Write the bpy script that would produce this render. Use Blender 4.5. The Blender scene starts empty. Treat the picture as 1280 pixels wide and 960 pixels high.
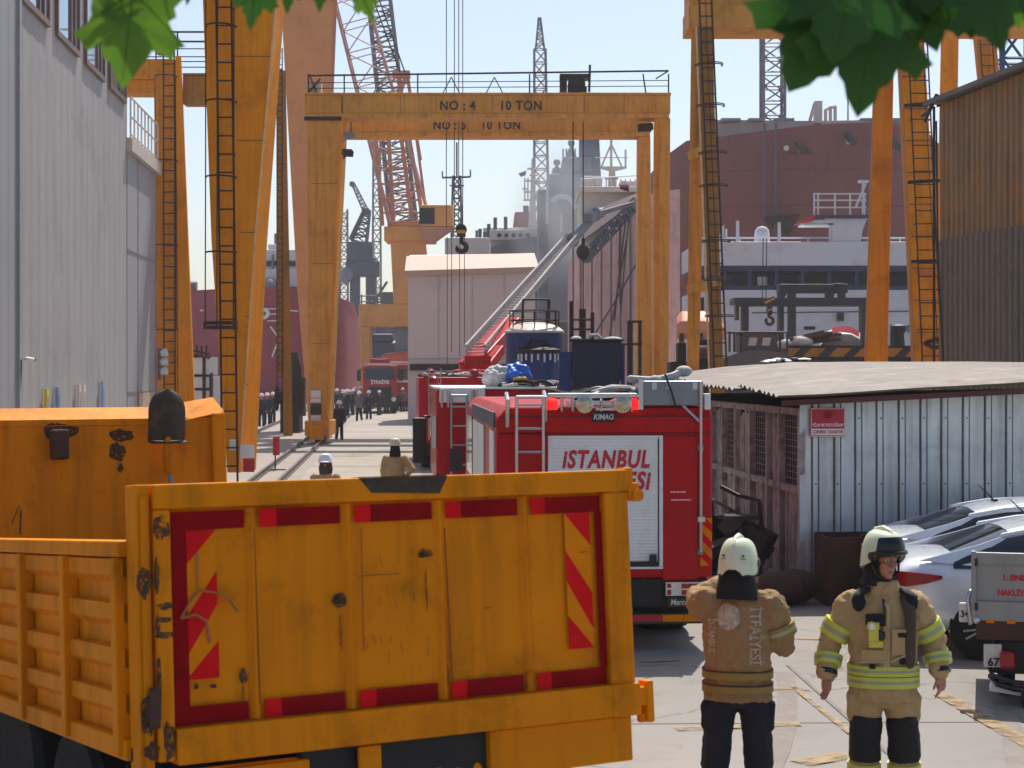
import bpy, bmesh, math, random
from mathutils import Vector, Matrix, noise
V = Vector
R = math.radians
SC = bpy.context.scene
COL = SC.collection
F, CX, HY, CH = 2200.0, 640.0, 465.0, 2.9     # focal length in photo pixels, principal x, horizon row, camera height
random.seed(7)


def W(px, py, d):
    return V(((px - CX) / F * d, d, CH + (HY - py) / F * d))


def RD(o, d, z=0.0):                          # road frame: o metres right of the yard axis, d metres ahead
    return V((o - .0664 * d, d, z))


def GP(px, py):                               # ground point
    d = CH * F / (py - HY)
    return V(((px - CX) / F * d, d, 0))


RZ = math.atan(.0664)

# ------------------------------------------------------------------ meshes


class MB:
    def __init__(s, world=False):
        s.v, s.f, s.mi, s.k, s.world, s.m = [], [], [], 0, world, None

    def add(s, vs, fs):
        b = len(s.v)
        for p in vs:
            p = V(p)
            s.v.append(s.m @ p if s.m else p)
        for f in fs:
            s.f.append([i + b for i in f])
            s.mi.append(s.k)
        return s

    def hexa(s, c):                           # c: 4 bottom (ccw) + 4 top
        return s.add(c, [(0, 3, 2, 1), (4, 5, 6, 7), (0, 1, 5, 4), (1, 2, 6, 5), (2, 3, 7, 6), (3, 0, 4, 7)])

    def box(s, c, size, rz=0, rx=0, ry=0):
        x, y, z = [q / 2 for q in size]
        m = Matrix.Translation(V(c)) @ Matrix.Rotation(rz, 4, 'Z') @ Matrix.Rotation(ry, 4, 'Y') @ Matrix.Rotation(rx, 4, 'X')
        return s.hexa([m @ V(p) for p in ((-x, -y, -z), (x, -y, -z), (x, y, -z), (-x, y, -z), (-x, -y, z), (x, -y, z), (x, y, z), (-x, y, z))])

    def b2(s, a, b):                          # box from two corners
        return s.box([(p + q) / 2 for p, q in zip(a, b)], [abs(q - p) for p, q in zip(a, b)])

    def frame(s, d, up=V((0, 0, 1))):
        d = V(d).normalized()
        if abs(d.dot(up)) > .98:
            up = V((0, 1, 0))
        x = d.cross(up).normalized()
        return x, x.cross(d).normalized()

    def b3(s, a, b):                          # box whose front face has the two points' outline, at the nearer one's distance
        a, b = V(a), V(b)
        if b.y < a.y:
            a, b = b, a
        k = a.y / b.y
        return s.b2(a, (b.x * k, b.y, CH + (b.z - CH) * k))

    def bar(s, p0, p1, w, h=None, w1=None, h1=None):
        h = w if h is None else h
        w1 = w if w1 is None else w1
        h1 = h if h1 is None else h1
        p0, p1 = V(p0), V(p1)
        x, y = s.frame(p1 - p0)
        q = []
        for p, a, b in ((p0, w, h), (p1, w1, h1)):
            q += [p - x * a / 2 - y * b / 2, p + x * a / 2 - y * b / 2, p + x * a / 2 + y * b / 2, p - x * a / 2 + y * b / 2]
        return s.hexa(q)

    def loft(s, rings, cap=True, close=False):
        n = len(rings[0])
        vs = [p for r in rings for p in r]
        fs = []
        m = len(rings)
        for i in range(m - 1 + (1 if close else 0)):
            a, b = i * n, ((i + 1) % m) * n
            for j in range(n):
                fs.append((a + j, a + (j + 1) % n, b + (j + 1) % n, b + j))
        if cap and not close:
            fs.append(tuple(range(n))[::-1])
            fs.append(tuple(range((m - 1) * n, m * n)))
        return s.add(vs, fs)

    def tube(s, p0, p1, r, r1=None, n=8):
        return s.limb([p0, p1], [r, r if r1 is None else r1], n, round_=False)

    def limb(s, pts, rad, n=10, round_=True, sx=1, sy=1):
        pts = [V(p) for p in pts]
        if isinstance(rad, (int, float)):
            rad = [rad] * len(pts)
        rings = []
        x = y = None
        for i, p in enumerate(pts):
            d = (pts[min(i + 1, len(pts) - 1)] - pts[max(i - 1, 0)])
            if d.length < 1e-9:
                d = V((0, 0, 1))
            d.normalize()
            if x is None:
                x, y = s.frame(d)
            else:
                x = (x - d * x.dot(d)).normalized()
                y = x.cross(d).normalized()
            ring = lambda c, r: [c + x * math.cos(2 * math.pi * k / n) * r * sx + y * math.sin(2 * math.pi * k / n) * r * sy for k in range(n)]
            if round_ and i == 0:
                rings += [ring(p - d * rad[0] * .9, rad[0] * .35), ring(p - d * rad[0] * .6, rad[0] * .78)]
            rings.append(ring(p, rad[i]))
            if round_ and i == len(pts) - 1:
                rings += [ring(p + d * rad[i] * .6, rad[i] * .78), ring(p + d * rad[i] * .9, rad[i] * .35)]
        return s.loft(rings)

    def lathe(s, prof, o=(0, 0, 0), axis='Z', n=20, m=None):
        rot = m or {'Z': Matrix(), 'X': Matrix.Rotation(R(90), 4, 'Y'), 'Y': Matrix.Rotation(R(-90), 4, 'X')}[axis]
        rings = [[V(o) + rot.to_3x3() @ V((r * math.cos(2 * math.pi * k / n), r * math.sin(2 * math.pi * k / n), z)) for k in range(n)] for r, z in prof]
        return s.loft(rings)

    def ell(s, c, r, nu=14, nv=9, m=None):
        c = V(c)
        r = (r, r, r) if isinstance(r, (int, float)) else r
        rings = []
        for i in range(nv):
            t = math.pi * (i + .35) / (nv - .3)
            rings.append([c + ((m.to_3x3() if m else Matrix.Identity(3)) @ V((r[0] * math.sin(t) * math.cos(2 * math.pi * k / nu), r[1] * math.sin(t) * math.sin(2 * math.pi * k / nu), -r[2] * math.cos(t)))) for k in range(nu)])
        return s.loft(rings)

    def prism(s, poly, dv):                   # extrude a polygon (3d points) by dv
        n = len(poly)
        a = [V(p) for p in poly]
        b = [p + V(dv) for p in a]
        return s.add(a + b, [tuple(range(n))[::-1], tuple(range(n, 2 * n))] + [(i, (i + 1) % n, n + (i + 1) % n, n + i) for i in range(n)])

    def quad(s, *p):
        return s.add(p, [tuple(range(len(p)))])

    def lattice(s, p0, p1, w0, w1, n, rc, rb, k=4):
        p0, p1 = V(p0), V(p1)
        x, y = s.frame(p1 - p0, V((0, 1, 0)))
        lv = []
        for i in range(n + 1):
            t = i / n
            c, w = p0.lerp(p1, t), (w0 + (w1 - w0) * t) / 2
            lv.append([c - x * w - y * w, c + x * w - y * w, c + x * w + y * w, c - x * w + y * w] if k == 4 else [c - x * w - y * w, c + x * w - y * w, c + y * w])
        q = len(lv[0])
        for j in range(q):
            s.tube(lv[0][j], lv[-1][j], rc, n=5)
        for i in range(n):
            for j in range(q):
                a, b = j, (j + 1) % q
                s.tube(lv[i][a], lv[i][b], rb, n=4)
                s.tube(lv[i][a if i % 2 else b], lv[i + 1][b if i % 2 else a], rb, n=4)
        return s

    def build(s, name, mat, parent=None, smooth=False, bevel=0, seg=2, ang=35):
        me = bpy.data.meshes.new(name)
        vs = s.v
        if s.world and parent is not None:
            inv = TM[parent].inverted()
            vs = [inv @ p for p in vs]
        me.from_pydata([tuple(p) for p in vs], [], s.f)
        for m in (mat if isinstance(mat, (list, tuple)) else [mat]):
            me.materials.append(m)
        me.polygons.foreach_set('material_index', s.mi)
        bm = bmesh.new()
        bm.from_mesh(me)
        bmesh.ops.recalc_face_normals(bm, faces=bm.faces)
        bm.to_mesh(me)
        bm.free()
        o = bpy.data.objects.new(name, me)
        COL.objects.link(o)
        if parent is not None:
            o.parent = parent
            TM[o] = TM[parent]
        else:
            TM[o] = Matrix()
        if smooth:
            me.polygons.foreach_set('use_smooth', [True] * len(me.polygons))
            if smooth != 2:
                try:
                    me.set_sharp_from_angle(angle=R(ang))
                except Exception:
                    pass
        if bevel:
            b = o.modifiers.new('bevel', 'BEVEL')
            b.width, b.segments, b.limit_method, b.angle_limit = bevel, seg, 'ANGLE', R(40)
            b.harden_normals = False
        return o


TM = {}


def build_each(mb, name, mat, parent, **kw):
    """every loose shape of mb becomes a part of its own"""
    par = list(range(len(mb.v)))

    def find(a):
        while par[a] != a:
            par[a] = par[par[a]]
            a = par[a]
        return a
    for f in mb.f:
        for q in f[1:]:
            par[find(q)] = find(f[0])
    grp = {}
    for i, f in enumerate(mb.f):
        grp.setdefault(find(f[0]), []).append(i)
    for ids in grp.values():
        m = MB(mb.world)
        mp = {}
        for i in ids:
            for q in mb.f[i]:
                if q not in mp:
                    mp[q] = len(m.v)
                    m.v.append(mb.v[q])
            m.f.append([mp[q] for q in mb.f[i]])
            m.mi.append(mb.mi[i])
        m.build(name, mat, parent, **kw)


def thing(name, label, cat, loc=(0, 0, 0), rz=0, group=None):
    o = bpy.data.objects.new(name, None)
    o.empty_display_size = .2
    COL.objects.link(o)
    o.location = loc
    o.rotation_euler = (0, 0, rz)
    TM[o] = Matrix.Translation(V(loc)) @ Matrix.Rotation(rz, 4, 'Z')
    return tag(o, label, cat, group)


def tag(o, label=None, cat=None, group=None, kind=None):
    if label:
        o['label'] = label
    if cat:
        o['category'] = cat
    if group:
        o['group'] = group
    if kind:
        o['kind'] = kind
    return o


def lab(o, label):
    o['label'] = label
    return o


def copy_tree(o, loc=None, rz=None, label=None, group=None, parent=None, mats=None, sc=None):
    c = o.copy()
    COL.objects.link(c)
    c.parent = parent
    if parent is None:
        c.location = loc
        if rz is not None:
            c.rotation_euler = (0, 0, rz)
        if sc:
            c.scale = (sc, sc, sc)
        tag(c, label, None, group)
    if mats and c.type == 'MESH':
        for i, sl in enumerate(c.material_slots):
            if sl.material and sl.material.name in mats:
                sl.link = 'OBJECT'
                sl.material = mats[sl.material.name]
    for ch in list(o.children):
        copy_tree(ch, parent=c, mats=mats)
    return c


def text(body, size, mat, parent, m4, bold=0, shear=0, ext=.0015, align='CENTER', name='lettering', sx=1, world=False, spacing=1):
    cu = bpy.data.curves.new('lettering', 'FONT')
    cu.body, cu.size, cu.extrude, cu.offset, cu.shear = body, size, ext, bold, shear
    cu.align_x, cu.align_y = align, 'CENTER'
    cu.space_character = spacing
    cu.resolution_u = 3
    t = bpy.data.objects.new('lettering', cu)
    COL.objects.link(t)
    dg = bpy.context.evaluated_depsgraph_get()
    dg.update()
    me = bpy.data.meshes.new_from_object(t.evaluated_get(dg))
    bpy.data.objects.remove(t)
    bpy.data.curves.remove(cu)
    m = m4 @ Matrix.Diagonal((sx, 1, 1, 1))
    if world:
        m = TM[parent].inverted() @ m
    me.transform(m)
    me.materials.clear()
    me.materials.append(mat)
    o = bpy.data.objects.new(name, me)
    COL.objects.link(o)
    o.parent = parent
    TM[o] = TM[parent]
    return o


def face_m(o, right, up):                     # matrix: text plane at o, reading along right
    r, u = V(right).normalized(), V(up).normalized()
    n = r.cross(u).normalized()
    u = n.cross(r)
    return Matrix(((r.x, u.x, n.x, o[0]), (r.y, u.y, n.y, o[1]), (r.z, u.z, n.z, o[2]), (0, 0, 0, 1)))


# ------------------------------------------------------------------ materials
def lin(c):
    return tuple(((x / 255) / 12.92 if x / 255 <= .04045 else ((x / 255 + .055) / 1.055) ** 2.4) for x in c)


MATS = {}


def M(name, col, rough=.55, metal=0., var=.18, scale=2.5, dirt=None, damt=.35, dscale=1.3, streak=None, samt=.4, bump=0., bscale=60., coat=0., world=False, spec=None):
    """procedural paint / metal / cloth: base colour with soft variation, blotchy dirt, vertical weathering streaks, fine bump"""
    if name in MATS:
        return MATS[name]
    m = bpy.data.materials.new(name)
    m.use_nodes = True
    nt = m.node_tree
    N, L = nt.nodes, nt.links
    b = N['Principled BSDF']
    b.inputs['Roughness'].default_value = rough
    b.inputs['Metallic'].default_value = metal
    if spec is not None:
        b.inputs['Specular IOR Level'].default_value = spec
    if coat:
        b.inputs['Coat Weight'].default_value = coat
        b.inputs['Coat Roughness'].default_value = .08
    tc = N.new('ShaderNodeTexCoord')
    src = tc.outputs['Object']
    if world:
        g = N.new('ShaderNodeNewGeometry')
        src = g.outputs['Position']
    c = lin(col)

    def noise_(sc, detail=4, stretch=None, rough_=.6):
        n = N.new('ShaderNodeTexNoise')
        n.inputs['Scale'].default_value = sc
        n.inputs['Detail'].default_value = detail
        n.inputs['Roughness'].default_value = rough_
        if stretch:
            mp = N.new('ShaderNodeMapping')
            mp.inputs['Scale'].default_value = stretch
            L.new(src, mp.inputs['Vector'])
            L.new(mp.outputs[0], n.inputs['Vector'])
        else:
            L.new(src, n.inputs['Vector'])
        return n.outputs['Fac']

    def ramp(f, a, bb):
        r = N.new('ShaderNodeMapRange')
        r.inputs['From Min'].default_value, r.inputs['From Max'].default_value = a, bb
        L.new(f, r.inputs['Value'])
        return r.outputs[0]

    def mix(f, a, bb):
        x = N.new('ShaderNodeMix')
        x.data_type = 'RGBA'
        if isinstance(f, float):
            x.inputs[0].default_value = f
        else:
            L.new(f, x.inputs[0])
        for k, q in ((6, a), (7, bb)):
            if isinstance(q, tuple):
                x.inputs[k].default_value = (*q, 1)
            else:
                L.new(q, x.inputs[k])
        return x.outputs[2]

    def mul(f, k):
        x = N.new('ShaderNodeMath')
        x.operation = 'MULTIPLY'
        L.new(f, x.inputs[0])
        x.inputs[1].default_value = k
        return x.outputs[0]
    out = mix(ramp(noise_(scale), .3, .7), tuple(max(0, q * (1 - var)) for q in c), tuple(min(1, q * (1 + var)) for q in c))
    if streak:
        out = mix(mul(ramp(noise_(1.0, 5, (7, 7, .35)), .48, .72), samt), out, lin(streak))
    if dirt:
        out = mix(mul(ramp(noise_(dscale, 8, None, .72), .52, .68), damt), out, lin(dirt))
        rr = N.new('ShaderNodeMapRange')
        rr.inputs['To Min'].default_value, rr.inputs['To Max'].default_value = max(0, rough - .08), min(1, rough + .2)
        L.new(noise_(dscale * 2.3), rr.inputs['Value'])
        L.new(rr.outputs[0], b.inputs['Roughness'])
    L.new(out, b.inputs['Base Color'])
    if bump:
        bp = N.new('ShaderNodeBump')
        bp.inputs['Strength'].default_value = min(1, bump)
        bp.inputs['Distance'].default_value = .01
        L.new(noise_(bscale, 5), bp.inputs['Height'])
        L.new(bp.outputs[0], b.inputs['Normal'])
    MATS[name] = m
    return m


def EM(name, col, s):
    m = bpy.data.materials.new(name)
    m.use_nodes = True
    b = m.node_tree.nodes['Principled BSDF']
    b.inputs['Base Color'].default_value = (*lin(col), 1)
    b.inputs['Emission Color'].default_value = (*lin(col), 1)
    b.inputs['Emission Strength'].default_value = s
    return m


def ragged(m, sc, a, b):
    """worn-through edges: the coat is missing where the noise is low"""
    nt = m.node_tree
    N, L = nt.nodes, nt.links
    g = N.new('ShaderNodeNewGeometry')
    n = N.new('ShaderNodeTexNoise')
    n.inputs['Scale'].default_value, n.inputs['Detail'].default_value, n.inputs['Roughness'].default_value = sc, 6, .7
    L.new(g.outputs['Position'], n.inputs['Vector'])
    r = N.new('ShaderNodeMapRange')
    r.inputs['From Min'].default_value, r.inputs['From Max'].default_value = a, b
    L.new(n.outputs['Fac'], r.inputs['Value'])
    L.new(r.outputs[0], N['Principled BSDF'].inputs['Alpha'])


def GLASS(name, col, rough=.06):              # dark reflective vehicle glass
    m = M(name, col, rough, 0, .05, 2, spec=.8)
    return m


rust = (70, 42, 28)
grime = (52, 44, 36)
m_dump = M('dump_truck_yellow_paint', (226, 133, 0), .5, 0, .07, 1.6, (120, 66, 2), .45, 1.9, (150, 84, 0), .5, .10, 30, spec=.1)
m_dump_dark = M('chassis_black', (24, 24, 26), .6, 0, .3, 5, grime, .5)
m_scuff = M('scuffed_bare_steel', (66, 52, 40), .6, .2, .5, 18, rust, .7, 8)
m_chip = M('chipped_rusty_steel', (72, 52, 36), .7, .1, .5, 24, rust, .7, 12)
ragged(m_chip, 38, .38, .56)
m_tape = M('dark_red_contour_tape', (142, 6, 14), .65, 0, .12, 4, (70, 14, 10), .5, 5, spec=.08)
m_tape2 = M('bright_red_reflector', (216, 6, 18), .5, 0, .12, 6, (130, 30, 20), .35, 7, spec=.12)
m_hazy = M('amber_reflector', (226, 130, 0), .5, 0, .1, 6, spec=.08)
m_gold = M('gantry_ochre_paint', (222, 156, 62), .55, 0, .12, .7, (128, 84, 34), .5, .9, (124, 74, 28), .45, spec=.2)
m_gold_d = M('gantry_dull_and_shade_ochre', (172, 120, 40), .55, 0, .15, .8, (90, 66, 34), .6, 1.1, (96, 68, 32), .5, spec=.2)
m_org = M('gantry_orange_paint', (252, 152, 4), .5, 0, .08, .8, (160, 88, 10), .4, .9, (164, 92, 14), .35, spec=.12)
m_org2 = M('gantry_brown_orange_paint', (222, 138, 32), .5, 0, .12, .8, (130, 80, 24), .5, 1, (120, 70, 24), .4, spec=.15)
m_pink = M('gantry_faded_salmon_paint', (222, 150, 92), .6, 0, .08, .6, (160, 100, 70), .3, .7)
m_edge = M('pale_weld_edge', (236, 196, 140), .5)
m_steel = M('dark_ladder_steel', (48, 32, 30), .6, .2, .3, 9, rust, .5, 4)
m_blk = M('black_paint', (22, 22, 24), .5, 0, .2, 6)
m_rub = M('tyre_rubber', (26, 26, 27), .85, 0, .25, 14, (70, 64, 56), .4, 6)
m_chr = M('brushed_aluminium', (190, 192, 194), .32, .9, .1, 8)
m_red = M('fire_engine_red_paint', (184, 4, 16), .3, 0, .06, 1.2, (104, 20, 20), .4, 1.8, (96, 16, 18), .3, 0, 60, .12, spec=.15)
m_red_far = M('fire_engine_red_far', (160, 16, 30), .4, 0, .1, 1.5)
m_white = M('white_paint', (226, 228, 226), .4, 0, .05, 2, (150, 140, 128), .3, 2)
m_shut = M('roller_shutter_aluminium', (228, 228, 226), .45, .1, .06, 2, (120, 120, 120), .2, 3)
m_glass = GLASS('dark_vehicle_glass', (16, 22, 28))
m_silver = M('silver_car_paint', (226, 229, 234), .22, .2, .04, 3, None, .3, 1, None, .3, 0, 60, .8)
m_wall = M('grey_wall_cladding', (166, 165, 164), .55, .1, .05, .5, (112, 112, 116), .35, .35, (118, 118, 120), .35, world=True)
m_wall2 = M('pale_wall_cladding', (158, 161, 165), .55, .1, .05, .5, None, .3, 1, (150, 150, 150), .3, world=True)
m_galv = M('galvanised_corrugated_sheet', (206, 212, 212), .38, .5, .12, 1.2, (96, 98, 96), .35, 1.4, (110, 108, 100), .4)
m_roofs = M('weathered_roof_sheet', (108, 99, 90), .6, .1, .12, 1.1, (120, 96, 76), .5, .9)
m_rwall = M('rust_streaked_sheet', (156, 120, 78), .65, .1, .2, .8, (190, 112, 28), .85, .5, (96, 74, 54), .6)
m_wood = M('grey_weathered_timber', (172, 162, 156), .8, 0, .35, 5, (60, 50, 46), .6, 3, (70, 60, 56), .5)
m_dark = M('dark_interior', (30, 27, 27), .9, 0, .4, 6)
m_rustp = M('rusty_plate', (74, 50, 40), .8, .1, .35, 3, (110, 62, 34), .6, 2.5, None, .3, .3)
m_hull = M('red_brown_hull_paint', (118, 50, 42), .6, 0, .06, .25, (100, 54, 50), .4, .3, (130, 80, 72), .15, world=True)
m_hullp = M('pink_hull_paint', (206, 160, 152), .55, 0, .08, .3, (130, 84, 84), .5, .35, (120, 80, 80), .5, world=True)
m_hullr = M('crimson_hull_paint', (150, 26, 50), .5, 0, .1, .3, (110, 30, 46), .4, .4, world=True)
m_hulld = M('dark_grey_hull_paint', (84, 80, 84), .55, 0, .12, .3, (96, 60, 56), .5, .3, world=True)
m_grey = M('ship_grey_paint', (124, 128, 140), .55, 0, .1, .5, (96, 92, 96), .4, .5, world=True)
m_cream = M('ship_cream_paint', (206, 198, 186), .5, 0, .06, .5, (160, 138, 120), .4, .6)
m_shipw = M('ship_white_paint', (206, 206, 212), .45, 0, .05, .6, (150, 140, 136), .35, .7)
m_navy = M('navy_band_paint', (18, 32, 78), .4, 0, .1, 1)
m_winb = M('dark_ship_window', (20, 22, 32), .3, 0, .2, 1, spec=.2)
m_blue = M('blue_tank_paint', (22, 52, 112), .42, 0, .15, 2, (20, 28, 50), .4, 2)
m_blued = M('dark_navy_skip_paint', (24, 34, 54), .5, 0, .15, 2, (30, 30, 32), .4, 2)
m_shedw = M('pinkish_shed_cladding', (200, 186, 186), .55, 0, .03, .3, (150, 134, 134), .3, .3, world=True)
m_shedr = M('sunlit_shed_roof', (176, 150, 132), .6, 0, .05, .4)
m_crane = M('crane_orange_paint', (226, 152, 68), .5, 0, .1, .4, (150, 90, 60), .4, .5)
m_cranr = M('crane_red_oxide_paint', (196, 128, 96), .55, 0, .15, .5)
m_crang = M('far_crane_grey_paint', (74, 80, 92), .6, 0, .15, .4)
m_latt = M('lattice_steel', (112, 104, 112), .5, .2, .2, .6)
m_lattb = M('lattice_blue_steel', (44, 70, 120), .5, .2, .2, .6)
m_cable = M('steel_cable', (50, 48, 50), .5, .5, .1)
m_lred = M('red_lamp_lens', (150, 10, 20), .2, 0, .05)
m_beac = EM('lit_red_beacon', (255, 24, 24), 1.0)
m_lens = M('work_lamp_lens', (190, 180, 150), .12, .4, .3, 20)
m_skin = M('skin', (176, 120, 98), .5, 0, .1, 14, (150, 84, 70), .25, 12)
m_tan = M('tan_turnout_cloth', (182, 152, 106), .85, 0, .12, 5, (120, 90, 54), .4, 5, None, .3, .35, 260)
m_tan2 = M('backlit_brown_turnout_cloth', (156, 124, 84), .85, 0, .12, 5, (116, 82, 48), .4, 5, None, .3, .35, 260)  # tan cloth coloured darker and browner, as seen against the light
m_nav = M('navy_trouser_cloth', (24, 26, 42), .85, 0, .25, 6, None, .3, 1, None, .3, .3, 240)
m_knee = M('black_knee_cloth', (26, 23, 22), .8, 0, .25, 8, None, .3, 1, None, .3, .3, 240)
m_yel = M('lime_reflective_tape', (192, 198, 74), .45, 0, .1, 8)
m_sil = M('silver_reflective_tape', (156, 160, 130), .4, .2, .1, 8)
m_oli = M('shaded_lime_tape', (142, 120, 54), .6, 0, .1, 8)  # lime tape dulled to olive, its shade put into the colour
m_helm = M('luminous_helmet_shell', (214, 222, 186), .3, 0, .05, 4, (170, 168, 130), .3, 9, None, .3, 0, 60, .4)
m_hblk = M('black_helmet_trim', (16, 17, 20), .25, 0, .1, 4)
m_cloth = M('black_neck_cloth', (15, 16, 22), .85, 0, .3, 10)
m_brn = M('dark_brown_strap', (70, 50, 38), .7, 0, .2, 8)
m_rad = M('yellow_radio_case', (206, 196, 70), .4, 0, .1, 8)
m_blu2 = M('blue_tarpaulin', (30, 96, 196), .45, 0, .2, 6)
m_sack = M('grey_white_sacking', (186, 184, 184), .8, 0, .15, 8)
m_ylw = M('yellow_plastic', (226, 168, 40), .4, 0, .1, 4)
m_hose = M('grey_hose_cloth', (168, 166, 162), .7, 0, .3, 12)
m_sign = M('red_sign_enamel', (190, 22, 48), .4, 0, .06, 3, (140, 40, 50), .2, 4)
m_signw = M('white_lettering', (232, 228, 226), .5, 0, .05)
m_beige = M('beige_door_paint', (190, 168, 142), .6)
# ------------------------------------------------------------------ camera, light
cam = bpy.data.cameras.new('camera')
co = bpy.data.objects.new('camera', cam)
COL.objects.link(co)
co.location = (0, 0, CH)
co.rotation_euler = (R(90), 0, 0)
cam.sensor_width = 36
cam.lens = 36 * F / 1280
cam.shift_y = -(480 - HY) / 1280
cam.clip_end = 3000
cam.dof.use_dof = True
cam.dof.focus_distance = 26
cam.dof.aperture_fstop = 7
SC.camera = co
HAZE = .00035
SUN_EL, SUN_AZ = 60, 13                        # azimuth measured from straight ahead towards the right
w = bpy.data.worlds.new('World')
SC.world = w
w.use_nodes = True
nt = w.node_tree
sky = nt.nodes.new('ShaderNodeTexSky')
sky.sky_type = 'NISHITA'
sky.sun_disc = False
sky.sun_elevation = R(SUN_EL)
sky.sun_rotation = R(SUN_AZ)
sky.altitude = 20
sky.air_density = 1.0
sky.dust_density = 2.0
sky.ozone_density = 1.6
bg = nt.nodes['Background']
bg.inputs[1].default_value = .092
nt.links.new(sky.outputs[0], bg.inputs[0])
sl = bpy.data.lights.new('sun', 'SUN')
sl.energy = 3.35
sl.angle = R(.5)
sl.color = (1, .95, .87)
so = bpy.data.objects.new('sun', sl)
COL.objects.link(so)
sd = V((math.sin(R(SUN_AZ)) * math.cos(R(SUN_EL)), math.cos(R(SUN_AZ)) * math.cos(R(SUN_EL)), math.sin(R(SUN_EL))))
so.rotation_euler = sd.to_track_quat('Z', 'Y').to_euler()
SC.view_settings.view_transform = 'Standard'
SC.view_settings.look = 'None'
SC.view_settings.exposure = .72
SC.view_settings.gamma = 1
SC.cycles.max_bounces = 8
SC.cycles.use_denoising = True
SC.cycles.volume_bounces = 1

hz = bpy.data.materials.new('shipyard_haze')
hz.use_nodes = True
hz.node_tree.nodes.remove(hz.node_tree.nodes['Principled BSDF'])
pv = hz.node_tree.nodes.new('ShaderNodeVolumePrincipled')
pv.inputs['Color'].default_value = (.93, .95, 1, 1)
pv.inputs['Density'].default_value = HAZE
pv.inputs['Anisotropy'].default_value = .3
hz.node_tree.links.new(pv.outputs[0], hz.node_tree.nodes['Material Output'].inputs['Volume'])
tag(MB().b2((-1600, -80, -1), (1600, 2700, 44)).build('haze', hz), kind='stuff')
# ------------------------------------------------------------------ ground
m_conc = M('pale_yard_concrete', (136, 130, 123), .8, 0, .12, .22, (108, 100, 92), .6, .5, None, .3, .25, 18, world=True)


def weather(m):
    """hairline cracks, fine grit and dark drips on the concrete"""
    nt = m.node_tree
    N, L = nt.nodes, nt.links
    b = N['Principled BSDF']
    old = b.inputs['Base Color'].links[0].from_socket
    g = N.new('ShaderNodeNewGeometry')
    wn = N.new('ShaderNodeTexNoise')
    wn.inputs['Scale'].default_value, wn.inputs['Detail'].default_value = 1.3, 4
    L.new(g.outputs['Position'], wn.inputs['Vector'])
    va = N.new('ShaderNodeVectorMath')
    va.operation = 'MULTIPLY_ADD'
    va.inputs[1].default_value = (.9, .9, .9)
    L.new(wn.outputs['Color'], va.inputs[0])
    L.new(g.outputs['Position'], va.inputs[2])
    vo = N.new('ShaderNodeTexVoronoi')
    vo.feature = 'DISTANCE_TO_EDGE'
    vo.inputs['Scale'].default_value = .22
    L.new(va.outputs[0], vo.inputs['Vector'])
    spots = N.new('ShaderNodeTexNoise')
    spots.inputs['Scale'].default_value, spots.inputs['Detail'].default_value = 2.6, 6
    L.new(g.outputs['Position'], spots.inputs['Vector'])
    grit = N.new('ShaderNodeTexNoise')
    grit.inputs['Scale'].default_value, grit.inputs['Detail'].default_value = 45, 3
    L.new(g.outputs['Position'], grit.inputs['Vector'])
    cur = old
    for src, a, bb, k in ((vo.outputs['Distance'], .006, .0015, .45), (spots.outputs['Fac'], .64, .74, .35), (grit.outputs['Fac'], .55, .75, .22)):
        r = N.new('ShaderNodeMapRange')
        r.inputs['From Min'].default_value, r.inputs['From Max'].default_value, r.inputs['To Max'].default_value = a, bb, k
        L.new(src, r.inputs['Value'])
        x = N.new('ShaderNodeMix')
        x.data_type = 'RGBA'
        x.inputs[7].default_value = (*lin((74, 68, 62)), 1)
        L.new(r.outputs[0], x.inputs[0])
        L.new(cur, x.inputs[6])
        cur = x.outputs[2]
    L.new(cur, b.inputs['Base Color'])


weather(m_conc)
m_road = M('bright_slab_concrete', (150, 141, 129), .8, 0, .09, .3, (140, 128, 114), .4, .4, None, .3, .2, 18, world=True)
weather(m_road)
m_joint = M('dark_slab_joint', (122, 115, 108), .9, 0, .2, 3, world=True)
m_line = M('worn_yellow_floor_paint', (160, 132, 88), .75, 0, .12, 5, (140, 131, 120), .95, 9, world=True)
m_rail = M('crane_rail_steel', (84, 76, 72), .45, .5, .25, 2, rust, .4, 2)
m_bed = M('oily_track_bed', (146, 136, 126), .85, 0, .15, .6, (92, 84, 78), .55, .6, world=True)
g = MB().quad((-1500, -60, 0), (1500, -60, 0), (1500, 2600, 0), (-1500, 2600, 0)).build('ground', m_conc)
tag(g, kind='structure')


def strip(name, mat, o0, o1, d0, d1, z):
    a = MB().quad(RD(o0, d0, z), RD(o1, d0, z), RD(o1, d1, z), RD(o0, d1, z)).build(name, mat)
    return tag(a, kind='structure')


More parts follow.
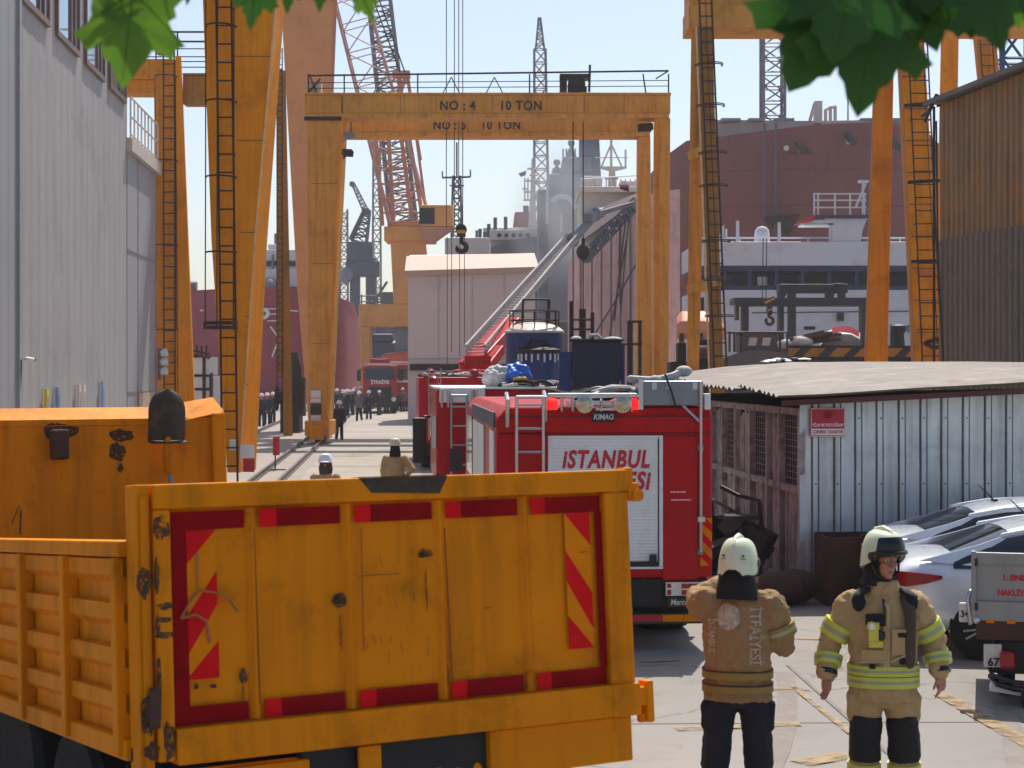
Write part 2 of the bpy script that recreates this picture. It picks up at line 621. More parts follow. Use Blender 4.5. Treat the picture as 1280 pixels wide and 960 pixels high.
strip('road', m_road, -2.6, .75, 26, 330, .004)
strip('track_bed', m_bed, -8.9, -2.62, 15, 330, .004)
j = MB()
for d in (33, 41, 47, 54, 60.5, 68, 77, 86, 97, 110):
    j.quad(RD(-2.6, d, .008), RD(.75, d, .008), RD(.75, d + .14, .008), RD(-2.6, d + .14, .008))
for d in (14.3, 21.5):
    j.quad(V((-6, d, .004)), V((9, d + .4, .004)), V((9, d + .425, .004)), V((-6, d + .025, .004)))
a, b = GP(985, 832), GP(1068, 905)
n_ = (b - a).cross(V((0, 0, 1))).normalized() * .02
a2 = b + (b - a) * 2
j.quad(a - n_ + V((0, 0, .008)), a2 - n_ + V((0, 0, .008)), a2 + n_ + V((0, 0, .008)), a + n_ + V((0, 0, .008)))
tag(j.build('slab_joints', m_joint), kind='structure')
ln = MB()
for p, q, wd in (((1176, 868), (1300, 940), .16), ((845, 912), (1000, 906), .15), ((962, 862), (1012, 862), .11), ((962, 798), (1030, 800), .09),
                 ((1000, 955), (1060, 944), .22), ((800, 828), (850, 826), .10), ((990, 858), (1064, 918), .06)):
    a, b = GP(*p), GP(*q)
    n_ = (b - a).cross(V((0, 0, 1))).normalized() * wd / 2
    z = V((0, 0, .012))
    ln.quad(a - n_ + z, b - n_ + z, b + n_ + z, a + n_ + z)
ragged(m_line, 4.5, .34, .60)
tag(ln.build('painted_markings', m_line), kind='structure')

# crane rails: long steel rails beside the road
for o_, lb in ((-3.0, 'steel crane rail along the kerbless edge of the bright concrete road'), (-3.75, 'steel crane rail in the track bed next to the rail at the road edge'),
               (-6.6, 'outer steel crane rail on the far side of the track bed by the grey building')):
    r = MB(1)
    a, b = RD(o_, 16), RD(o_, 320)
    r.bar(a + V((0, 0, .02)), b + V((0, 0, .02)), .16, .04)
    r.bar(a + V((0, 0, .09)), b + V((0, 0, .09)), .07, .10)
    t = thing('crane_rail', lb, 'rail', RD(o_, 16), 0, 'crane rails')
    r.build('rail_bar', m_rail, t)

# tyre marks on the open concrete
tm = MB()
for x0_, x1_, y0_, y1_, bend in ((.9, 2.6, 9.6, 17, .25), (2.5, 4.4, 9.6, 16.5, .3)):
    L1, L2 = [], []
    for k in range(15):
        f_ = k / 14
        c = V((x0_ + (x1_ - x0_) * f_ + bend * math.sin(f_ * 3), y0_ + (y1_ - y0_) * f_, .006))
        L1.append(c + V((-.09, 0, 0)))
        L2.append(c + V((.09, 0, 0)))
    tm.add(L1 + L2, [(k, k + 15, k + 16, k + 1) for k in range(14)])
tag(tm.build('tyre_marks', M('faint_tyre_mark', (126, 118, 110), .85, 0, .1, 3, (136, 130, 123), .9, 6, world=True)), kind='structure')

# ------------------------------------------------------------------ grey workshop building, left
m_wf = M('window_frame_brown', (120, 100, 92), .5)
m_wg = M('pale_window_glass', (150, 170, 190), .05, .6, .1, 1)


def ribbed(mb, p0, p1, z0, z1, pitch, dep, nrm, shape=(.55, .1, .25, .1), z1b=None):
    """vertical-ribbed sheet from p0 to p1 with real thickness on the back"""
    p0, p1 = V(p0), V(p1)
    L_ = (p1 - p0).length
    u = (p1 - p0) / L_
    nrm = V(nrm)
    xs, k = [], 0
    x = 0
    while x < L_:
        for fr, dd in zip(shape, (0, 0, 1, 1)):
            xs.append((min(x, L_), dd * dep))
            x += fr * pitch
    xs.append((L_, 0))
    z1b = z1 if z1b is None else z1b
    vs, fs = [], []
    for x, dd in xs:
        zt = z1 + (z1b - z1) * x / L_
        q = p0 + u * x + nrm * dd
        vs += [q + V((0, 0, z0)), q + V((0, 0, zt))]
    for i in range(len(xs) - 1):
        fs.append((2 * i, 2 * i + 2, 2 * i + 3, 2 * i + 1))
    mb.add(vs, fs)
    return mb


t = thing('workshop_building', 'tall grey clad workshop building with a row of high windows beside the crane track', 'building', RD(-9, 50))
wm = MB(1)
nr = V((1, .0664, 0)).normalized()
ribbed(wm, RD(-9, 40), RD(-9, 59), 0, 16, 1.0, .008, nr, (.4, .12, .36, .12))
wm.hexa([RD(-20, 40, 0), RD(-9.05, 40, 0), RD(-9.05, 59, 0), RD(-20, 59, 0), RD(-20, 40, 16), RD(-9.05, 40, 16), RD(-9.05, 59, 16), RD(-20, 59, 16)])
wm.build('wall', m_wall, t)
am = MB(1)
am.hexa([RD(-20, 59.02, 0), RD(-8.98, 59.02, 0), RD(-8.98, 66, 0), RD(-20, 66, 0), RD(-20, 59.02, 10.3), RD(-8.98, 59.02, 10.3), RD(-8.98, 66, 10.3), RD(-20, 66, 10.3)])
am.build('annex_wall', m_wall2, t)
jm = MB(1)
for d in (61.4,):
    jm.hexa([RD(-8.99, d, 0), RD(-8.96, d, 0), RD(-8.96, d + .06, 0), RD(-8.99, d + .06, 0), RD(-8.99, d, 10.3), RD(-8.96, d, 10.3), RD(-8.96, d + .06, 10.3), RD(-8.99, d + .06, 10.3)])
for z in (2.2, 7.0):
    jm.hexa([RD(-8.99, 59.1, z), RD(-8.955, 59.1, z), RD(-8.955, 66, z), RD(-8.99, 66, z), RD(-8.99, 59.1, z + .05), RD(-8.955, 59.1, z + .05), RD(-8.955, 66, z + .05), RD(-8.99, 66, z + .05)])
jm.build('panel_joints', M('panel_joint_grey', (140, 142, 146), .6), t)
pm = MB(1)
pm.hexa([RD(-9.4, 58.9, 10.31), RD(-8.8, 58.9, 10.31), RD(-8.8, 66.2, 10.31), RD(-9.4, 66.2, 10.31), RD(-9.4, 58.9, 10.75), RD(-8.8, 58.9, 10.75), RD(-8.8, 66.2, 10.75), RD(-9.4, 66.2, 10.75)])
pm.build('parapet', m_cream, t)
for i in range(4):
    d0 = 42.2 + i * 4.32
    fm = MB(1)
    for a, b in (((d0, 11.8), (d0 + 3.3, 11.95)), ((d0, 14.4), (d0 + 3.3, 14.55)), ((d0, 11.95), (d0 + .14, 14.4)), ((d0 + 3.16, 11.95), (d0 + 3.3, 14.4)), ((d0 + 1.9, 11.95), (d0 + 2.02, 14.4)), ((d0 + 2.5, 11.95), (d0 + 2.62, 14.4))):
        fm.hexa([RD(-9.02, a[0], a[1]), RD(-8.90, a[0], a[1]), RD(-8.90, b[0], a[1]), RD(-9.02, b[0], a[1]), RD(-9.02, a[0], b[1]), RD(-8.90, a[0], b[1]), RD(-8.90, b[0], b[1]), RD(-9.02, b[0], b[1])])
    wn = fm.build('window', m_wf, t)
    pn = MB(1)
    pn.hexa([RD(-9.02, d0 + .1, 11.9), RD(-8.95, d0 + .1, 11.9), RD(-8.95, d0 + 3.2, 11.9), RD(-9.02, d0 + 3.2, 11.9), RD(-9.02, d0 + .1, 14.45), RD(-8.95, d0 + .1, 14.45), RD(-8.95, d0 + 3.2, 14.45), RD(-9.02, d0 + 3.2, 14.45)])
    pn.build('pane', m_wg, wn)
dm = MB(1)
dm.hexa([RD(-9, 61.4, 0), RD(-8.93, 61.4, 0), RD(-8.93, 65.3, 0), RD(-9, 65.3, 0), RD(-9, 61.4, 2.15), RD(-8.93, 61.4, 2.15), RD(-8.93, 65.3, 2.15), RD(-9, 65.3, 2.15)])
dm.build('door', m_beige, t)
rm = MB(1)
for z in (10.9, 11.5, 12.15):
    rm.tube(RD(-8.9, 59.2, z), RD(-8.9, 66, z), .035)
for k in range(9):
    rm.tube(RD(-8.9, 59.2 + k * .85, 10.7), RD(-8.9, 59.2 + k * .85, 12.15), .03)
rm.build('roof_railing', m_cream, t)
t = thing('cladding_bay', 'pale ribbed cladding bay standing proud of the grey workshop wall', 'building', RD(-9, 30))
wm = MB(1)
ribbed(wm, RD(-8.6, 14), RD(-8.6, 40.2), 0, 17, .8, .008, nr, (.4, .12, .36, .12))
wm.hexa([RD(-20, 14, 0), RD(-8.64, 14, 0), RD(-8.64, 40.2, 0), RD(-20, 40.2, 0), RD(-20, 14, 17), RD(-8.64, 14, 17), RD(-8.64, 40.2, 17), RD(-20, 40.2, 17)])
wm.build('wall', m_wall2, t)
MB(1).hexa([RD(-8.65, 40.0, 0), RD(-8.53, 40.0, 0), RD(-8.53, 40.25, 0), RD(-8.65, 40.25, 0), RD(-8.65, 40.0, 17), RD(-8.53, 40.0, 17), RD(-8.53, 40.25, 17), RD(-8.65, 40.25, 17)]).build('corner_trim', m_wall, t)
# camera on its corner, with a cable down
p = RD(-8.53, 40.1, 3.2)
t = thing('security_camera', 'small white security camera on the corner of the pale bay', 'camera', p)
MB().bar((0, 0, 0), (.22, 0, 0), .05).build('bracket', m_white, t)
MB().limb([(.16, -.08, 0), (.24, .12, -.02)], .05, 10).build('body', m_white, t, True)
MB().lathe([(.045, 0), (.045, .05)], (.25, .14, -.02), 'Y', 10).build('lens', m_blk, t)
MB().limb([(0.02, 0, -.02), (-.03, .05, -1.2), (-.12, .05, -3.1)], .012, 5).build('cable', m_cable, t)
# narrow upright boards leaning on the wall
for i, (px, y0, y1, c, nm) in enumerate(((169, 486, 512, (214, 196, 60), 'narrow yellow upright board against the grey wall'), (214, 484, 512, (120, 150, 200), 'narrow blue upright board against the grey wall between yellow and white ones'),
                                         (300, 481, 512, (220, 200, 200), 'narrow white upright board, first of the close pair on the grey wall'), (319, 481, 512, (226, 214, 214), 'narrow white upright board, second of the close pair on the grey wall'),
                                         (396, 477, 512, (150, 180, 220), 'pale blue upright board standing tallest on the grey wall'))):
    px = px / 3.2
    d = 19800 / (494 - px)
    t = thing('upright_board', nm, 'board', RD(-8.9, d), 0, 'upright boards on the workshop wall')
    z1 = CH + (HY - y0) / F * d
    MB(1).hexa([RD(-8.93, d - .13, .2), RD(-8.85, d - .13, .2), RD(-8.85, d + .13, .2), RD(-8.93, d + .13, .2), RD(-8.93, d - .13, z1), RD(-8.85, d - .13, z1), RD(-8.85, d + .13, z1), RD(-8.93, d + .13, z1)]).build('panel', M('board_%d' % i, c, .5), t)
    MB(1).hexa([RD(-8.85, d - .04, .6), RD(-8.845, d - .04, .6), RD(-8.845, d + .05, .6), RD(-8.85, d + .05, .6), RD(-8.85, d - .04, z1 - .2), RD(-8.845, d - .04, z1 - .2), RD(-8.845, d + .05, z1 - .2), RD(-8.85, d + .05, z1 - .2)]).build('stripe', m_joint, t)
# cluster of floodlights at the building's far corner
t = thing('floodlight_cluster', 'white floodlight cluster on the far corner of the grey building', 'floodlight', RD(-8.9, 66, 3.2))
MB().box((.05, .05, 0), (.12, .12, 1.2)).build('mount', m_joint, t)
for z in (-.3, .05, .38):
    MB().lathe([(.10, 0), (.16, .2), (.16, .26)], (.1, -.05, z), m=Matrix.Rotation(R(-60), 4, 'X') @ Matrix.Rotation(R(60), 4, 'Y'), n=10).build('lamp', m_white, t)

# ------------------------------------------------------------------ rust streaked shed, right
t = thing('rusty_shed', 'tall rust streaked corrugated shed behind the low corrugated hut', 'shed', W(1230, 465, 43) * 1)
P0, P1 = W(1175, 465, 45), W(1420, 465, 35)
P0.z = P1.z = 0
u = (P1 - P0).normalized()
nr2 = V((u.y, -u.x, 0))
wm = MB(1)
ribbed(wm, P0, P1, 6.2, 9.72, .32, .05, nr2, (.45, .12, .31, .12))
bk = -nr2 * .06
for a, b, z0, z1 in ((P0, P1, 0, 9.7),):
    wm.hexa([a + bk * 90, a + bk, b + bk, b + bk * 90, *[q + V((0, 0, z1)) for q in (a + bk * 90, a + bk, b + bk, b + bk * 90)]])
wm.build('wall', m_rwall, t)
wm = MB(1)
ribbed(wm, P0 + nr2 * .03, P1 + nr2 * .03, 0, 6.25, .32, .05, nr2, (.45, .12, .31, .12))
wm.build('lower_wall', M('dull_brown_sheet', (130, 112, 94), .65, .1, .15, .8, (84, 70, 58), .6, .8, (80, 68, 56), .5), t)
MB(1).hexa([P0 + nr2 * .35 - u * .3 + V((0, 0, 9.73)), P1 + nr2 * .35 + V((0, 0, 9.73)), P1 - nr2 * 6 + V((0, 0, 10.6)), P0 - nr2 * 6 - u * .3 + V((0, 0, 10.6)),
            P0 + nr2 * .35 - u * .3 + V((0, 0, 9.85)), P1 + nr2 * .35 + V((0, 0, 9.85)), P1 - nr2 * 6 + V((0, 0, 10.72)), P0 - nr2 * 6 - u * .3 + V((0, 0, 10.72))]).build('roof', m_roofs, t)
MB(1).tube(P0 + nr2 * .12 - u * .1, P0 + nr2 * .12 - u * .1 + V((0, 0, 9.7)), .035).build('downpipe', m_rustp, t)
MB(1).limb([P0 + nr2 * .1 + V((0, 0, 9.3)), P0 + nr2 * .2 + u * .35 + V((0, 0, 6)), P0 + nr2 * .2 + u * .9 + V((0, 0, 1.5))], .025, 5).build('hanging_cable', m_cable, t)
MB(1).limb([P0 + nr2 * .15 - u * .6 + V((0, 0, 9.4)), P0 + nr2 * .15 - u * .2 + V((0, 0, 9.75)), P0 + nr2 * .2 + u * .3 + V((0, 0, 9.95)), P0 + nr2 * .2 - u * .2 + V((0, 0, 9.6)), P0 + nr2 * .2 - u * .7 + V((0, 0, 9.55))], .05, 6).build('coiled_cable', m_cable, t)

# ------------------------------------------------------------------ low corrugated hut
HB = RD(5.24, 22.8)
t = thing('corrugated_hut', 'low galvanised corrugated hut with a weathered wavy roof and slatted timber side', 'hut', HB, RZ)
# local: x right, y away
fm = MB()
gx = [0.0]
gp = [(0, 0), (.146, 0), (.149, -.06), (.168, -.06), (.171, .030), (.232, .030), (.235, -.06), (.254, -.06), (.257, 0)]
xs_, k = [], 0
while k * .285 < 7.4:
    xs_ += [(k * .285 + a + .006 * math.sin(k * 1.7), b) for a, b in gp]
    k += 1
vs, fs = [], []
for x, d_ in xs_:
    zt = 2.5 + .34 * x / 7.5
    for j in range(7):
        vs.append((x, -d_ - .012 * noise.noise(V((x * .9, j * .6, 2))), .02 + (zt - .02) * j / 6))
for i in range(len(xs_) - 1):
    for j in range(6):
        fs.append((i * 7 + j, i * 7 + 7 + j, i * 7 + 8 + j, i * 7 + 1 + j))
fm.add(vs, fs)
fm.build('front_sheet', m_galv, t)
nm_ = MB()
for k in range(27):
    for z in (.5, 1.45, 2.3):
        nm_.ell((.285 * k + .206, -.032, z), .011, 6, 4)
nm_.build('rivets', m_steel, t)
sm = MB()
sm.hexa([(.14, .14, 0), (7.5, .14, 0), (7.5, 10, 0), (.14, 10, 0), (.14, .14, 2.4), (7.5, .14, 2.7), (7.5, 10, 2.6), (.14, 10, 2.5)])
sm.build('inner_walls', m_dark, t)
pm = MB()
for y in (.05, 1.2, 2.0, 3.2, 4.3, 5.4, 6.4, 7.6, 9.2):
    pm.box((.03, y, 1.2), (.09, .10, 2.42))
for z in (.1, 1.35, 2.38):
    pm.box((.035, 4.7, z), (.07, 9.3, .09))
pm.build('timber_post', m_wood, t)
rnd = random.Random(3)
pk = MB()
for a, b, z0, z1 in ((.1, 1.2, 0, 1.35), (1.25, 1.95, 0, 2.3), (2.05, 3.15, 0, 1.35), (3.25, 4.25, .0, 2.3), (4.35, 5.35, .0, 1.3), (5.45, 6.4, 0, 2.3), (6.45, 9.1, 0, 1.9)):
    y = a
    while y < b - .1:
        pk.box((.07 + rnd.uniform(-.01, .01), y + .08, (z0 + z1) / 2 + rnd.uniform(-.05, .05)), (.025, .15, z1 - z0 + rnd.uniform(-.1, .05)), 0, 0, 0)
        y += .17
pk.build('side_planking', m_wood, t)
for a, b in ((.08, 1.18), (2.03, 3.17), (4.35, 5.35)):
    mm = MB()
    for k in range(9):
        y = a + (b - a) * k / 8
        mm.tube((.05, y, 1.4), (.05, y, 2.35), .006, n=4)
    for k in range(12):
        mm.tube((.05, a, 1.4 + k * .085), (.05, b, 1.4 + k * .085), .006, n=4)
    mm.build('wire_mesh', M('rusted_mesh', (160, 150, 146), .7, .2, .3), t)


def roof_sheet(ds, os_, Z, name, dz, t, mat, seed):
    mb = MB()
    nd = int((ds[-1] - ds[0]) / .05)
    no = 16
    rn = random.Random(seed)

    def lerp(xs, ys, x):
        for i in range(len(xs) - 1):
            if x <= xs[i + 1] or i == len(xs) - 2:
                f = (x - xs[i]) / (xs[i + 1] - xs[i])
                return ys[i] + (ys[i + 1] - ys[i]) * f
    top, bot = [], []
    for i in range(nd + 1):
        d = ds[0] + (ds[-1] - ds[0]) * i / nd
        for k in range(no + 1):
            o = os_[0] + (os_[-1] - os_[0]) * k / no
            col = [lerp(os_, row, o) for row in Z]
            z = lerp(ds, col, d) + .024 * math.sin(d * 2 * math.pi / .3) + .03 * noise.noise(V((o * .6, d * .5, seed))) + dz
            e = .08 * noise.noise(V((d * 1.7, 3, seed))) if k == 0 else 0
            f = .10 * noise.noise(V((o * 1.3, 7, seed))) if i == 0 else 0
            top.append(V((o - 5.24 + e, d - 22.8 + f, z)))
            bot.append(V((o - 5.24 + e, d - 22.8 + f, z - .012)))
    n1 = no + 1
    fs, n0 = [], len(top)
    for i in range(nd):
        for k in range(no):
            q = (i * n1 + k, i * n1 + k + 1, (i + 1) * n1 + k + 1, (i + 1) * n1 + k)
            fs += [q, tuple(x + n0 for x in q[::-1])]
    for i in range(nd):
        fs += [(i * n1, (i + 1) * n1, (i + 1) * n1 + n0, i * n1 + n0), (i * n1 + no, (i + 1) * n1 + no, (i + 1) * n1 + no + n0, i * n1 + no + n0)]
    for k in range(no):
        fs += [(k, k + 1, k + 1 + n0, k + n0), (nd * n1 + k, nd * n1 + k + 1, nd * n1 + k + 1 + n0, nd * n1 + k + n0)]
    mb.add(top + bot, fs)
    mb.build(name, mat, t, True, ang=60)


roof_sheet([22.35, 24.9], [4.85, 6.6, 9, 12.9], [[2.55, 2.64, 2.78, 2.96], [2.66, 2.8, 2.93, 3.0]], 'roof_front_sheet', .05, t, m_roofs, 1)
roof_sheet([24.6, 30, 33.5], [4.75, 6.6, 9, 12.9], [[2.66, 2.79, 2.92, 2.98], [2.78, 3.05, 3.06, 3.04], [2.80, 3.0, 3.0, 2.95]], 'roof_back_sheet', 0, t, m_roofs, 5)
bm_ = MB()
bm_.bar((-.3, -.3, 2.5), (7.4, -.33, 2.87), .05, .07)
bm_.build('eave_batten', M('eave_batten_brown', (90, 50, 46), .8), t)

# sign on the hut
s_ = 96.5
SX, SZ = (1034 - 1000) / s_, CH - (528 - 465) / s_
t = thing('warning_sign', 'red warning sign with a crossed out camera on the corrugated hut', 'sign', HB, math.atan(.0664))
MB().box((SX, -.075, SZ), (.455, .012, .375)).build('board', m_sign, t, bevel=.004)
bd = MB()
for a in ((SX, SZ + .178, .445, .008), (SX, SZ - .178, .445, .008)):
    bd.box((a[0], -.083, a[1]), (a[2], .004, a[3]))
for sx in (-1, 1):
    bd.box((SX + sx * .2185, -.083, SZ), (.008, .004, .348))
bd.build('border_line', m_signw, t)
cm = MB()
cm.lathe([(.056, 0), (.056, .004)], (SX, -.086, SZ + .10), 'Y', 24)
cm.build('white_disc', m_signw, t)
cm = MB()
cm.lathe([(.050, 0), (.062, 0), (.062, .004), (.050, .004), (.050, 0)], (SX, -.093, SZ + .10), 'Y', 24)
cm.build('ring', m_sign, t)
cm = MB()
cm.box((SX, -.0895, SZ + .10), (.058, .003, .034)).box((SX - .004, -.0895, SZ + .121), (.022, .003, .010))
cm.build('camera_symbol', m_blk, t)
cm = MB()
cm.box((SX, -.095, SZ + .10), (.105, .003, .009), 0, 0, R(45))
cm.build('slash', m_sign, t)
text('FİLM VE FOTOĞRAF', .056, m_signw, t, face_m((SX, -.083, SZ - .035), (1, 0, 0), (0, 0, 1)), .0015, 0, .001, sx=.80)
cm = MB()
cm.box((SX, -.083, SZ - .122), (.42, .003, .085))
cm.build('white_panel', m_signw, t)
text('ÇEKMEK YASAKTIR', .056, m_sign, t, face_m((SX, -.0865, SZ - .122), (1, 0, 0), (0, 0, 1)), .0015, 0, .001, sx=.82)
# ------------------------------------------------------------------ gantry cranes


def quadleg(mb, pts):
    """pts: list of stations (py, [(px, d) front-left, front-right, back-right, back-left]) from the bottom up"""
    rings = [[V(((px - CX) / F * d, d, z)) for px, d in q] for z, q in pts]
    mb.loft(rings)
    return mb


def zz(py, d):
    return CH + (HY - py) / F * d


def ladder(mb, p0, p1, wv, pitch=.32, r=.022, stand=None):
    p0, p1, wv = V(p0), V(p1), V(wv)
    for s in (-1, 1):
        mb.tube(p0 + wv * s / 2, p1 + wv * s / 2, r * 1.3, n=6)
    n = int((p1 - p0).length / pitch)
    for i in range(n):
        c = p0.lerp(p1, (i + .5) / n)
        mb.tube(c - wv / 2, c + wv / 2, r, n=5)
        if stand is not None and i % 8 == 3:
            for s in (-1, 1):
                mb.tube(c + wv * s / 2, c + wv * s / 2 + V(stand), r, n=5)
    return mb


def cage(mb, p0, p1, wv, out, pitch=1.5, r=.025):
    p0, p1, wv, out = V(p0), V(p1), V(wv), V(out)
    n = max(1, int((p1 - p0).length / pitch))
    A = [math.pi * k / 8 for k in range(9)]
    hp = lambda c: [c + wv * .62 * math.cos(a) + out * math.sin(a) for a in A]
    for i in range(n + 1):
        q = hp(p0.lerp(p1, i / n))
        mb.limb(q, r, 5, False)
    for k in (1, 4, 7):
        mb.tube(hp(p0)[k], hp(p1)[k], r * .7, n=5)
    return mb


# ---- gantry with the number 4 (and its twin, number 5, right behind)
def portal(D, pxl, pxr, ytop, ybot, word, label, bl, br_w, mat, base_y, twin):
    s = F / D
    org = V(((pxl + pxr) / 2 - CX, 0, 0)) / s
    t = thing('gantry_crane', label, 'gantry crane', V(((pxl + pxr) / 2 - CX, 0, 0)) / s + V((0, D, 0)))
    X = lambda px: (px - CX) / s
    z0, z1 = zz(ybot, D), zz(ytop, D)
    bm = MB(1)
    bm.b2((X(pxl), D, z0 + .18), (X(pxr), D + 1.1, z1))
    bm.b2((X(pxl) + .05, D - .08, z0), (X(pxr) - .05, D + 1.2, z0 + .175))
    bm.b2((X(pxl) - .03, D - .06, z1 + .003), (X(pxr) + .03, D + 1.16, z1 + .10))
    b = bm.build('beam', mat, t, bevel=.02)
    sm = MB(1)
    for px in (pxl + 46,):
        sm.b2((X(px), D - .012, z0 + .2), (X(px) + .05, D - .002, z1 - .02))
    sm.b2((X(pxl) - .02, D - .09, z0 - .1), (X(pxl + 46), D - .012, z0 + .05))
    sm.build('seam', m_steel, b)
    zl = zz(base_y, D) + .9
    if not twin:
        lm = MB(1)
        lm.loft([[V((X(px), dd, z)) for px, dd in q] for z, q in ((.95, ((386, D), (411, D), (413, D + 1.0), (388, D + 1.0))), (z0, ((383.5, D), (429, D), (431, D + 1.3), (386, D + 1.3))))])
        lm.build('leg', mat, t, bevel=.02)
        em = MB(1)
        em.loft([[V((X(px), dd, z)) for px, dd in q] for z, q in ((1.0, ((408.5, D - .03), (411.5, D - .03), (411.5, D - .002), (408.5, D - .002))), (z0, ((426, D - .03), (429.5, D - .03), (429.5, D - .002), (426, D - .002))))])
        em.build('lit_edge_strip', m_org, t)  # brighter orange strip paints the sunlit side of the leg
        for a, q in ((818, 838),):
            lm = MB(1)
            lm.loft([[V((X(px), dd, z)) for px, dd in q] for z, q in ((.9, ((817, D), (835, D), (835, D + 1), (817, D + 1))), (z0, ((820, D), (838, D), (838, D + 1.2), (820, D + 1.2))))])
            lm.build('leg', mat, t, bevel=.02)
            lm = MB(1)
            lm.b2((X(817.4), D - .05, 1.0), (X(824), D - .005, z0 - .05))
            lm.build('leg_stiffener', m_org2, t)
        # travelling bogies
        for px0, px1 in ((384, 414), (812, 842)):
            wm = MB(1)
            wm.b2((X(px0), D - .9, .35), (X(px1), D + 2.0, .95))
            bo = wm.build('bogie', m_org2, t, bevel=.03)
            wm = MB(1)
            for dd in (-.3, 1.4):
                wm.lathe([(.12, -.1), (.34, -.1), (.34, .1), (.12, .1)], (X((px0 + px1) / 2), D + dd, .34), 'X', 18)
            wm.build('wheels', m_steel, bo)
            wm = MB(1)
            wm.b2((X(px0 + 6), D - .95, .2), (X(px1 - 6), D - .905, .75))
            wm.build('buffer', m_org, bo)
        # panels on the left leg
        for y0, y1, mm in ((488, 497, m_signw), (498, 503, m_signw), (508, 518, m_blk), (519, 526, m_signw), (527, 545, m_org2), (505, 507, m_steel)):
            sm = MB(1)
            sm.b2((X(388.5), D - .07, zz(y1, D)), (X(401 if mm is m_signw else 402), D - .02, zz(y0, D)))
            sm.build('notice' if mm is m_signw else 'switch_box', mm, t)
    else:
        for xa, xb in ((797, 815),):
            lm = MB(1)
            lm.loft([[V((X(px), dd, z)) for px, dd in q] for z, q in ((.0, ((795, D), (816, D), (816, D + 1), (795, D + 1))), (z0, ((798, D), (813, D), (813, D + 1.1), (798, D + 1.1))))])
            lm.build('leg', mat, t, bevel=.02)
        lm = MB(1)
        lm.loft([[V((X(px), dd, z)) for px, dd in q] for z, q in ((.0, ((390, D), (412, D), (412, D + 1), (390, D + 1))), (z0, ((392, D), (428, D), (428, D + 1.1), (392, D + 1.1))))])
        lm.build('leg', mat, t, bevel=.02)
    return t, X, z0, z1


tA, XA, z0, z1 = portal(71, 381, 838, 119, 147.5, '', 'ochre gantry crane lettered NO 4 spanning the road with a railed beam', 0, 0, m_gold, 555, False)
D = 71
for s_, px in (('NO : 4', 572), ('10 TON', 651)):
    text(s_, .52, m_blk, tA, face_m((XA(px), D - .02, zz(132.5, D)), (1, 0, 0), (0, 0, 1)), .012, 0, .004, world=True, spacing=1.12, sx=.88)
em = MB(1)
for px in (500, 615, 730):
    em.b2((XA(px), D - .010, z0 + .19), (XA(px) + .03, D - .001, z1 - .02))
for y in (230, 330, 430):
    em.b2((XA(388 + (y - 150) * .012), D - .012, zz(y, D)), (XA(425 - (y - 150) * .046), D - .001, zz(y, D) + .03))
build_each(em, 'plate_seam', M('weld_seam_ochre', (140, 92, 34), .6), tA)
rl = MB(1)
for y, r_ in ((94, .04), (103, .018), (110, .018)):
    rl.tube((XA(386), D + .1, zz(y, D)), (XA(836), D + .1, zz(y - 6 if y == 94 else y - 3, D)), r_, n=6)
for px in (385, 430, 522, 662, 836):
    rl.tube((XA(px), D + .1, z1), (XA(px), D + .1, zz(92, D)), .03, n=6)
for px in (564, 618):
    for s in (-12, 12):
        rl.tube((XA(px), D + .1, zz(96, D)), (XA(px + s), D + .1, z1), .022, n=5)
rl.tube((XA(386), D + .1, zz(92, D)), (XA(397), D + .1, z1), .03, n=6)
rl.tube((XA(386), D + .1, zz(114, D)), (XA(400), D + .1, zz(98, D)), .04, n=6)
rl.tube((XA(820), D + .1, zz(98, D)), (XA(836), D + .1, zz(88, D)), .03, n=6)
rl.tube((XA(804), D + .1, zz(92, D)), (XA(808), D + .1, z1), .03, n=6)
rl.build('railing', m_steel, tA)
for px, hx, y0, y1 in ((390, .5, 103, 117),):
    MB(1).b2((XA(px) - .1, D + .2, zz(y1, D)), (XA(px) + .35, D + .6, zz(y0, D))).build('control_box', m_cream, tA)
hm = MB(1)
hm.b2((XA(700), D + .2, zz(96, D)), (XA(738), D + .9, zz(91, D)))
hm.lathe([(.05, -.3), (.36, -.3), (.36, .3), (.05, .3)], (XA(721), D + .5, zz(104, D)), 'Y', 16)
hm.b2((XA(700), D + .3, zz(113, D)), (XA(709), D + .7, zz(97, D)))
hm.b2((XA(710), D + .3, zz(113, D)), (XA(734), D + .7, zz(107, D)))
hm.tube((XA(737), D + .4, zz(113, D)), (XA(738), D + .4, zz(79, D)), .05)
hm.build('hoist_winch', m_blk, tA)
fl = MB(1)
fl.box((XA(436), D - .5, zz(193, D)), (.4, .35, .22), R(20), R(25))
fl.tube((XA(429), D, zz(198, D)), (XA(436), D - .4, zz(194, D)), .03)
fl.build('floodlight', m_steel, tA)
fl = MB(1)
fl.box((XA(438), D - .5, zz(171, D)), (.4, .35, .2), R(20), R(15))
fl.tube((XA(429), D, zz(176, D)), (XA(438), D - .4, zz(172, D)), .03)
fl.build('floodlight', m_grey, tA)
fl = MB(1)
fl.box((XA(808), D + .5, zz(157, D)), (.55, .4, .26), R(-20), R(20))
fl.build('floodlight', m_blk, tA)

tB, XB, z0b, z1b = portal(76.6, 392, 814, 128, 170.5, '', 'second ochre gantry lettered NO 5, half hidden close behind the NO 4 gantry', 0, 0, m_gold, 550, True)
for s_, px in (('NO : 5', 562), ('10 TON', 626)):
    text(s_, .52, m_blk, tB, face_m((XB(px), 76.6 - .02, zz(157.0, 76.6)), (1, 0, 0), (0, 0, 1)), .012, 0, .004, world=True, spacing=1.12, sx=.88)

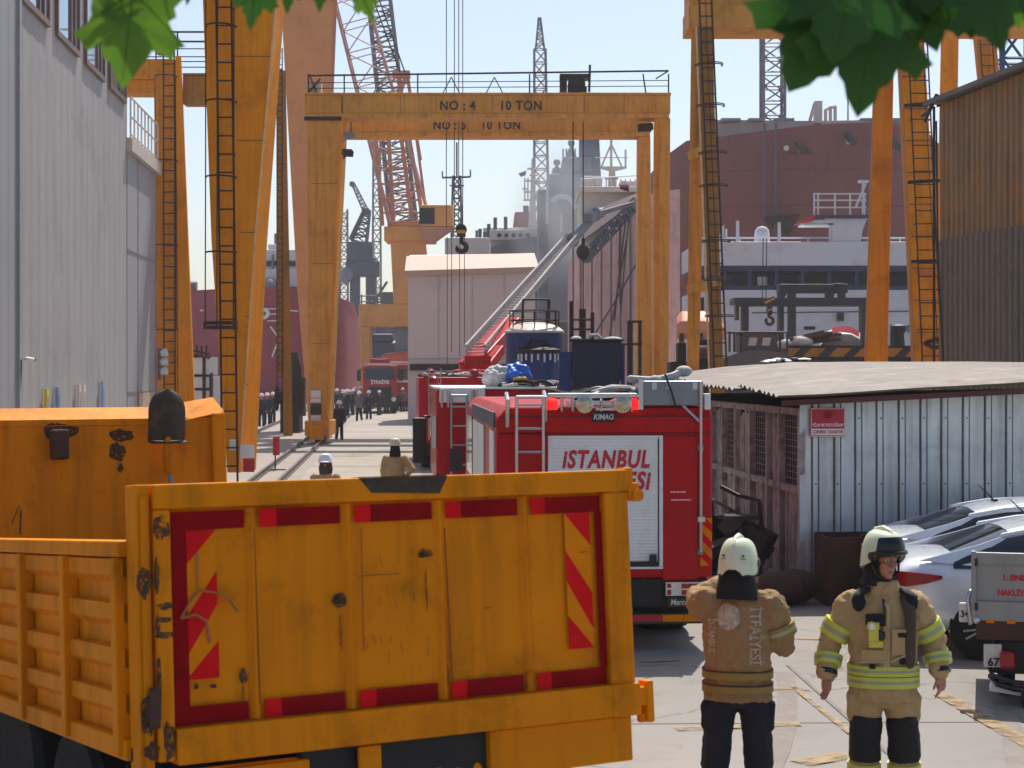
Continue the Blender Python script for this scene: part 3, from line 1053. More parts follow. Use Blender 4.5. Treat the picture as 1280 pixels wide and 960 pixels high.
# ---- hook block on ropes (belongs to the tall crane whose ropes run out of the picture)
D = 74.2
t = thing('crane_hook', 'black hook block hanging on long steel ropes in front of the pale shed', 'hook', W(577, 300, D))
X = lambda px: (px - CX) / F * D
hb = MB(1)
hb.b2((X(571), D - .2, zz(296, D)), (X(582), D + .2, zz(283, D)))
hb.lathe([(.05, -.14), (.24, -.14), (.24, .14), (.05, .14)], (X(576.5), D, zz(287, D)), 'Y', 16)
hb.build('block', m_blk, t, bevel=.03)
MB(1).b2((X(571), D - .215, zz(292, D)), (X(582), D - .205, zz(288, D))).build('yellow_band', m_gold, t)
hk = MB(1)
pts = [(577, 296), (577, 304)] + [(577 + 6.0 * math.sin(a), 309 - 5.5 * math.cos(a)) for a in [R(q) for q in range(20, 300, 20)]]
hk.limb([V((X(a), D, zz(b, D))) for a, b in pts], [.09] * 3 + [.11] * (len(pts) - 5) + [.08, .05], 8)
hk.build('hook', m_blk, t, True)
rp = MB(1)
for a, b, y0, y1 in ((558, 561, -200, 285), (568, 570, -200, 285), (573.5, 574, -200, 284), (578.5, 579, -200, 284)):
    rp.tube((X(a), D, zz(y1, D)), (X(b if False else a), D, zz(y0, D)), .02, n=5)
rp.build('rope', m_cable, t)
rp = MB(1)
for a, y1 in ((559, 455), (564.5, 440), (574.5, 445), (580.5, 430)):
    rp.tube((X(a), D + .1, zz(y1, D)), (X(a), D + .1, zz(296, D)), .016, n=5)
rp.build('load_line', m_cable, t)
# ropes of the hoist on the NO 4 gantry with its own small hook
D = 71.6
t = thing('hoist_hook', 'dark hoist hook on two ropes under the winch of the NO 4 beam', 'hook', W(730, 320, D))
X = lambda px: (px - CX) / F * D
rp = MB(1)
for a in (716.5, 729.0):
    rp.tube((X(a), D, zz(470 if a < 720 else 425, D)), (X(a), D, zz(152, D)), .028, n=5)
rp.build('rope', m_cable, t)
hb = MB(1)
hb.ell((X(729), D, zz(315, D)), (.28, .2, .34))
hb.b2((X(727), D - .1, zz(312, D)), (X(731), D + .1, zz(298, D)))
hb.build('block', m_steel, t)

# ---- big orange gantry leg, nearest left (with caged ladder)
D = 42
t = thing('orange_gantry_leg', 'near orange gantry leg with a caged ladder, behind the yellow dump body', 'gantry crane', W(303, 465, D) * 1 - V((0, 0, CH)))
lg = MB(1)
zt = zz(-150, D)
lg.loft([[V((X_, d_, z)) for X_, d_ in q] for z, q in (
    (.5, [((px - CX) / F * d_, d_) for px, d_ in ((284, D), (299.5, D), (320, D + 1.2), (302, D + 1.4))]),
    (zz(300, D), [((px - CX) / F * d_, d_) for px, d_ in ((264, D), (319, D), (334, D + 1.1), (285, D + 1.4))]),
    (zt, [((px - CX) / F * d_, d_) for px, d_ in ((248, D), (359, D), (366, D + 1.0), (272, D + 1.4))]))])
lg.build('leg', m_org, t, bevel=.015)
em = MB(1)
em.loft([[V(((px - CX) / F * d_, d_, z)) for px, d_ in q] for z, q in (
    (.5, ((298.2, D - .035), (300.2, D - .035), (300.2, D - .003), (298.2, D - .003))),
    (zz(300, D), ((317.6, D - .035), (319.8, D - .035), (319.8, D - .003), (317.6, D - .003))),
    (zt, ((357.4, D - .035), (360, D - .035), (360, D - .003), (357.4, D - .003))))])
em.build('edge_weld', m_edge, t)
em = MB(1)
for y, xa_, xb_ in ((70, 258, 338), (175, 262, 329), (290, 266, 320), (395, 271, 312), (480, 276, 306)):
    em.b2(W(xa_ + 34, y + 1, D - .012), W(xb_, y, D + .0))
build_each(em, 'plate_seam', M('weld_seam_brown', (150, 84, 12), .6), t)
ld = MB(1)
P = lambda px, py, dd=0: W(px, py, D + dd)
la, lb = P(288, 640, -.22), P(278, -140, -.22)
ladder(ld, la, lb, (.36, 0, 0), .43, .02, (0, .2, 0))
ld.build('ladder', m_steel, t)
cg = MB(1)
cage(cg, P(276, 410, -.24), P(277, -60, -.24), (.58, 0, 0), (0, -.55, 0), 1.78, .022)
cage(cg, P(276, 410, -.24), P(276, 404, -.24), (.60, 0, 0), (0, -.55, 0), .1, .045)
cg.build('ladder_cage', m_steel, t)
for (x0, x1, y0, y1, mm) in ((300, 318, 556, 572, m_signw), (304, 318, 573, 590, m_sign), (287, 296, 549, 563, m_signw)):
    MB(1).b2(P(x0, y1, -.05), P(x1, y0, -.04)).build('notice', mm, t)
MB(1).b2(P(282, 660, -.5), P(325, 608, 2.4)).build('bogie', m_org2, t, bevel=.03)
bl = MB(1)
bl.b2(V(((150 - CX) / F * D, D, zt - 1.2)), V(((360 - CX) / F * D, D + 1.4, zt + .8)))
bl.build('head_beam', m_org, t)

# ---- second left gantry: leg with ladder and a short beam over the building corner
D = 67.5
t = thing('brown_orange_gantry', 'brown orange gantry with caged ladder at the corner of the grey building', 'gantry crane', W(220, 465, D) - V((0, 0, CH)))
lg = MB(1)
lg.loft([[V(((px - CX) / F * d_, d_, z)) for px, d_ in q] for z, q in (
    (.1, ((197, D), (222, D), (246.5, D + 1.0), (222, D + 1.2))), (zz(75, D), ((192, D), (219, D), (226.5, D + .9), (200, D + 1.2))))])
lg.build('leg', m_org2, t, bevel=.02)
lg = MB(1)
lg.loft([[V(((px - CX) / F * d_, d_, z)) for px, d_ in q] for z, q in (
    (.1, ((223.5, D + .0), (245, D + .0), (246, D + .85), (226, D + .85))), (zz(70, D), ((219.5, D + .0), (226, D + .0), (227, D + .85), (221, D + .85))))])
lg.build('lit_side_face', m_org, t)  # brighter orange than the front: sun on this side is in the colour
bmm = MB(1)
bmm.b2(V(((120 - CX) / F * D, D + .1, zz(98, D))), V(((218 - CX) / F * D, D + 1.3, zz(73, D))))
bmm.b2(V(((120 - CX) / F * D, D + .3, zz(116, D))), V(((214 - CX) / F * D, D + 1.2, zz(98, D) - .005)))
bmm.build('beam', m_org2, t, bevel=.03)
bmm = MB(1)
bmm.b2(V(((226 - CX) / F * D, D + .4, zz(128, D))), V(((330 - CX) / F * D, D + 1.2, zz(92, D))))
bmm.b2(V(((226 - CX) / F * D, D + .3, zz(92, D) + .005)), V(((330 - CX) / F * D, D + 1.3, zz(89.5, D))))
bmm.build('cross_beam', m_gold_d, t, bevel=.02)
ld = MB(1)
P = lambda px, py, dd=0: W(px, py, D + dd)
ladder(ld, P(212, 500, -.25), P(211, 60, -.25), (.42, 0, 0), .40, .022, (0, .25, 0))
ld.build('ladder', m_steel, t)
cg = MB(1)
cage(cg, P(209, 412, -.26), P(208, 96, -.26), (.68, 0, 0), (0, -.6, 0), 2.9, .025)
cg.build('ladder_cage', m_steel, t)
rl = MB(1)
for y in (40, 52):
    rl.tube(P(172, y, .5), P(330, y, .5), .04, n=5)
for y in (61, 71, 77, 84):
    rl.tube(P(172, y, .5), P(330, y, .5), .022, n=5)
for px in (195, 213, 222, 262, 300):
    rl.tube(P(px, 92, .5), P(px, 40, .5), .03, n=5)
rl.tube(P(213, 76, .3), P(213, 38, .3), .05, n=5)
rl.build('railing', m_steel, t)
MB(1).b2(P(195, 67, .2), P(217, 52, .7)).build('control_box', m_grey, t, bevel=.02)

# ---- tall salmon leg between the two left gantries
D = 88
t = thing('salmon_gantry', 'tall faded salmon gantry leg rising high behind the NO 4 gantry', 'gantry crane', W(400, 465, D) - V((0, 0, CH)))
lg = MB(1)
lg.loft([[V(((px - CX) / F * d_, d_, z)) for px, d_ in q] for z, q in (
    (.1, ((386, D), (402, D), (402, D + 1.2), (386, D + 1.2))), (zz(350, D), ((371, D), (408, D), (408, D + 1.4), (371, D + 1.4))), (zz(-80, D), ((347, D), (424, D), (424, D + 1.6), (347, D + 1.6))))])
lg.build('leg', m_pink, t, bevel=.03)
MB(1).loft([[V(((px - CX) / F * d_, d_, z)) for px, d_ in q] for z, q in ((zz(350, D), ((406, D - .05), (408.2, D - .05), (408.2, D - .005), (406, D - .005))), (zz(-80, D), ((420, D - .05), (424.6, D - .05), (424.6, D - .005), (420, D - .005))))]).build('edge_stripe', m_cranr, t)
bmm = MB(1)
bmm.b2(W(330, -78, D), W(1000, -150, D + 2))
bmm.build('beam', m_pink, t, bevel=.03)
# ---- narrow dull column with a lattice ladder
D = 80
t = thing('dull_gantry', 'narrow dull ochre gantry column with ladder between the orange and salmon legs', 'gantry crane', W(352, 465, D) - V((0, 0, CH)))
P = lambda px, py, dd=0: W(px, py, D + dd)
lg = MB(1)
lg.b2(P(345.5, 470), P(354, 88, .5))
lg.loft([[V(((px - CX) / F * d_, d_, z)) for px, d_ in q] for z, q in ((0, ((354.3, D), (366, D), (366, D + .6), (354.3, D + .6))), (zz(88, D), ((352.5, D), (357, D), (357, D + .6), (352.5, D + .6))))])
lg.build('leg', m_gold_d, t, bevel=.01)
ld = MB(1)
ladder(ld, P(349.5, 500, -.15), P(349.5, 60, -.15), (.24, 0, 0), .3, .02, (0, .15, 0))
ld.build('ladder', m_steel, t)
hb = MB(1)
hb.b2(P(338, 99, .1), P(356, 90, .8))
hb.build('head', m_gold_d, t)

# ---- right gantry: head beam, left leg pair with ladder, right leg pair
D = 58
t = thing('wide_gantry', 'wide orange gantry with ladders on two of its legs, standing behind the hut', 'gantry crane', W(1000, 465, D) - V((0, 0, CH)))
P = lambda px, py, dd=0: W(px, py, D + dd)
bmm = MB(1)
bmm.b2(P(861, 22, .2), P(1330, -60, 1.8))
bmm.b2(P(861, 34, -.1), P(1330, 22.3, 2.0))
bmm.build('beam', m_gold, t, bevel=.03)


def leg(zy, a, b, dd, name, mat, w=.9):
    lm = MB(1)
    lm.loft([[V(((px - CX) / F * d_, d_, z)) for px, d_ in q] for z, q in (
        (zy[0], ((a[0], D + dd[0]), (a[1], D + dd[0]), (a[1], D + dd[0] + w), (a[0], D + dd[0] + w))), (zy[1], ((b[0], D + dd[1]), (b[1], D + dd[1]), (b[1], D + dd[1] + w), (b[0], D + dd[1] + w))))])
    return lm.build(name, mat, t, bevel=.02)


leg((0, zz(34, D)), (857, 871), (864, 884), (0, .3), 'leg', m_gold)
leg((0, zz(34, D)), (893, 908), (872, 890), (-1.2, -.15), 'leg', m_gold_d, .5)  # ladder leg: duller ochre puts its shade into the colour
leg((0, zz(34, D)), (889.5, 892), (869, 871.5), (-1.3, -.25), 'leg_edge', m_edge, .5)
br = MB(1)
br.bar(P(864, 196, .3), P(886, 186, -.2), .35, .3)
br.bar(P(864, 362, .3), P(896, 352, -.8), .35, .3)
build_each(br, 'leg_brace', m_gold, t)
ld = MB(1)
ladder(ld, P(901, 470, -1.35), P(881, -20, -.45), (.40, 0, 0), .42, .024, (0, .2, 0))
ld.build('ladder', m_steel, t)
cg = MB(1)
for y in (82, 133, 192, 233, 302, 350, 395):
    cx_ = 881 + (y + 20) / 490 * 20
    d_ = -.45 - .9 * (y + 20) / 490
    cage(cg, P(cx_, y + 1, d_), P(cx_, y - 1, d_), (.7, 0, 0), (.12, -.6, 0), 3, .02)
cg.tube(P(881, -20, -1.0), P(898, 395, -1.75), .015, n=4)
cg.build('ladder_cage', m_steel, t)
leg((0, zz(34, D)), (1079, 1107), (1096, 1118), (0, .6), 'leg', m_org)
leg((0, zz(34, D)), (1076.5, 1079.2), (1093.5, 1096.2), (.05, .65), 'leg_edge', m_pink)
leg((0, zz(34, D)), (1150, 1186), (1124, 1154), (-1.4, -.2), 'leg', m_org)
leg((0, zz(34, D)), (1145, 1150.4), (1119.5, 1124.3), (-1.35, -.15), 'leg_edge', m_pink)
em = MB(1)
for k in range(9):
    y = 95 + k * 40
    f_ = (y - 34) / 430
    em.b2(P(1125 + 24 * f_, y + 1, -.25 - 1.3 * f_), P(1153 + 32 * f_, y, -.21 - 1.2 * f_))
build_each(em, 'plate_seam', MATS['weld_seam_brown'], t)
ld = MB(1)
ladder(ld, P(1166, 470, -1.75), P(1144, -20, -.5), (.62, 0, 0), .42, .02, (0, .3, 0))
ld.build('ladder', m_steel, t)
cg = MB(1)
for y in (132, 228, 327):
    f_ = (y + 20) / 490
    cage(cg, P(1144 + 22 * f_, y + 1, -.5 - 1.25 * f_), P(1144 + 22 * f_, y - 1, -.5 - 1.25 * f_), (.85, 0, 0), (.5, -.55, 0), 3, .03)
cg.limb([P(1158, 428, -1.6), P(1170, 424, -2.0), P(1184, 426, -2.0), P(1190, 430, -1.4), P(1182, 434, -1.9), P(1166, 434, -2.1), P(1157, 430, -1.7)], .07, 6)
cg.tube(P(1150, -20, -1.0), P(1172, 430, -2.1), .015, n=4)
cg.build('ladder_cage', m_steel, t)
# ---- farther gantry legs over the rusty shed
D = 72
t = thing('far_orange_gantry', 'pair of orange gantry legs rising above the rust streaked shed', 'gantry crane', W(1210, 465, D) - V((0, 0, CH)))
P = lambda px, py, dd=0: W(px, py, D + dd)
leg((0, zz(0, D)), (1166, 1190), (1177, 1199), (0, .6), 'leg', m_org)
leg((0, zz(0, D)), (1270, 1296), (1216, 1240), (-.8, 0), 'leg', m_org2)
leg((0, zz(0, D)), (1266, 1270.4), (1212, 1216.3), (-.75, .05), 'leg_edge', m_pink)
bmm = MB(1)
bmm.b2(P(1160, 4, .1), P(1300, -40, 1.2))
bmm.build('beam', m_org2, t)
ld = MB(1)
ladder(ld, P(1250, 300, -.75), P(1230, 10, -.2), (.5, 0, 0), .42, .02)
ld.build('ladder', m_steel, t)
t = thing('blue_lattice_mast', 'blue steel lattice tower behind the top of the rust streaked shed', 'tower', W(1268, 465, 84) - V((0, 0, CH)))
MB(1).lattice(W(1268, 465, 84) - V((0, 0, CH)), W(1268, -40, 84), 1.7, 1.6, 10, .14, .07).build('mast', m_lattb, t)

# ---- orange jib crane on a portal, far off
D = 150
t = thing('jib_crane', 'orange shipyard jib crane on a portal with a raised lattice boom', 'crane', W(505, 465, D) - V((0, 0, CH)))
P = lambda px, py, dd=0: W(px, py, D + dd)
pm = MB(1)
pm.b3(P(448, 408), P(540, 380, 3))
pm.b3(P(450, 520), P(463, 408, 2))
pm.build('portal', m_crane, t, bevel=.1)
pm = MB(1)
pm.b3(P(494, 480, 1), P(511, 408.5, 3))
pm.build('portal_leg', m_grey, t)
pm = MB(1)
pm.loft([[P(a, y, dd) for a, dd in ((x0, 0), (x1, 0), (x1, 3), (x0, 3))] for y, x0, x1 in ((380, 492, 540), (300, 488, 532))])
pm.build('pedestal', m_crane, t, bevel=.1)
pm = MB(1)
pm.b3(P(480, 301, -.5), P(543, 283, 4))
pm.b3(P(484, 283, -.2), P(540, 276, 3.5))
pm.build('slew_platform', m_crane, t, bevel=.08)
pm = MB(1)
pm.b3(P(525, 283, -1.5), P(566, 256, 2))
pm.build('machine_house', m_crane, t, bevel=.08)
MB(1).b3(P(524, 280, -1.6), P(543, 260, -1.5)).build('cab_window', m_winb, t)
MB(1).prism([P(527, 283.5, -1.5), P(566, 283.5, -1.5), P(540, 302, -1.5), P(527, 300, -1.5)], (0, 3, 0)).build('house_bracket', m_cranr, t)
bm_ = MB(1)
bm_.lattice(P(512, 276, 1), P(428, -40, 1), 3.4, 2.6, 9, .13, .05)
bm_.build('boom', M('boom_faded_red', (186, 136, 122), .6), t)
bm_ = MB(1)
for a, b in ((478, 470), (492, 486), (516, 502), (530, 512)):
    bm_.bar(P(a, 282, .5), P(b, 175, .5), .34)
for y in (190, 210, 230, 250, 266):
    f_ = (282 - y) / 107
    bm_.bar(P(478 - 8 * f_, y, .5), P(530 - 18 * f_, y, .5), .16)
bm_.bar(P(482, 175, .5), P(508, 92, .8), .34)
bm_.bar(P(505, 175, .5), P(498, 92, .8), .34)
bm_.bar(P(526, 200, .5), P(508, 92, .8), .22)
bm_.bar(P(532, 258, .5), P(510, 95, .8), .22)
for y in (104, 118, 132, 150, 166):
    f_ = (y - 92) / 90
    bm_.bar(P(498 - 14 * f_, y, .7), P(508 + 16 * f_, y, .7), .16)
bm_.b3(P(490, 95, 0), P(512, 88, 1.5))
bm_.build('mast_frame', m_cranr, t)
bm_ = MB(1)
bm_.tube(P(500, 90), P(452, -40), .06, n=4)
bm_.tube(P(506, 90), P(460, -40), .06, n=4)
bm_.build('stay_rope', m_cable, t)
rl = MB(1)
for y in (365, 372):
    rl.tube(P(450, y + 5, .2), P(494, y + 5, .2), .06, n=4)
for px in (452, 462, 472, 482, 492):
    rl.tube(P(px, 382, .2), P(px, 368, .2), .06, n=4)
rl.b3(P(477, 380, .1), P(491, 365, .2))
rl.bar(P(466, 380, .1), P(484, 352, .1), .2)
rl.build('walkway_railing', m_latt, t)
# second lattice boom to its right
D = 165
t = thing('lattice_boom_crane', 'grey lattice crane boom leaning behind the orange jib crane', 'crane', W(500, 465, D) - V((0, 0, CH)))
MB(1).lattice(W(506, 290, D), W(470, -40, D), 2.4, 2.0, 26, .16, .08).build('boom', m_latt, t)
MB(1).b3(W(495, 465, D) - V((0, 0, CH)), W(515, 290, D + 2.5)).build('tower_base', m_latt, t)
# ------------------------------------------------------------------ ships and far yard


def wallhull(mb, cols, thick, z0=0.0):
    """curved hull shell: cols = (px, top_py, d); real thickness towards the back"""
    front_b = [V(((px - CX) / F * d, d, z0)) for px, y, d in cols]
    front_t = [W(px, y, d) for px, y, d in cols]
    n = len(cols)
    back = lambda q: q + V((0, thick, 0))
    rings = [front_b, front_t, [back(p) for p in front_t], [back(p) for p in front_b]]
    vs = [p for r in rings for p in r]
    fs = []
    for k in range(4):
        a, b = k * n, ((k + 1) % 4) * n
        for i in range(n - 1):
            fs.append((a + i, a + i + 1, b + i + 1, b + i))
    fs += [(0, n, 2 * n, 3 * n), (n - 1, 4 * n - 1, 3 * n - 1, 2 * n - 1)]
    mb.add(vs, fs)
    return mb


def base(px, d):
    return V(((px - CX) / F * d, d, 0))


# ---- crimson ship, left
D = 165
t = thing('crimson_ship', 'crimson hulled ship with white deckhouse seen between the orange and salmon gantry legs', 'ship', base(320, D))
P = lambda px, py, dd=0: W(px, py, D + dd)
wallhull(MB(1), [(150, 366, D + 6), (240, 363, D + 2), (300, 360, D), (345, 359, D), (400, 362, D + 2), (425, 372, D + 6), (436, 400, D + 14)], 14).build('hull', m_hullr, t, True)
sm = MB(1)
for y in (386, 392.5, 401):
    sm.b3(P(334, y + .6, -.2), P(352, y - .6, -.05))
sm.limb([P(330, 392 + 5 * math.sin(R(a)), -.2) + (P(335, 392, 0) - P(330, 392, 0)) * math.cos(R(a)) for a in range(-100, 101, 20)], .18, 5)
for a, b in (((338, 408), (352, 428)), ((340, 446), (346, 430)), ((250, 388), (254, 388)), ((362, 388), (372, 389))):
    sm.bar(P(*a, -.1), P(*b, -.1), .12)
sm.build('hull_marking', m_signw, t)
sm = MB(1)
sm.b3(P(326, 359, 2), P(392, 336, 8))
sm.b3(P(330, 336.3, 2.5), P(390, 312, 7))
sm.b3(P(335, 312.3, 3), P(352, 305, 6))
sm.build('deckhouse', m_shipw, t, bevel=.1)
wm = MB(1)
wm.b3(P(328, 333, 2.42), P(388, 326, 2.48))
wm.build('window_band', m_winb, t)
wm = MB(1)
wm.tube(P(345, 312, 4), P(345, 292, 4), .18)
wm.tube(P(341, 318, 2.2), P(341, 346, 2.2), .12)
wm.tube(P(372, 320, 3), P(372, 280, 3), .12)
wm.tube(P(236, 358, 4), P(246, 358, 4), .5)
wm.build('mast', m_latt, t)
wm = MB(1)
wm.ell(P(338, 356, 1.5), (.9, .9, .7))
wm.b3(P(405, 359, 3), P(418, 346, 6))
wm.build('deck_winch', m_grey, t)
# white funnel ship at the far end of the road's left edge
D = 210
t = thing('white_red_ship', 'small white ship with a red funnel far off beside the NO 4 gantry leg', 'ship', base(428, D))
P = lambda px, py, dd=0: W(px, py, D + dd)
wallhull(MB(1), [(402, 440, D), (424, 436, D), (440, 432, D + 4)], 12).build('hull', m_hullr, t, True)
sm = MB(1)
sm.b3(P(404, 438, 1), P(442, 412, 7))
sm.b3(P(408, 412, 1.5), P(438, 398, 6))
sm.build('deckhouse', m_shipw, t, bevel=.1)
sm = MB(1)
sm.lathe([(.95, 0), (.95, 1.3), (.7, 1.35), (.6, 1.2)], P(429, 398, 3), n=14)
sm.build('funnel', m_hullr, t, True)
# ---- dark far jib crane
D = 230
t = thing('far_grey_crane', 'dark grey portal crane with a raised jib, hazy behind the NO 4 gantry leg', 'crane', base(452, D))
P = lambda px, py, dd=0: W(px, py, D + dd)
cm = MB(1)
cm.b3(P(437, 500), P(449, 322, 2)).b3(P(457, 500), P(470, 322, 2)).b3(P(432, 345, -.3), P(474, 326, 3)).b3(P(433, 326, -.3), P(466, 302, 3))
cm.build('portal', m_crang, t, bevel=.15)
cm = MB(1)
cm.lattice(P(448, 302, 1), P(459, 262, 1), 2.2, .8, 5, .16, .09)
cm.bar(P(440, 302, 1), P(457, 262, 1), .28)
cm.b3(P(452, 268, .5), P(461, 260, 1.8))
cm.build('mast', m_crang, t)
cm = MB(1)
cm.lattice(P(457, 263, 1), P(441, 229, 1), .7, .4, 8, .08, .045)
cm.ell(P(440, 230, 1), (.35, .35, .4))
cm.build('jib', m_crang, t)
cm = MB(1)
cm.ell(P(433, 342, 0), (1.0, 1, .9))
cm.ell(P(432, 348, 0), (.8, 1, .7))
cm.build('rope_drum', m_grey, t)
# thin distant lattice tower just right of it
D = 260
for px, y0, lb in ((471, 172, 'taller thin lattice tower next to the far grey crane'), (430, 262, 'shorter thin lattice tower between the NO 4 gantry leg and the grey crane')):
    t = thing('lattice_tower', lb, 'tower', base(px, D))
    MB(1).lattice(base(px, D), W(px, y0, D), 1.4, 1.0, 22, .12, .07).build('mast', m_latt, t)
# tall slim lattice mast above the gantry
D = 220
t = thing('lattice_mast', 'tall tapering lattice mast rising above the NO 4 beam beside its winch', 'mast', base(678, D))
MB(1).lattice(base(679, D), W(675, 62, D), 2.2, 1.4, 26, .16, .08).build('tower', m_latt, t)
MB(1).lattice(W(675, 62, D), W(674.5, 22, D), 1.1, .25, 6, .12, .06).build('mast_tip', m_latt, t)
# ladder mast in front of the hook ropes
D = 190
t = thing('signal_mast', 'dark signal mast with crossarms just behind the hook ropes', 'mast', base(572, D))
P = lambda px, py, dd=0: W(px, py, D + dd)
mm = MB(1)
mm.lattice(base(571, D), P(571, 220), 2.0, .8, 20, .12, .07)
mm.tube(P(571, 222), P(571, 178), .1)
mm.tube(P(553, 222), P(588, 221), .12)
mm.tube(P(553, 222), P(553, 214), .08)
mm.tube(P(588, 221), P(588, 212), .08)
mm.tube(P(562, 232), P(580, 232), .08)
mm.build('mast', m_crang, t)
# ---- pale shed in the middle
D = 100
t = thing('pale_shed', 'windowless pale pinkish shed with a sunlit roof at the end of the road', 'shed', base(590, D))
P = lambda px, py, dd=0: W(px, py, D + dd)
mb = MB(1)
mb.hexa([base(510, D), base(669, D), base(665, D + 9), base(512, D + 9), P(510, 342), P(669, 339), P(665, 339, 9) + V((0, 0, 1.1)), P(512, 341, 9) + V((0, 0, 1.1))])
mb.build('wall', m_shedw, t)
mb = MB(1)
a = [P(506, 344.5, -.3), P(673.5, 339.5, -.3), P(668, 322, 5.5), P(508, 326, 5.5)]
mb.hexa(a + [p + V((0, .02, .28)) for p in a])
mb.build('roof', m_shedr, t)
mb = MB(1)
mb.b3(P(510, 449, -.05), P(668, 448, -.01))
for px in (548, 590, 630):
    mb.b3(P(px, 449, -.03), P(px + .5, 342, -.005))
mb.build('wall_seam', M('shed_seam', (164, 148, 150), .6), t)
mb = MB(1)
mb.b3(P(512, 463, -.2), P(668, 455, -.02))
mb.build('plinth', m_dark, t)
# ---- dark ship with cream bridge
D = 185
t = thing('dark_ship', 'dark grey ship bow with cream wheelhouse and red funnel behind the pale shed', 'ship', base(655, D))
P = lambda px, py, dd=0: W(px, py, D + dd)
wallhull(MB(1), [(560, 318, D + 14), (605, 312, D + 7), (640, 300, D + 2), (680, 294, D), (710, 292, D), (735, 290, D + 4)], 16).build('hull', m_hulld, t, True)
mb = MB(1)
mb.b3(P(604, 318, 7), P(700, 284.5, 15)).b3(P(612, 300, 6), P(692, 287, 7.1))
mb.build('wheelhouse', m_cream, t, bevel=.1)
mb = MB(1)
for px in (624, 633, 642, 651, 660):
    mb.lathe([(.24, 0), (.24, .06)], P(px, 294, 5.9), 'Y', 12)
mb.build('porthole', m_winb, t)
mb = MB(1)
mb.loft([[P(x, y, dd) for x, dd in ((a, 9), (b, 9), (b, 13), (a, 13))] for y, a, b in ((285, 641, 664), (268, 643, 664), (265, 644, 663))])
mb.build('funnel', m_hullr, t)
mb = MB(1)
mb.b3(P(654, 266, 9), P(661, 257, 11))
mb.build('funnel_cap', m_crang, t)
mb = MB(1)
mb.loft([[P(x, y, dd) for x, dd in ((a, 8), (b, 8), (b, 9), (a, 9))] for y, a, b in ((285, 660, 671), (240, 663, 669), (198, 664.5, 666.5))])
for y, a, b in ((250, 654, 678), (240, 655, 676), (226, 656, 674), (236, 653, 660), (211, 659, 672), (219, 662, 672)):
    mb.tube(P(a, y, 8.5), P(b, y, 8.5), .12, n=5)
for px in (656, 660, 674):
    mb.tube(P(px, 250, 8.5), P(px, 222, 8.5), .08, n=5)
mb.build('mast', m_cream, t)
mb = MB(1)
mb.prism([P(648, 217, 8), P(658, 213, 8), P(657, 219, 8), P(651, 221, 8)], (0, .2, 0))
mb.build('signal_flag', m_crang, t)
mb = MB(1)
for px, y in ((600, 286), (606, 290), (619, 272), (632, 271), (611, 280)):
    mb.tube(P(px, 300, 7), P(px, y, 7), .2, n=6)
mb.build('deck_pipes', m_crang, t)
mb = MB(1)
mb.limb([P(656, 288, 4), P(666, 286, 4), P(676, 288, 4), P(684, 293, 4)], .25, 6)
mb.build('davit_arm', m_cream, t, True)
# cream low block left of it
t = thing('cream_quay_block', 'low cream quay building between the jib crane and the dark ship bow', 'building', base(590, 175))
MB(1).b3(base(556, 175), W(612, 297, 183)).build('wall', m_cream, t, bevel=.1)
mb = MB(1)
for px in (566, 578, 596):
    mb.tube(W(px, 297, 178), W(px, 288, 178), .15, n=5)
mb.build('roof_vents', m_crang, t)
# ---- grey ship: stepped towers
D = 160
t = thing('grey_ship', 'grey ship superstructure with stepped funnels in thin smoke', 'ship', base(720, D))
P = lambda px, py, dd=0: W(px, py, D + dd)
mb = MB(1)
mb.b3(P(686, 400, 1), P(740, 217, 8)).b3(P(703, 217.2, 1.5), P(740, 196, 7))
mb.b3(P(672, 400, 3), P(687, 236, 8))
mb.build('superstructure', m_grey, t, bevel=.15)
mb = MB(1)
mb.loft([[P(x, y, dd) for x, dd in ((a, 2), (b, 2), (b, 7), (a, 7))] for y, a, b in ((400, 722, 756), (236, 723, 752), (150, 724, 748))])
mb.build('funnel', M('ship_funnel_grey', (92, 96, 110), .55, 0, .1, .4, None, .3, 1, None, .3, world=True), t, bevel=.1)
mb = MB(1)
for px, y in ((696, 203), (714, 179)):
    mb.ell(P(px, y, 3), (.33, .33, .33))
    mb.lathe([(.5, 0), (.4, .5), (.15, .6), (.15, 1.1)], P(px, 217 if px < 700 else 196, 3), n=10)
for px in (704, 708, 711, 719):
    mb.tube(P(px, 200, 2), P(px, 186, 2), .08, n=5)
mb.build('radar_dome', m_grey, t, True)
mb = MB(1)
mb.limb([P(692, 250, .5), P(698, 246, .5), P(708, 246, .5), P(716, 252, .5), P(719, 258, .5)], .28, 6)
mb.tube(P(684, 232, .6), P(684, 280, .6), .14, n=5)
mb.tube(P(702, 268, .7), P(702, 290, .7), .14, n=5)
mb.build('davit_arm', m_shipw, t, True)
# ---- thin grey smoke drifting before it
smo = MB(1).ell(W(702, 262, 150), (5.4, 4, 7.2), 24, 16).build('smoke', m_sack)
sv = bpy.data.materials.new('grey_smoke')
sv.use_nodes = True
nt = sv.node_tree
nt.nodes.remove(nt.nodes['Principled BSDF'])
pv = nt.nodes.new('ShaderNodeVolumePrincipled')
pv.inputs['Color'].default_value = (.72, .74, .78, 1)
tc = nt.nodes.new('ShaderNodeTexCoord')
mp = nt.nodes.new('ShaderNodeMapping')
mp.inputs['Location'].default_value = (-1, -1, -1)
mp.inputs['Scale'].default_value = (2, 2, 2)
ln_ = nt.nodes.new('ShaderNodeVectorMath')
ln_.operation = 'LENGTH'
mr = nt.nodes.new('ShaderNodeMapRange')
mr.inputs['From Min'].default_value, mr.inputs['From Max'].default_value, mr.inputs['To Min'].default_value, mr.inputs['To Max'].default_value = .1, 1, .42, 0
nz = nt.nodes.new('ShaderNodeTexNoise')
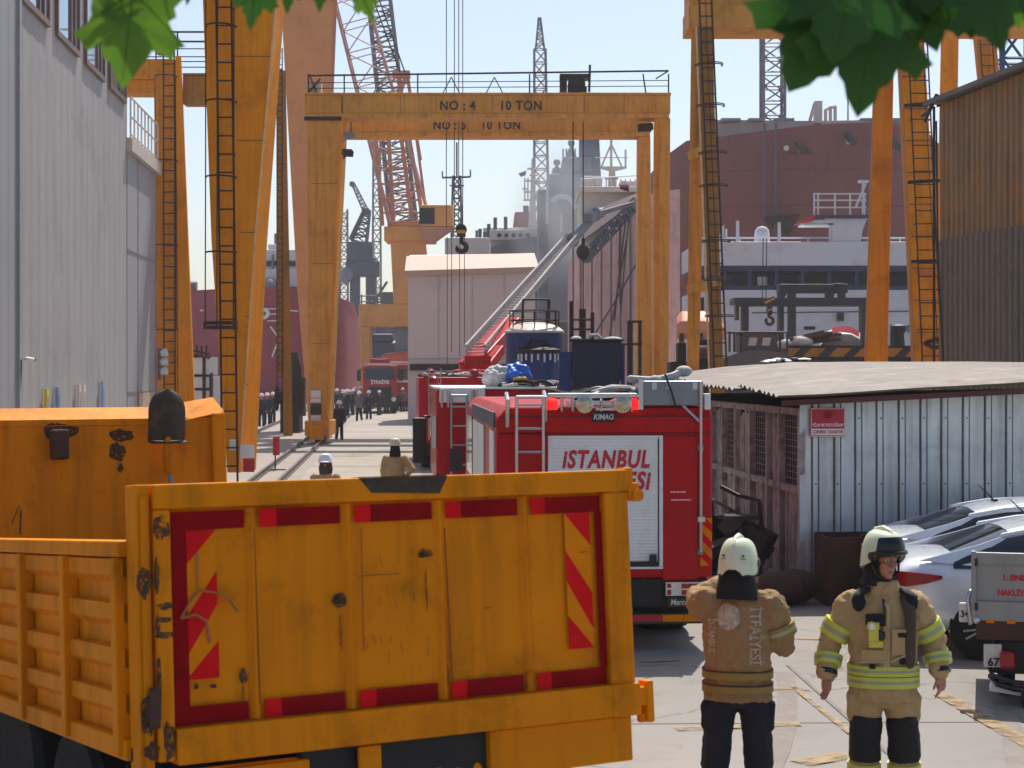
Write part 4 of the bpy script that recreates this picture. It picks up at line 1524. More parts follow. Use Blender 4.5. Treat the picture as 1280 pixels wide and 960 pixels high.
nz.inputs['Scale'].default_value, nz.inputs['Detail'].default_value = 4, 4
nr_ = nt.nodes.new('ShaderNodeMapRange')
nr_.inputs['From Min'].default_value, nr_.inputs['From Max'].default_value = .36, .7
mu = nt.nodes.new('ShaderNodeMath')
mu.operation = 'MULTIPLY'
for a, b in ((tc.outputs['Generated'], mp.inputs[0]), (mp.outputs[0], ln_.inputs[0]), (ln_.outputs['Value'], mr.inputs['Value']), (tc.outputs['Generated'], nz.inputs['Vector']), (nz.outputs['Fac'], nr_.inputs['Value']),
             (mr.outputs[0], mu.inputs[0]), (nr_.outputs[0], mu.inputs[1]), (mu.outputs[0], pv.inputs['Density']), (pv.outputs[0], nt.nodes['Material Output'].inputs['Volume'])):
    nt.links.new(a, b)
smo.data.materials.clear()
smo.data.materials.append(sv)
tag(smo, kind='stuff')
# ---- cream bridge of the pink ship
D = 125
t = thing('pink_ship', 'faded pink ship side with cream bridge and radar mast beside the ochre gantry legs', 'ship', base(770, D))
P = lambda px, py, dd=0: W(px, py, D + dd)
wallhull(MB(1), [(716, 322, D + 8), (722, 318, D), (745, 296, D - 1), (772, 268, D - 2), (797, 246, D - 3), (850, 236, D - 3)], 12).build('hull', m_hullp, t)
mb = MB(1)
for px in (726, 740, 752, 764, 776, 788):
    yt = 318 - (px - 722) * .96
    mb.tube(P(px, 470, -2.6), P(px, yt + 6, -2.2 - (px - 722) / 75 * .8), .07, n=5)
mb.build('hull_frame', m_hulld, t)
mb = MB(1)
mb.b3(P(726, 330, 3), P(800, 240, 11)).b3(P(724, 240, 2), P(800, 233, 11)).b3(P(728, 233, 3), P(752, 220, 9)).b3(P(775, 233, 4), P(800, 226, 9))
mb.build('bridge', m_cream, t, bevel=.08)
mb = MB(1)
mb.prism([P(728, 300, 1.4), P(728, 268, 1.4), P(800, 240, 1.4), P(800, 247, 1.4), P(745, 288, 1.4)], (0, 1.5, 0))
mb.build('bulwark', m_cream, t)
mb = MB(1)
mb.loft([[P(x, y, dd) for x, dd in ((a, 4), (b, 4), (b, 5), (a, 5))] for y, a, b in ((235, 760, 770), (214, 761, 769), (211, 750, 783), (208, 750, 784))])
mb.tube(P(764, 210, 4.5), P(764, 172, 4.5), .09, n=6)
mb.tube(P(764, 180, 4.5), P(752, 208, 4.5), .07, n=5)
mb.tube(P(764, 180, 4.5), P(777, 208, 4.5), .07, n=5)
mb.tube(P(782, 209, 4.5), P(782, 187, 4.5), .08, n=5)
mb.tube(P(744, 197, 4.5), P(785, 197, 4.5), .04, n=5)
mb.b3(P(757, 223, 4), P(773, 221, 5))
mb.build('radar_mast', m_cream, t)
mb = MB(1)
for k in range(12):
    px = 728 + k * 6
    mb.tube(P(px, 233, 2.3), P(px, 224, 2.3), .05, n=4)
mb.tube(P(726, 224, 2.3), P(800, 219, 2.3), .05, n=4)
mb.build('railing', m_shipw, t)
mb = MB(1)
mb.prism([P(775, 231, 2), P(786, 231, 2), P(786, 240, 2), P(775, 236, 2)], (0, .5, 0))
mb.build('red_mark', m_hullr, t)
# gangway / mooring arm lying against it
D = 118
t = thing('boarding_ladder', 'dark lattice boarding ladder hung with gear up the pink ship side', 'ladder', base(760, D))
P = lambda px, py, dd=0: W(px, py, D + dd)
mb = MB(1)
mb.lattice(P(735, 318), P(797, 252), .7, .7, 16, .07, .04)
mb.build('truss', m_crang, t)
rn = random.Random(5)
mb = MB(1)
for k in range(26):
    f_ = k / 25
    c = P(737 + 58 * f_ + rn.uniform(-3, 3), 312 - 60 * f_ + rn.uniform(-2, 5), rn.uniform(-.5, .2))
    mb.ell(c, (rn.uniform(.08, .2), .2, rn.uniform(.1, .28)), 7, 5)
mb.ell(P(733, 318, -.3), (.55, .5, .6), 9, 6)
mb.build('hanging_gear', m_crang, t)
mb = MB(1)
for a, b in (((783, 268), (768, 400)), ((787, 262), (776, 390)), ((775, 275), (775, 380)), ((783, 300), (762, 420)), ((795, 330), (742, 420))):
    mb.limb([P(*a, -1), P((a[0] + b[0]) / 2 - 1, (a[1] + b[1]) / 2 + 4, -1), P(*b, -1)], .06, 5)
mb.build('mooring_rope', m_cable, t)

# ---- big red brown hull on the right
D = 145
t = thing('red_brown_ship', 'huge red brown ship hull filling the space behind the wide gantry', 'ship', base(1000, D))
P = lambda px, py, dd=0: W(px, py, D + dd)
wallhull(MB(1), [(822, 205, D + 10), (836, 192, D + 6), (858, 176, D + 3), (905, 170, D + 1), (950, 164, D), (1000, 158, D - 1), (1040, 154.5, D - 1), (1090, 153, D - .5), (1130, 157, D), (1160, 166, D + 2), (1178, 184, D + 6), (1190, 210, D + 11)], 18).build('hull', m_hull, t, True)
mb = MB(1)
wallhull(mb, [(886, 150, D + 6), (925, 150, D + 5), (985, 151, D + 4), (1030, 151, D + 4), (1090, 150, D + 4)], 3, 12)
mb.build('deck_block', M('ship_deck_pale', (170, 164, 158), .6, 0, .1, .4, (120, 90, 70), .5, .4), t)
mb = MB(1)
for a, b in ((902, 926), (936, 955), (968, 993), (1076, 1100), (1115, 1134)):
    mb.b3(P(a, 151, 4), P(b, 147.5, 7))
build_each(mb, 'hatch_coaming', m_grey, t)
mb = MB(1)
mb.b3(P(1019, 153, 3), P(1028, 126, 4)).bar(P(1012, 152, 3), P(1018, 130, 3), .25)
for px in (1032, 1038, 1044):
    mb.tube(P(px, 153, 3), P(px, 133 if px > 1033 else 137, 3), .15, n=5)
mb.tube(P(1032, 137, 3), P(1045, 133, 3), .12, n=5)
mb.tube(P(1060, 152, 3), P(1060, 106, 3), .08, n=5)
mb.build('deck_fittings', m_cream, t)
mb = MB(1)
for px, y in ((983, 184), (1000, 186), (1061, 176)):
    mb.lathe([(.22, 0), (.22, .25)], P(px, y + 1, -1.25), 'Y', 14)
mb.build('hawse_ring', m_cream, t)
mb = MB(1)
for px, y in ((1002, 187), (1064, 176), (1120, 182)):
    mb.bar(P(px - 6, y - 11, -1.5), P(px, y, -1.5), .6, .4)
    mb.bar(P(px - 4, y - 2, -1.5), P(px + 6, y + 3, -1.5), .5, .4)
mb.b3(P(986, 192, -1.3), P(1017, 191, -1.05))
mb.prism([P(958, 270, -4), P(1000, 268, -4), P(986, 296, -1), P(964, 278, -1)], (0, 2, 0))
build_each(mb, 'anchor', M('anchor_dark', (48, 30, 30), .6), t)
mb = MB(1)
for px in (956, 970):
    mb.tube(P(px, 154, -1.3), P(px - 1, 300, -1.2), .12, n=5)
mb.build('draft_strip', m_hulld, t)
hc = [(822, D + 10), (836, D + 6), (858, D + 3), (905, D + 1), (950, D), (1000, D - 1), (1040, D - 1), (1090, D - .5), (1130, D), (1160, D + 2), (1178, D + 6)]
for z in (13.2, 16.6, 19.6):
    m = MB(1)
    cs = [(px, HY - (z - CH) * F / (d_ - .06), d_ - .06) for px, d_ in hc if px > (860 if z > 19 else 800)]
    wallhull(m, cs, .05, z - .07)
    m.build('plate_seam', M('hull_seam', (92, 40, 36), .7), t)
m = MB(1)
rn = random.Random(23)
for k in range(14):
    px, y0 = rn.uniform(905, 1125), rn.uniform(165, 215)
    m.prism([P(px, y0, -1.12), P(px + rn.uniform(1.2, 3), y0, -1.12), P(px + 1, y0 + rn.uniform(20, 70), -1.12)], (0, .04, 0))
build_each(m, 'rust_streak', M('hull_rust_streak', (112, 58, 40), .8, 0, .2, 1), t)
# lattice tower above it
D = 155
t = thing('striped_lattice_tower', 'lattice tower with horizontal braces standing behind the red brown hull', 'tower', base(966, D))
mb = MB(1)
mb.lattice(base(966, D), W(966, 20, D), 1.85, 1.85, 27, .14, .07)
mb.build('mast', m_latt, t)
# ---- white ferry superstructure
D = 108
t = thing('white_ship', 'white ship upper works with a navy window band in front of the red brown hull', 'ship', base(1005, D))
P = lambda px, py, dd=0: W(px, py, D + dd)
mb = MB(1)
mb.b3(base(872, D), P(1290, 362.2, 10)).b3(P(872, 332, -.2), P(1290, 302, 10))
mb.build('deckhouse', m_shipw, t, bevel=.05)
mb = MB(1)
mb.b3(P(874, 339, .0), P(1290, 332.3, 9.8)).b3(P(874, 362, .0), P(1290, 357.5, 9.8))
for px in (875, 903, 935, 968, 1001, 1034, 1068, 1103, 1135):
    mb.b3(P(px, 357.5, .05), P(px + 5, 339, .5))
mb.build('navy_band', m_navy, t)
mb = MB(1)
mb.b3(P(874, 357.4, 3), P(1290, 339.1, 3.2))
mb.build('wheelhouse_glass', m_winb, t)
mb = MB(1)
mb.b3(P(947, 357, .6), P(959, 346, .9)).b3(P(1136, 354, .6), P(1142, 342, .9))
build_each(mb, 'window_blind', m_cream, t)
mb = MB(1)
for y in (297.5,):
    mb.tube(P(874, y, .2), P(1145, y, .2), .06, n=5)
for px in (890, 905, 925, 953, 975, 1010, 1040, 1075, 1100, 1125):
    mb.tube(P(px, 302, .2), P(px, 297, .2), .05, n=5)
for px, y in ((903, 283), (907, 286), (922, 276), (974, 278)):
    mb.tube(P(px, 302, .3), P(px, y, .3), .10, n=6)
mb.bar(P(898, 302, .3), P(905, 282, .3), .1)
mb.build('railing', m_shipw, t)
mb = MB(1)
mb.lathe([(.48, 0), (.48, .45), (.42, .72), (.26, .9), (.05, .95)], P(952.5, 302, 1), n=18)
mb.build('radar_dome', m_shipw, t, True)
mb = MB(1)
mb.loft([[P(x, y, dd) for x, dd in ((a, 0), (b, 0), (b, 2.5), (a, 2.5))] for y, a, b in ((302, 1040, 1076), (288, 1040, 1078), (273, 1030, 1084))])
mb.b3(P(1004, 281, 0), P(1042, 279, 2))
mb.b3(P(1037, 302, .1), P(1041, 280, .4))
mb.build('bridge_wing', m_shipw, t)
mb = MB(1)
mb.b3(P(1016, 272.8, -.2), P(1086, 268.5, 3))
mb.build('wing_floor', m_navy, t)
mb = MB(1)
for y in (243, 251, 260):
    mb.b3(P(1019, y, -.1), P(1083, y - 1.6, 0))
for px in (1017, 1022, 1043, 1062, 1080):
    mb.b3(P(px, 269, -.12), P(px + 1.8, 241, .0))
mb.bar(P(1070, 258, -.1), P(1082, 230, -.1), .12)
mb.b3(P(1074, 228, -.1), P(1086, 225, .3))
mb.b3(P(1078, 269, -.1), P(1080, 226, .1))
mb.build('wing_railing', m_shipw, t)
mb = MB(1)
mb.prism([P(993, 281, -.3), P(1017, 276, -.3), P(1020, 268, -.3), P(1008, 272, -.3)], (0, .6, 0))
mb.build('folded_flag', m_sign, t)
mb = MB(1)
for px, y0, y1, w_ in ((1118, 406, 432, 10), (1012, 408, 412, 14), (878, 372, 388, 4)):
    mb.b3(P(px - w_ / 2, y1, -.06), P(px + w_ / 2, y0, -.02))
build_each(mb, 'doorway', m_winb, t)
mb = MB(1)
mb.lathe([(.28, 0), (.28, .04)], P(1135, 411, -.06), 'Y', 4)
mb.build('round_notice', M('teal_sign', (40, 120, 130), .5), t)
mb = MB(1)
mb.tube(P(940, 391, -.1), P(1140, 389, -.1), .03, n=4)
mb.b3(P(1047, 401, -.3), P(1055, 391, -.05))
mb.build('cable_line', m_cable, t)
# ---- dark steel frame standing before the ship
D = 92
t = thing('steel_portal', 'dark steel portal frame standing before the white ship', 'frame', base(1000, D))
P = lambda px, py, dd=0: W(px, py, D + dd)
mb = MB(1)
mb.b3(P(918, 380, 0), P(1083, 372, 2)).b3(P(924, 382, .1), P(1083, 380.1, 1.8))
mb.build('lower_beam', M('dark_frame_steel', (46, 46, 52), .55, .1, .2, 1), t)
mf = MATS['dark_frame_steel']
mb = MB(1)
mb.b3(P(974, 366, .2), P(1060, 355, 1.2)).b3(P(1042, 358, .15), P(1056, 354, .6))
mb.build('upper_beam', mf, t, bevel=.04)
for x0, x1, y0, y1 in ((974, 980, 366, 470), (987, 995, 366, 470), (1034, 1042, 366, 372), (1050, 1057, 356, 372), (928, 936, 382, 470), (920, 924, 382, 400), (1077, 1083, 382, 470)):
    mb = MB(1)
    mb.b3(P(x0, y1, .3), P(x1, y0, 1.1))
    mb.build('post', mf, t)
mb = MB(1)
for px in (978, 990, 1038, 1052):
    mb.lathe([(.22, 0), (.22, .1)], P(px, 367, -.0), 'Y', 12)
build_each(mb, 'pulley', mf, t)
# yellow-black hook hanging from it
D = 90
t = thing('striped_hook', 'black hook with yellow striped block hanging before the white ship', 'hook', W(962, 385, D))
P = lambda px, py, dd=0: W(px, py, D + dd)
mb = MB(1)
mb.prism([P(955, 374, -.2), P(968, 370, -.2), P(970, 378, -.2), P(962, 386, -.2), P(957, 381, -.2)], (0, .5, 0))
mb.prism([P(958, 386, -.1), P(966, 383, -.1), P(965, 394, -.1), P(960, 393, -.1)], (0, .3, 0))
mb.build('block', m_blk, t, bevel=.03)
mb = MB(1)
mb.prism([P(956, 377, -.22), P(968.5, 371.5, -.22), P(969, 374, -.22), P(956.5, 380, -.22)], (0, .01, 0))
mb.prism([P(958.5, 388, -.12), P(965.5, 384.5, -.12), P(965.5, 386.5, -.12), P(958.8, 390, -.12)], (0, .01, 0))
mb.build('yellow_stripe', m_gold, t)
mb = MB(1)
mb.limb([P(961, 392), P(961, 396)] + [P(962 + 4.5 * math.sin(R(a)), 401 - 4.5 * math.cos(R(a))) for a in range(10, 300, 20)], .085, 7)
mb.build('hook', m_blk, t, True)
mb = MB(1)
for px in (953, 957.5):
    mb.tube(P(px, 372), P(px + 1, 298), .025, n=4)
mb.build('rope', m_cable, t)
# ---- striped pontoon with scrap
D = 78
t = thing('striped_pontoon', 'pontoon deck edge painted in yellow and black slanted stripes', 'pontoon', base(1060, D))
P = lambda px, py, dd=0: W(px, py, D + dd)
MB(1).b3(base(985, D), P(1300, 432, 7)).build('deck', m_dark, t)
mb = MB(1)
mb.b3(P(985, 446, -.05), P(1300, 435, -.012))
mb.build('yellow_edge', m_gold_d, t)
mb = MB(1)
for k in range(9):
    px = 990 + k * 32
    mb.prism([P(px, 446, -.075), P(px + 13, 446, -.075), P(px + 24, 435, -.075), P(px + 11, 435, -.075)], (0, .02, 0))
mb.build('black_stripe', m_blk, t)
# rescue boat and scrap on the pontoon
t = thing('rescue_boat', 'red and white rescue boat lying on the striped pontoon', 'boat', P(1058, 432, 3))
mb = MB(1)
mb.loft([[P(px, y, dd) for dd, y in ((1.5, 432), (1.2, yt + 8), (1.6, yt), (3.2, yt), (3.6, yt + 8), (3.3, 432))] for px, yt in ((1025, 424), (1036, 413), (1050, 409), (1064, 410), (1075, 416))])
mb.build('hull', m_shipw, t, True)
mb = MB(1)
mb.loft([[P(px, y, dd) for dd, y in ((1.3, yt + 6), (1.5, yt - 1), (3.3, yt - 1), (3.5, yt + 6))] for px, yt in ((1040, 410.5), (1050, 408.5), (1064, 409.5), (1074, 415))])
mb.build('canopy', m_sign, t, True)
rn = random.Random(11)
t = thing('scrap_beams', 'stack of rusty scrap beams on the striped pontoon beside the rescue boat', 'scrap', P(1020, 432, 1))
mb = MB(1)
for k in range(7):
    a = 985 + rn.uniform(0, 12)
    mb.bar(P(a, 431 - k * 1.2, .4 + rn.uniform(0, .9)), P(a + rn.uniform(42, 62), 424 - k * 1.6, .4 + rn.uniform(0, .9)), .22, .14)
mb.build('beams', m_rustp, t)
t = thing('white_sack', 'pale sack lying on the edge of the striped pontoon', 'sack', P(1000, 432, .6))
mb = MB(1)
mb.ell(P(1002, 428, .5), (.55, .4, .3), 10, 7)
mb.ell(P(984, 430, .6), (.5, .4, .22), 10, 7)
mb.build('sacking', m_sack, t, True)
t = thing('black_bollard', 'black mooring bollard on the pontoon between the orange gantry legs', 'bollard', P(1123, 432, 2))
MB(1).lathe([(.3, 0), (.26, .5), (.36, .75), (.36, .9), (.1, .98)], P(1123, 432, 2), n=14).build('post', m_blk, t, True)
# grey launch / winch gear left of pontoon
D = 74
t = thing('grey_launch', 'dark grey launch hull with a low cabin beside the gantry ladder', 'boat', base(945, D))
P = lambda px, py, dd=0: W(px, py, D + dd)
mb = MB(1)
mb.loft([[V(((px - CX) / F * (D + dd), D + dd, z)) for dd, z in ((.2, 0), (-.1, zz(yt, D)), (3.2, zz(yt, D)), (2.8, 0))] for px, yt in ((904, 448), (925, 440), (950, 437), (985, 442))])
mb.build('hull', m_hulld, t, True)
mb = MB(1)
mb.b3(P(925, 440, .5), P(972, 416, 2)).b3(P(912, 416, .3), P(985, 414, 2.2))
mb.build('cabin', m_hulld, t, bevel=.05)
mb = MB(1)
for a in (935, 952):
    mb.prism([P(a, 432, .45), P(a + 10, 432, .45), P(a + 12, 422, .45), P(a + 2, 422, .45)], (0, .03, 0))
mb.build('windscreen', m_cream, t)
mb = MB(1)
for a in (912, 918, 926, 975, 984):
    mb.tube(P(a, 440, .4), P(a, 414, .4), .05, n=5)
mb.build('post', m_rustp, t)
# orange lifeboat behind left leg
D = 100
t = thing('orange_lifeboat', 'faded orange lifeboat behind the ladder leg of the wide gantry', 'lifeboat', base(880, D))
P = lambda px, py, dd=0: W(px, py, D + dd)
mb = MB(1)
mb.loft([[P(px, y, dd) for dd, y in ((.9, 424), (.2, 414), (.1, (414 + yt) / 2), (.7, yt), (2.1, yt), (2.7, (414 + yt) / 2), (2.6, 414), (1.9, 424))] for px, yt in ((846, 396), (852, 389), (880, 389), (900, 398), (908, 410))])
mb.build('hull', M('faded_orange', (206, 132, 104), .5, 0, .12, 1), t, True)
mb = MB(1)
for px in (852, 864, 876, 896):
    mb.tube(base(px, D + .5), P(px, 405, .5), .14, n=6)
mb.build('cradle', m_dark, t)
# machinery under the gantry legs, right
D = 66
t = thing('winch_machine', 'rusty winch machinery between the gantry legs above the hut roof', 'machine', base(880, D))
P = lambda px, py, dd=0: W(px, py, D + dd)
mb = MB(1)
mb.b3(base(838, D + 1), P(892, 452, 2.5)).b3(P(848, 452, .8), P(858, 428, 1.8)).b3(P(872, 452, .8), P(890, 424, 1.8))
mb.build('frame', m_dark, t, bevel=.04)
mb = MB(1)
mb.lathe([(.3, -.5), (.45, -.45), (.25, -.4), (.25, .4), (.45, .45), (.3, .5)], P(880, 440, .6), 'X', 14)
mb.b3(P(886, 452, .6), P(900, 442, 1))
mb.build('drum', m_rustp, t, True)
t = thing('blue_white_tarpaulin', 'blue and white folded tarpaulin behind the ridge of the hut roof', 'tarpaulin', base(985, 40))
mb = MB(1)
D = 40
P = lambda px, py, dd=0: W(px, py, D + dd)
rn = random.Random(4)
MB(1).b3(base(955, 40), P(1012, 455, 1.2)).build('crate', m_dark, t)
for nm, mt, n_, dx in (('white_cloth', m_signw, 12, 3), ('blue_cloth', m_navy, 8, 0)):
    mb = MB(1)
    for k in range(n_):
        px = 957 + rn.uniform(0, 52)
        mb.ell(P(px, 453 - rn.uniform(0, 3) - (px - 957) * .03, rn.uniform(-.1, .5)), (rn.uniform(.06, .2), .1, rn.uniform(.03, .05)), 7, 5)
    mb.build(nm, mt, t, True)
# container stack & machinery seen left between legs
D = 76
t = thing('container_cabin', 'white site cabin stacked in two storeys beside the caged ladder leg', 'cabin', base(255, D))
P = lambda px, py, dd=0: W(px, py, D + dd)
mb = MB(1)
mb.b3(base(236, D), P(262, 470, 3)).b3(P(236, 469, 0), P(258, 446, 3))
mb.build('wall', m_white, t, bevel=.03)
mb = MB(1)
for y in (446, 469, 470, 486, 487):
    mb.b3(P(235, y + 1, -.06), P(264, y - 1, -.01))
mb.b3(P(253, 520, -.05), P(257, 446, -.01)).b3(P(262, 466, -.1), P(264, 520, .4))
mb.build('steel_edge', m_rustp, t)
mb = MB(1)
for y in (437, 442):
    mb.tube(P(238, y, .2), P(262, y + 6, .2), .04, n=5)
for px in (240, 246, 252, 258):
    mb.tube(P(px, 446, .2), P(px, 432, .2), .04, n=5)
mb.build('railing', m_steel, t)
t = thing('cable_reel_machine', 'black cable reel machinery standing by the crane rails', 'machine', RD(-4.6, 84))
D = 84
P = lambda px, py, dd=0: W(px, py, D + dd)
mb = MB(1)
mb.b3(base(350, D), P(374, 500, 1.5)).b3(P(363, 500, .3), P(372, 440, .8))
mb.loft([[P(x, y, dd) for x, dd in ((a, .1), (b, .1), (b, .6), (a, .6))] for y, a, b in ((505, 366, 378), (460, 365, 377), (445, 368, 372))])
mb.build('frame', m_blk, t, bevel=.05)
mb = MB(1)
mb.lathe([(.2, -.3), (.62, -.3), (.62, -.22), (.3, -.2), (.3, .2), (.62, .22), (.62, .3), (.2, .3)], P(353, 497, -.2), 'X', 18)
mb.build('reel', m_steel, t, True)
mb = MB(1)
mb.b3(P(376, 520, .2), P(381, 472, .8))
mb.build('post', m_rustp, t)
# red barrier post on a cross foot
t = thing('red_marker_post', 'short red marker plate on a thin post with a flat foot beside the crane rail', 'marker post', GP(344, 588))
mb = MB()
mb.box((0, 0, .02), (.62, .10, .035)).box((0, 0, .02), (.10, .4, .04)).tube((0, 0, .03), (0, 0, .9), .02)
mb.build('stand', m_steel, t)
MB().box((.03, 0, .72), (.2, .03, .55)).build('plate', m_sign, t, bevel=.01)
# ------------------------------------------------------------------ yellow dump body (foreground)
TL, TR = V((-1.655, 8.0, 0)), V((.655, 9.28, 0))
mid = (TL + TR) / 2
trz = math.atan2(TR.y - TL.y, TR.x - TL.x)
PITCH = R(-4.5)
t = thing('dump_truck', 'yellow dump truck body with red reflective border on its closed tailgate', 'truck', mid, trz)
BED = Matrix.Translation((0, 0, 1.12)) @ Matrix.Rotation(PITCH, 4, 'X')
hw = (TR - TL).length / 2
TMi = TM[t].inverted()
u_ = (TR - TL).normalized()
n_ = V((-u_.y, u_.x, 0))
# bed-frame coordinates of a photo point on the tailgate plane


BPI = BED.inverted()


def TG(px, py):
    o, d = BPI @ TMi @ V((0, 0, CH)), (BPI @ TMi).to_3x3() @ V(((px - CX) / F, 1, (HY - py) / F))
    k = -o.y / d.y
    q = o + d * k
    return q.x, q.z


def bmb():
    m = MB()
    m.m = BED
    return m


H = 1.275                                     # tailgate height above the bed bottom
tl, tr = TG(190, 604), TG(788, 588)
H = (tl[1] + tr[1]) / 2
x0, x1 = TG(192, 800)[0], TG(789, 800)[0]
gate = bmb()
gate.b2((x0 + .05, .03, .12), (x1 - .05, .07, H - .05))
tg = gate.build('tailgate', m_dump, t)
fr = bmb()
fr.b2((x0, -.035, H - .115), (x1, .075, H))
fr.b2((x0, -.03, .0), (x0 + .085, .074, H - .117))
fr.b2((x1 - .15, -.03, .0), (x1, .074, H - .117))
fr.b2((x0 + .087, -.05, -.02), (x1 - .152, .073, .145))
fr.b2((x1 - .16, -.055, -.022), (x1 + .015, -.032, .146))
fr.build('tailgate_frame', m_dump, tg, bevel=.012)
rb = bmb()
for px in (318, 438, 553, 660):
    xx = TG(px, 750)[0]
    rb.add([(xx - .035, .028, .147), (xx + .0, -.005, .147), (xx + .035, .028, .147), (xx - .035, .028, H - .118), (xx, -.005, H - .118), (xx + .035, .028, H - .118)],
           [(0, 1, 4, 3), (1, 2, 5, 4), (0, 2, 1), (3, 4, 5), (0, 3, 5, 2)])
rb.build('tailgate_ribs', m_dump, tg, bevel=.006)
# slightly buckled skin between the ribs
sk = bmb()
nx, nz = 60, 24
rn = random.Random(2)
vs, fs = [], []
for j in range(nz + 1):
    for i in range(nx + 1):
        x = x0 + .1 + (x1 - x0 - .2) * i / nx
        z = .13 + (H - .24) * j / nz
        y = .027 - .015 * max(0, noise.noise(V((x * 1.6, z * 1.3, 4)))) - .004 * noise.noise(V((x * 5, z * 4, 1)))
        vs.append((x, y, z))
n1 = nx + 1
for j in range(nz):
    for i in range(nx):
        fs.append((j * n1 + i, j * n1 + i + 1, (j + 1) * n1 + i + 1, (j + 1) * n1 + i))
sk.add(vs, fs)
sk.build('tailgate_skin', m_dump, tg, 2)
# contour tape, in pieces between the ribs
xa, xb = TG(214, 640)[0], TG(750, 640)[0]
wz = .085
za, zb = H - .132, .152
ribx = [TG(px, 750)[0] for px in (318, 438, 553, 660)]
edges = [xa] + ribx + [xb]


def piece(name, a, b, mat, par):
    m = bmb()
    m.b2(a, b)
    return m.build(name, mat, par)


for i in range(5):
    a, b = edges[i] + (.04 if i else 0), edges[i + 1] - (.04 if i < 4 else 0)
    a2 = a + (.085 if i else 0)
    for z in (za - wz, zb):
        piece('contour_tape', (a2, .006, z), (b, .0105, z + wz), m_tape, tg)
        if i:
            piece('bright_tape_patch', (a, .004, z), (a2 - .001, .0100, z + wz), m_tape2, tg)
piece('contour_tape', (xa, .0055, zb + wz), (xa + .07, .0104, za - wz), m_tape, tg)
piece('contour_tape', (xb - .03, .0055, zb + wz), (xb + .055, .0104, za - wz), m_tape, tg)


m_run = M('rust_run_stain', (150, 80, 14), .8, 0, .3, 20)
ragged(m_run, 30, .30, .75)


def blot(name, x, z, a, b, y, mat, par, seed, th=.003):
    m = bmb()
    n = 22
    pts = []
    for k in range(n):
        q = 2 * math.pi * k / n
        r = 1 + .45 * noise.noise(V((math.cos(q) * 1.6, math.sin(q) * 1.6, seed * 3.7)))
        pts.append((x + a * r * math.cos(q), y, z + b * r * math.sin(q)))
    m.prism(pts, (0, th, 0))
    return m.build(name, mat, par)


def hatch(pxs, pys, flip):
    rd, am = bmb(), bmb()
    (ax, az), (bx, bz) = TG(pxs[0], pys[0]), TG(pxs[1], pys[1])
    xl, xr = min(ax, bx), max(ax, bx)
    zt, zb_ = max(az, bz), min(az, bz)
    am.b2((xl, .0095, zb_), (xr, .0125, zt))
    w_ = xr - xl
    h = zt - zb_
    m = (lambda q: xl + xr - q) if flip else (lambda q: q)
    polys = [[(xl, zt), (xr, zt), (xl, zt - h * .245)],
             [(xl, zt - h * .60), (xr, zt - h * .28), (xr, zt - h * .50), (xl, zt - h * .86)],
             [(xr, zt - h * .755), (xr, zb_), (xl, zb_)]]
    for p in polys:
        rd.prism([(m(x), .009, z) for x, z in p], (0, -.003, 0))
    return am, rd


for pxs, pys, fl in (((229, 275), (664, 847), False), ((706, 744), (641, 809), True)):
    am, rd = hatch(pxs, pys, fl)
    ao = am.build('amber_hatch_panel', m_hazy, tg)
    rd.build('red_hatch', m_tape2, ao)
# scuffs and dents on the tailgate
for k, (px, py, a, b) in enumerate(((427, 751, .034, .026), (421, 748, .012, .02), (534, 691, .03, .02), (528, 694, .014, .012), (262, 832, .012, .010), (305, 846, .018, .026), (246, 858, .010, .012), (268, 858, .014, .008))):
    x, z = TG(px, py)
    blot('rust_spot', x, z, a * 1.2, b * 1.2, .010, m_chip, tg, k)
sc_ = bmb()
for a, b, w_ in (((452, 660), (455, 815), .0025), ((449, 720), (500, 717), .003), ((556, 660), (566, 850), .006), ((318, 660), (326, 880), .004)):
    p, q = TG(*a), TG(*b)
    sc_.bar((p[0], .004, p[1]), (q[0], .004, q[1]), w_, .006)
rn = random.Random(8)
for k in range(26):
    px, py = rn.uniform(455, 545), rn.choice((690, 730, 740, 750, 800, 810)) + rn.uniform(-8, 8)
    p, q = TG(px, py), TG(px + rn.uniform(-2, 4), py + rn.uniform(6, 16))
    sc_.bar((p[0], .0135, p[1]), (q[0], .0135, q[1]), .0022, .002)
sc_.build('scratch', M('scratch_brown', (140, 78, 2), .6, 0, .3, 20), tg)
sc_ = bmb()
x, z = TG(500, 604)
for px0, px1 in ((446, 556),):
    a, b = TG(px0, 610)[0], TG(px1, 610)[0]
    sc_.prism([(a, -.0365, H - .004), (b, -.0365, H - .004), (b - .05, -.0365, H - .09), (a + .06, -.0365, H - .075)], (0, -.002, 0))
    sc_.prism([(a, -.036, H + .002), (b, -.036, H + .002), (b, .06, H + .002), (a, .06, H + .002)], (0, 0, .002))
sc_.build('bare_metal_patch', m_scuff, tg)
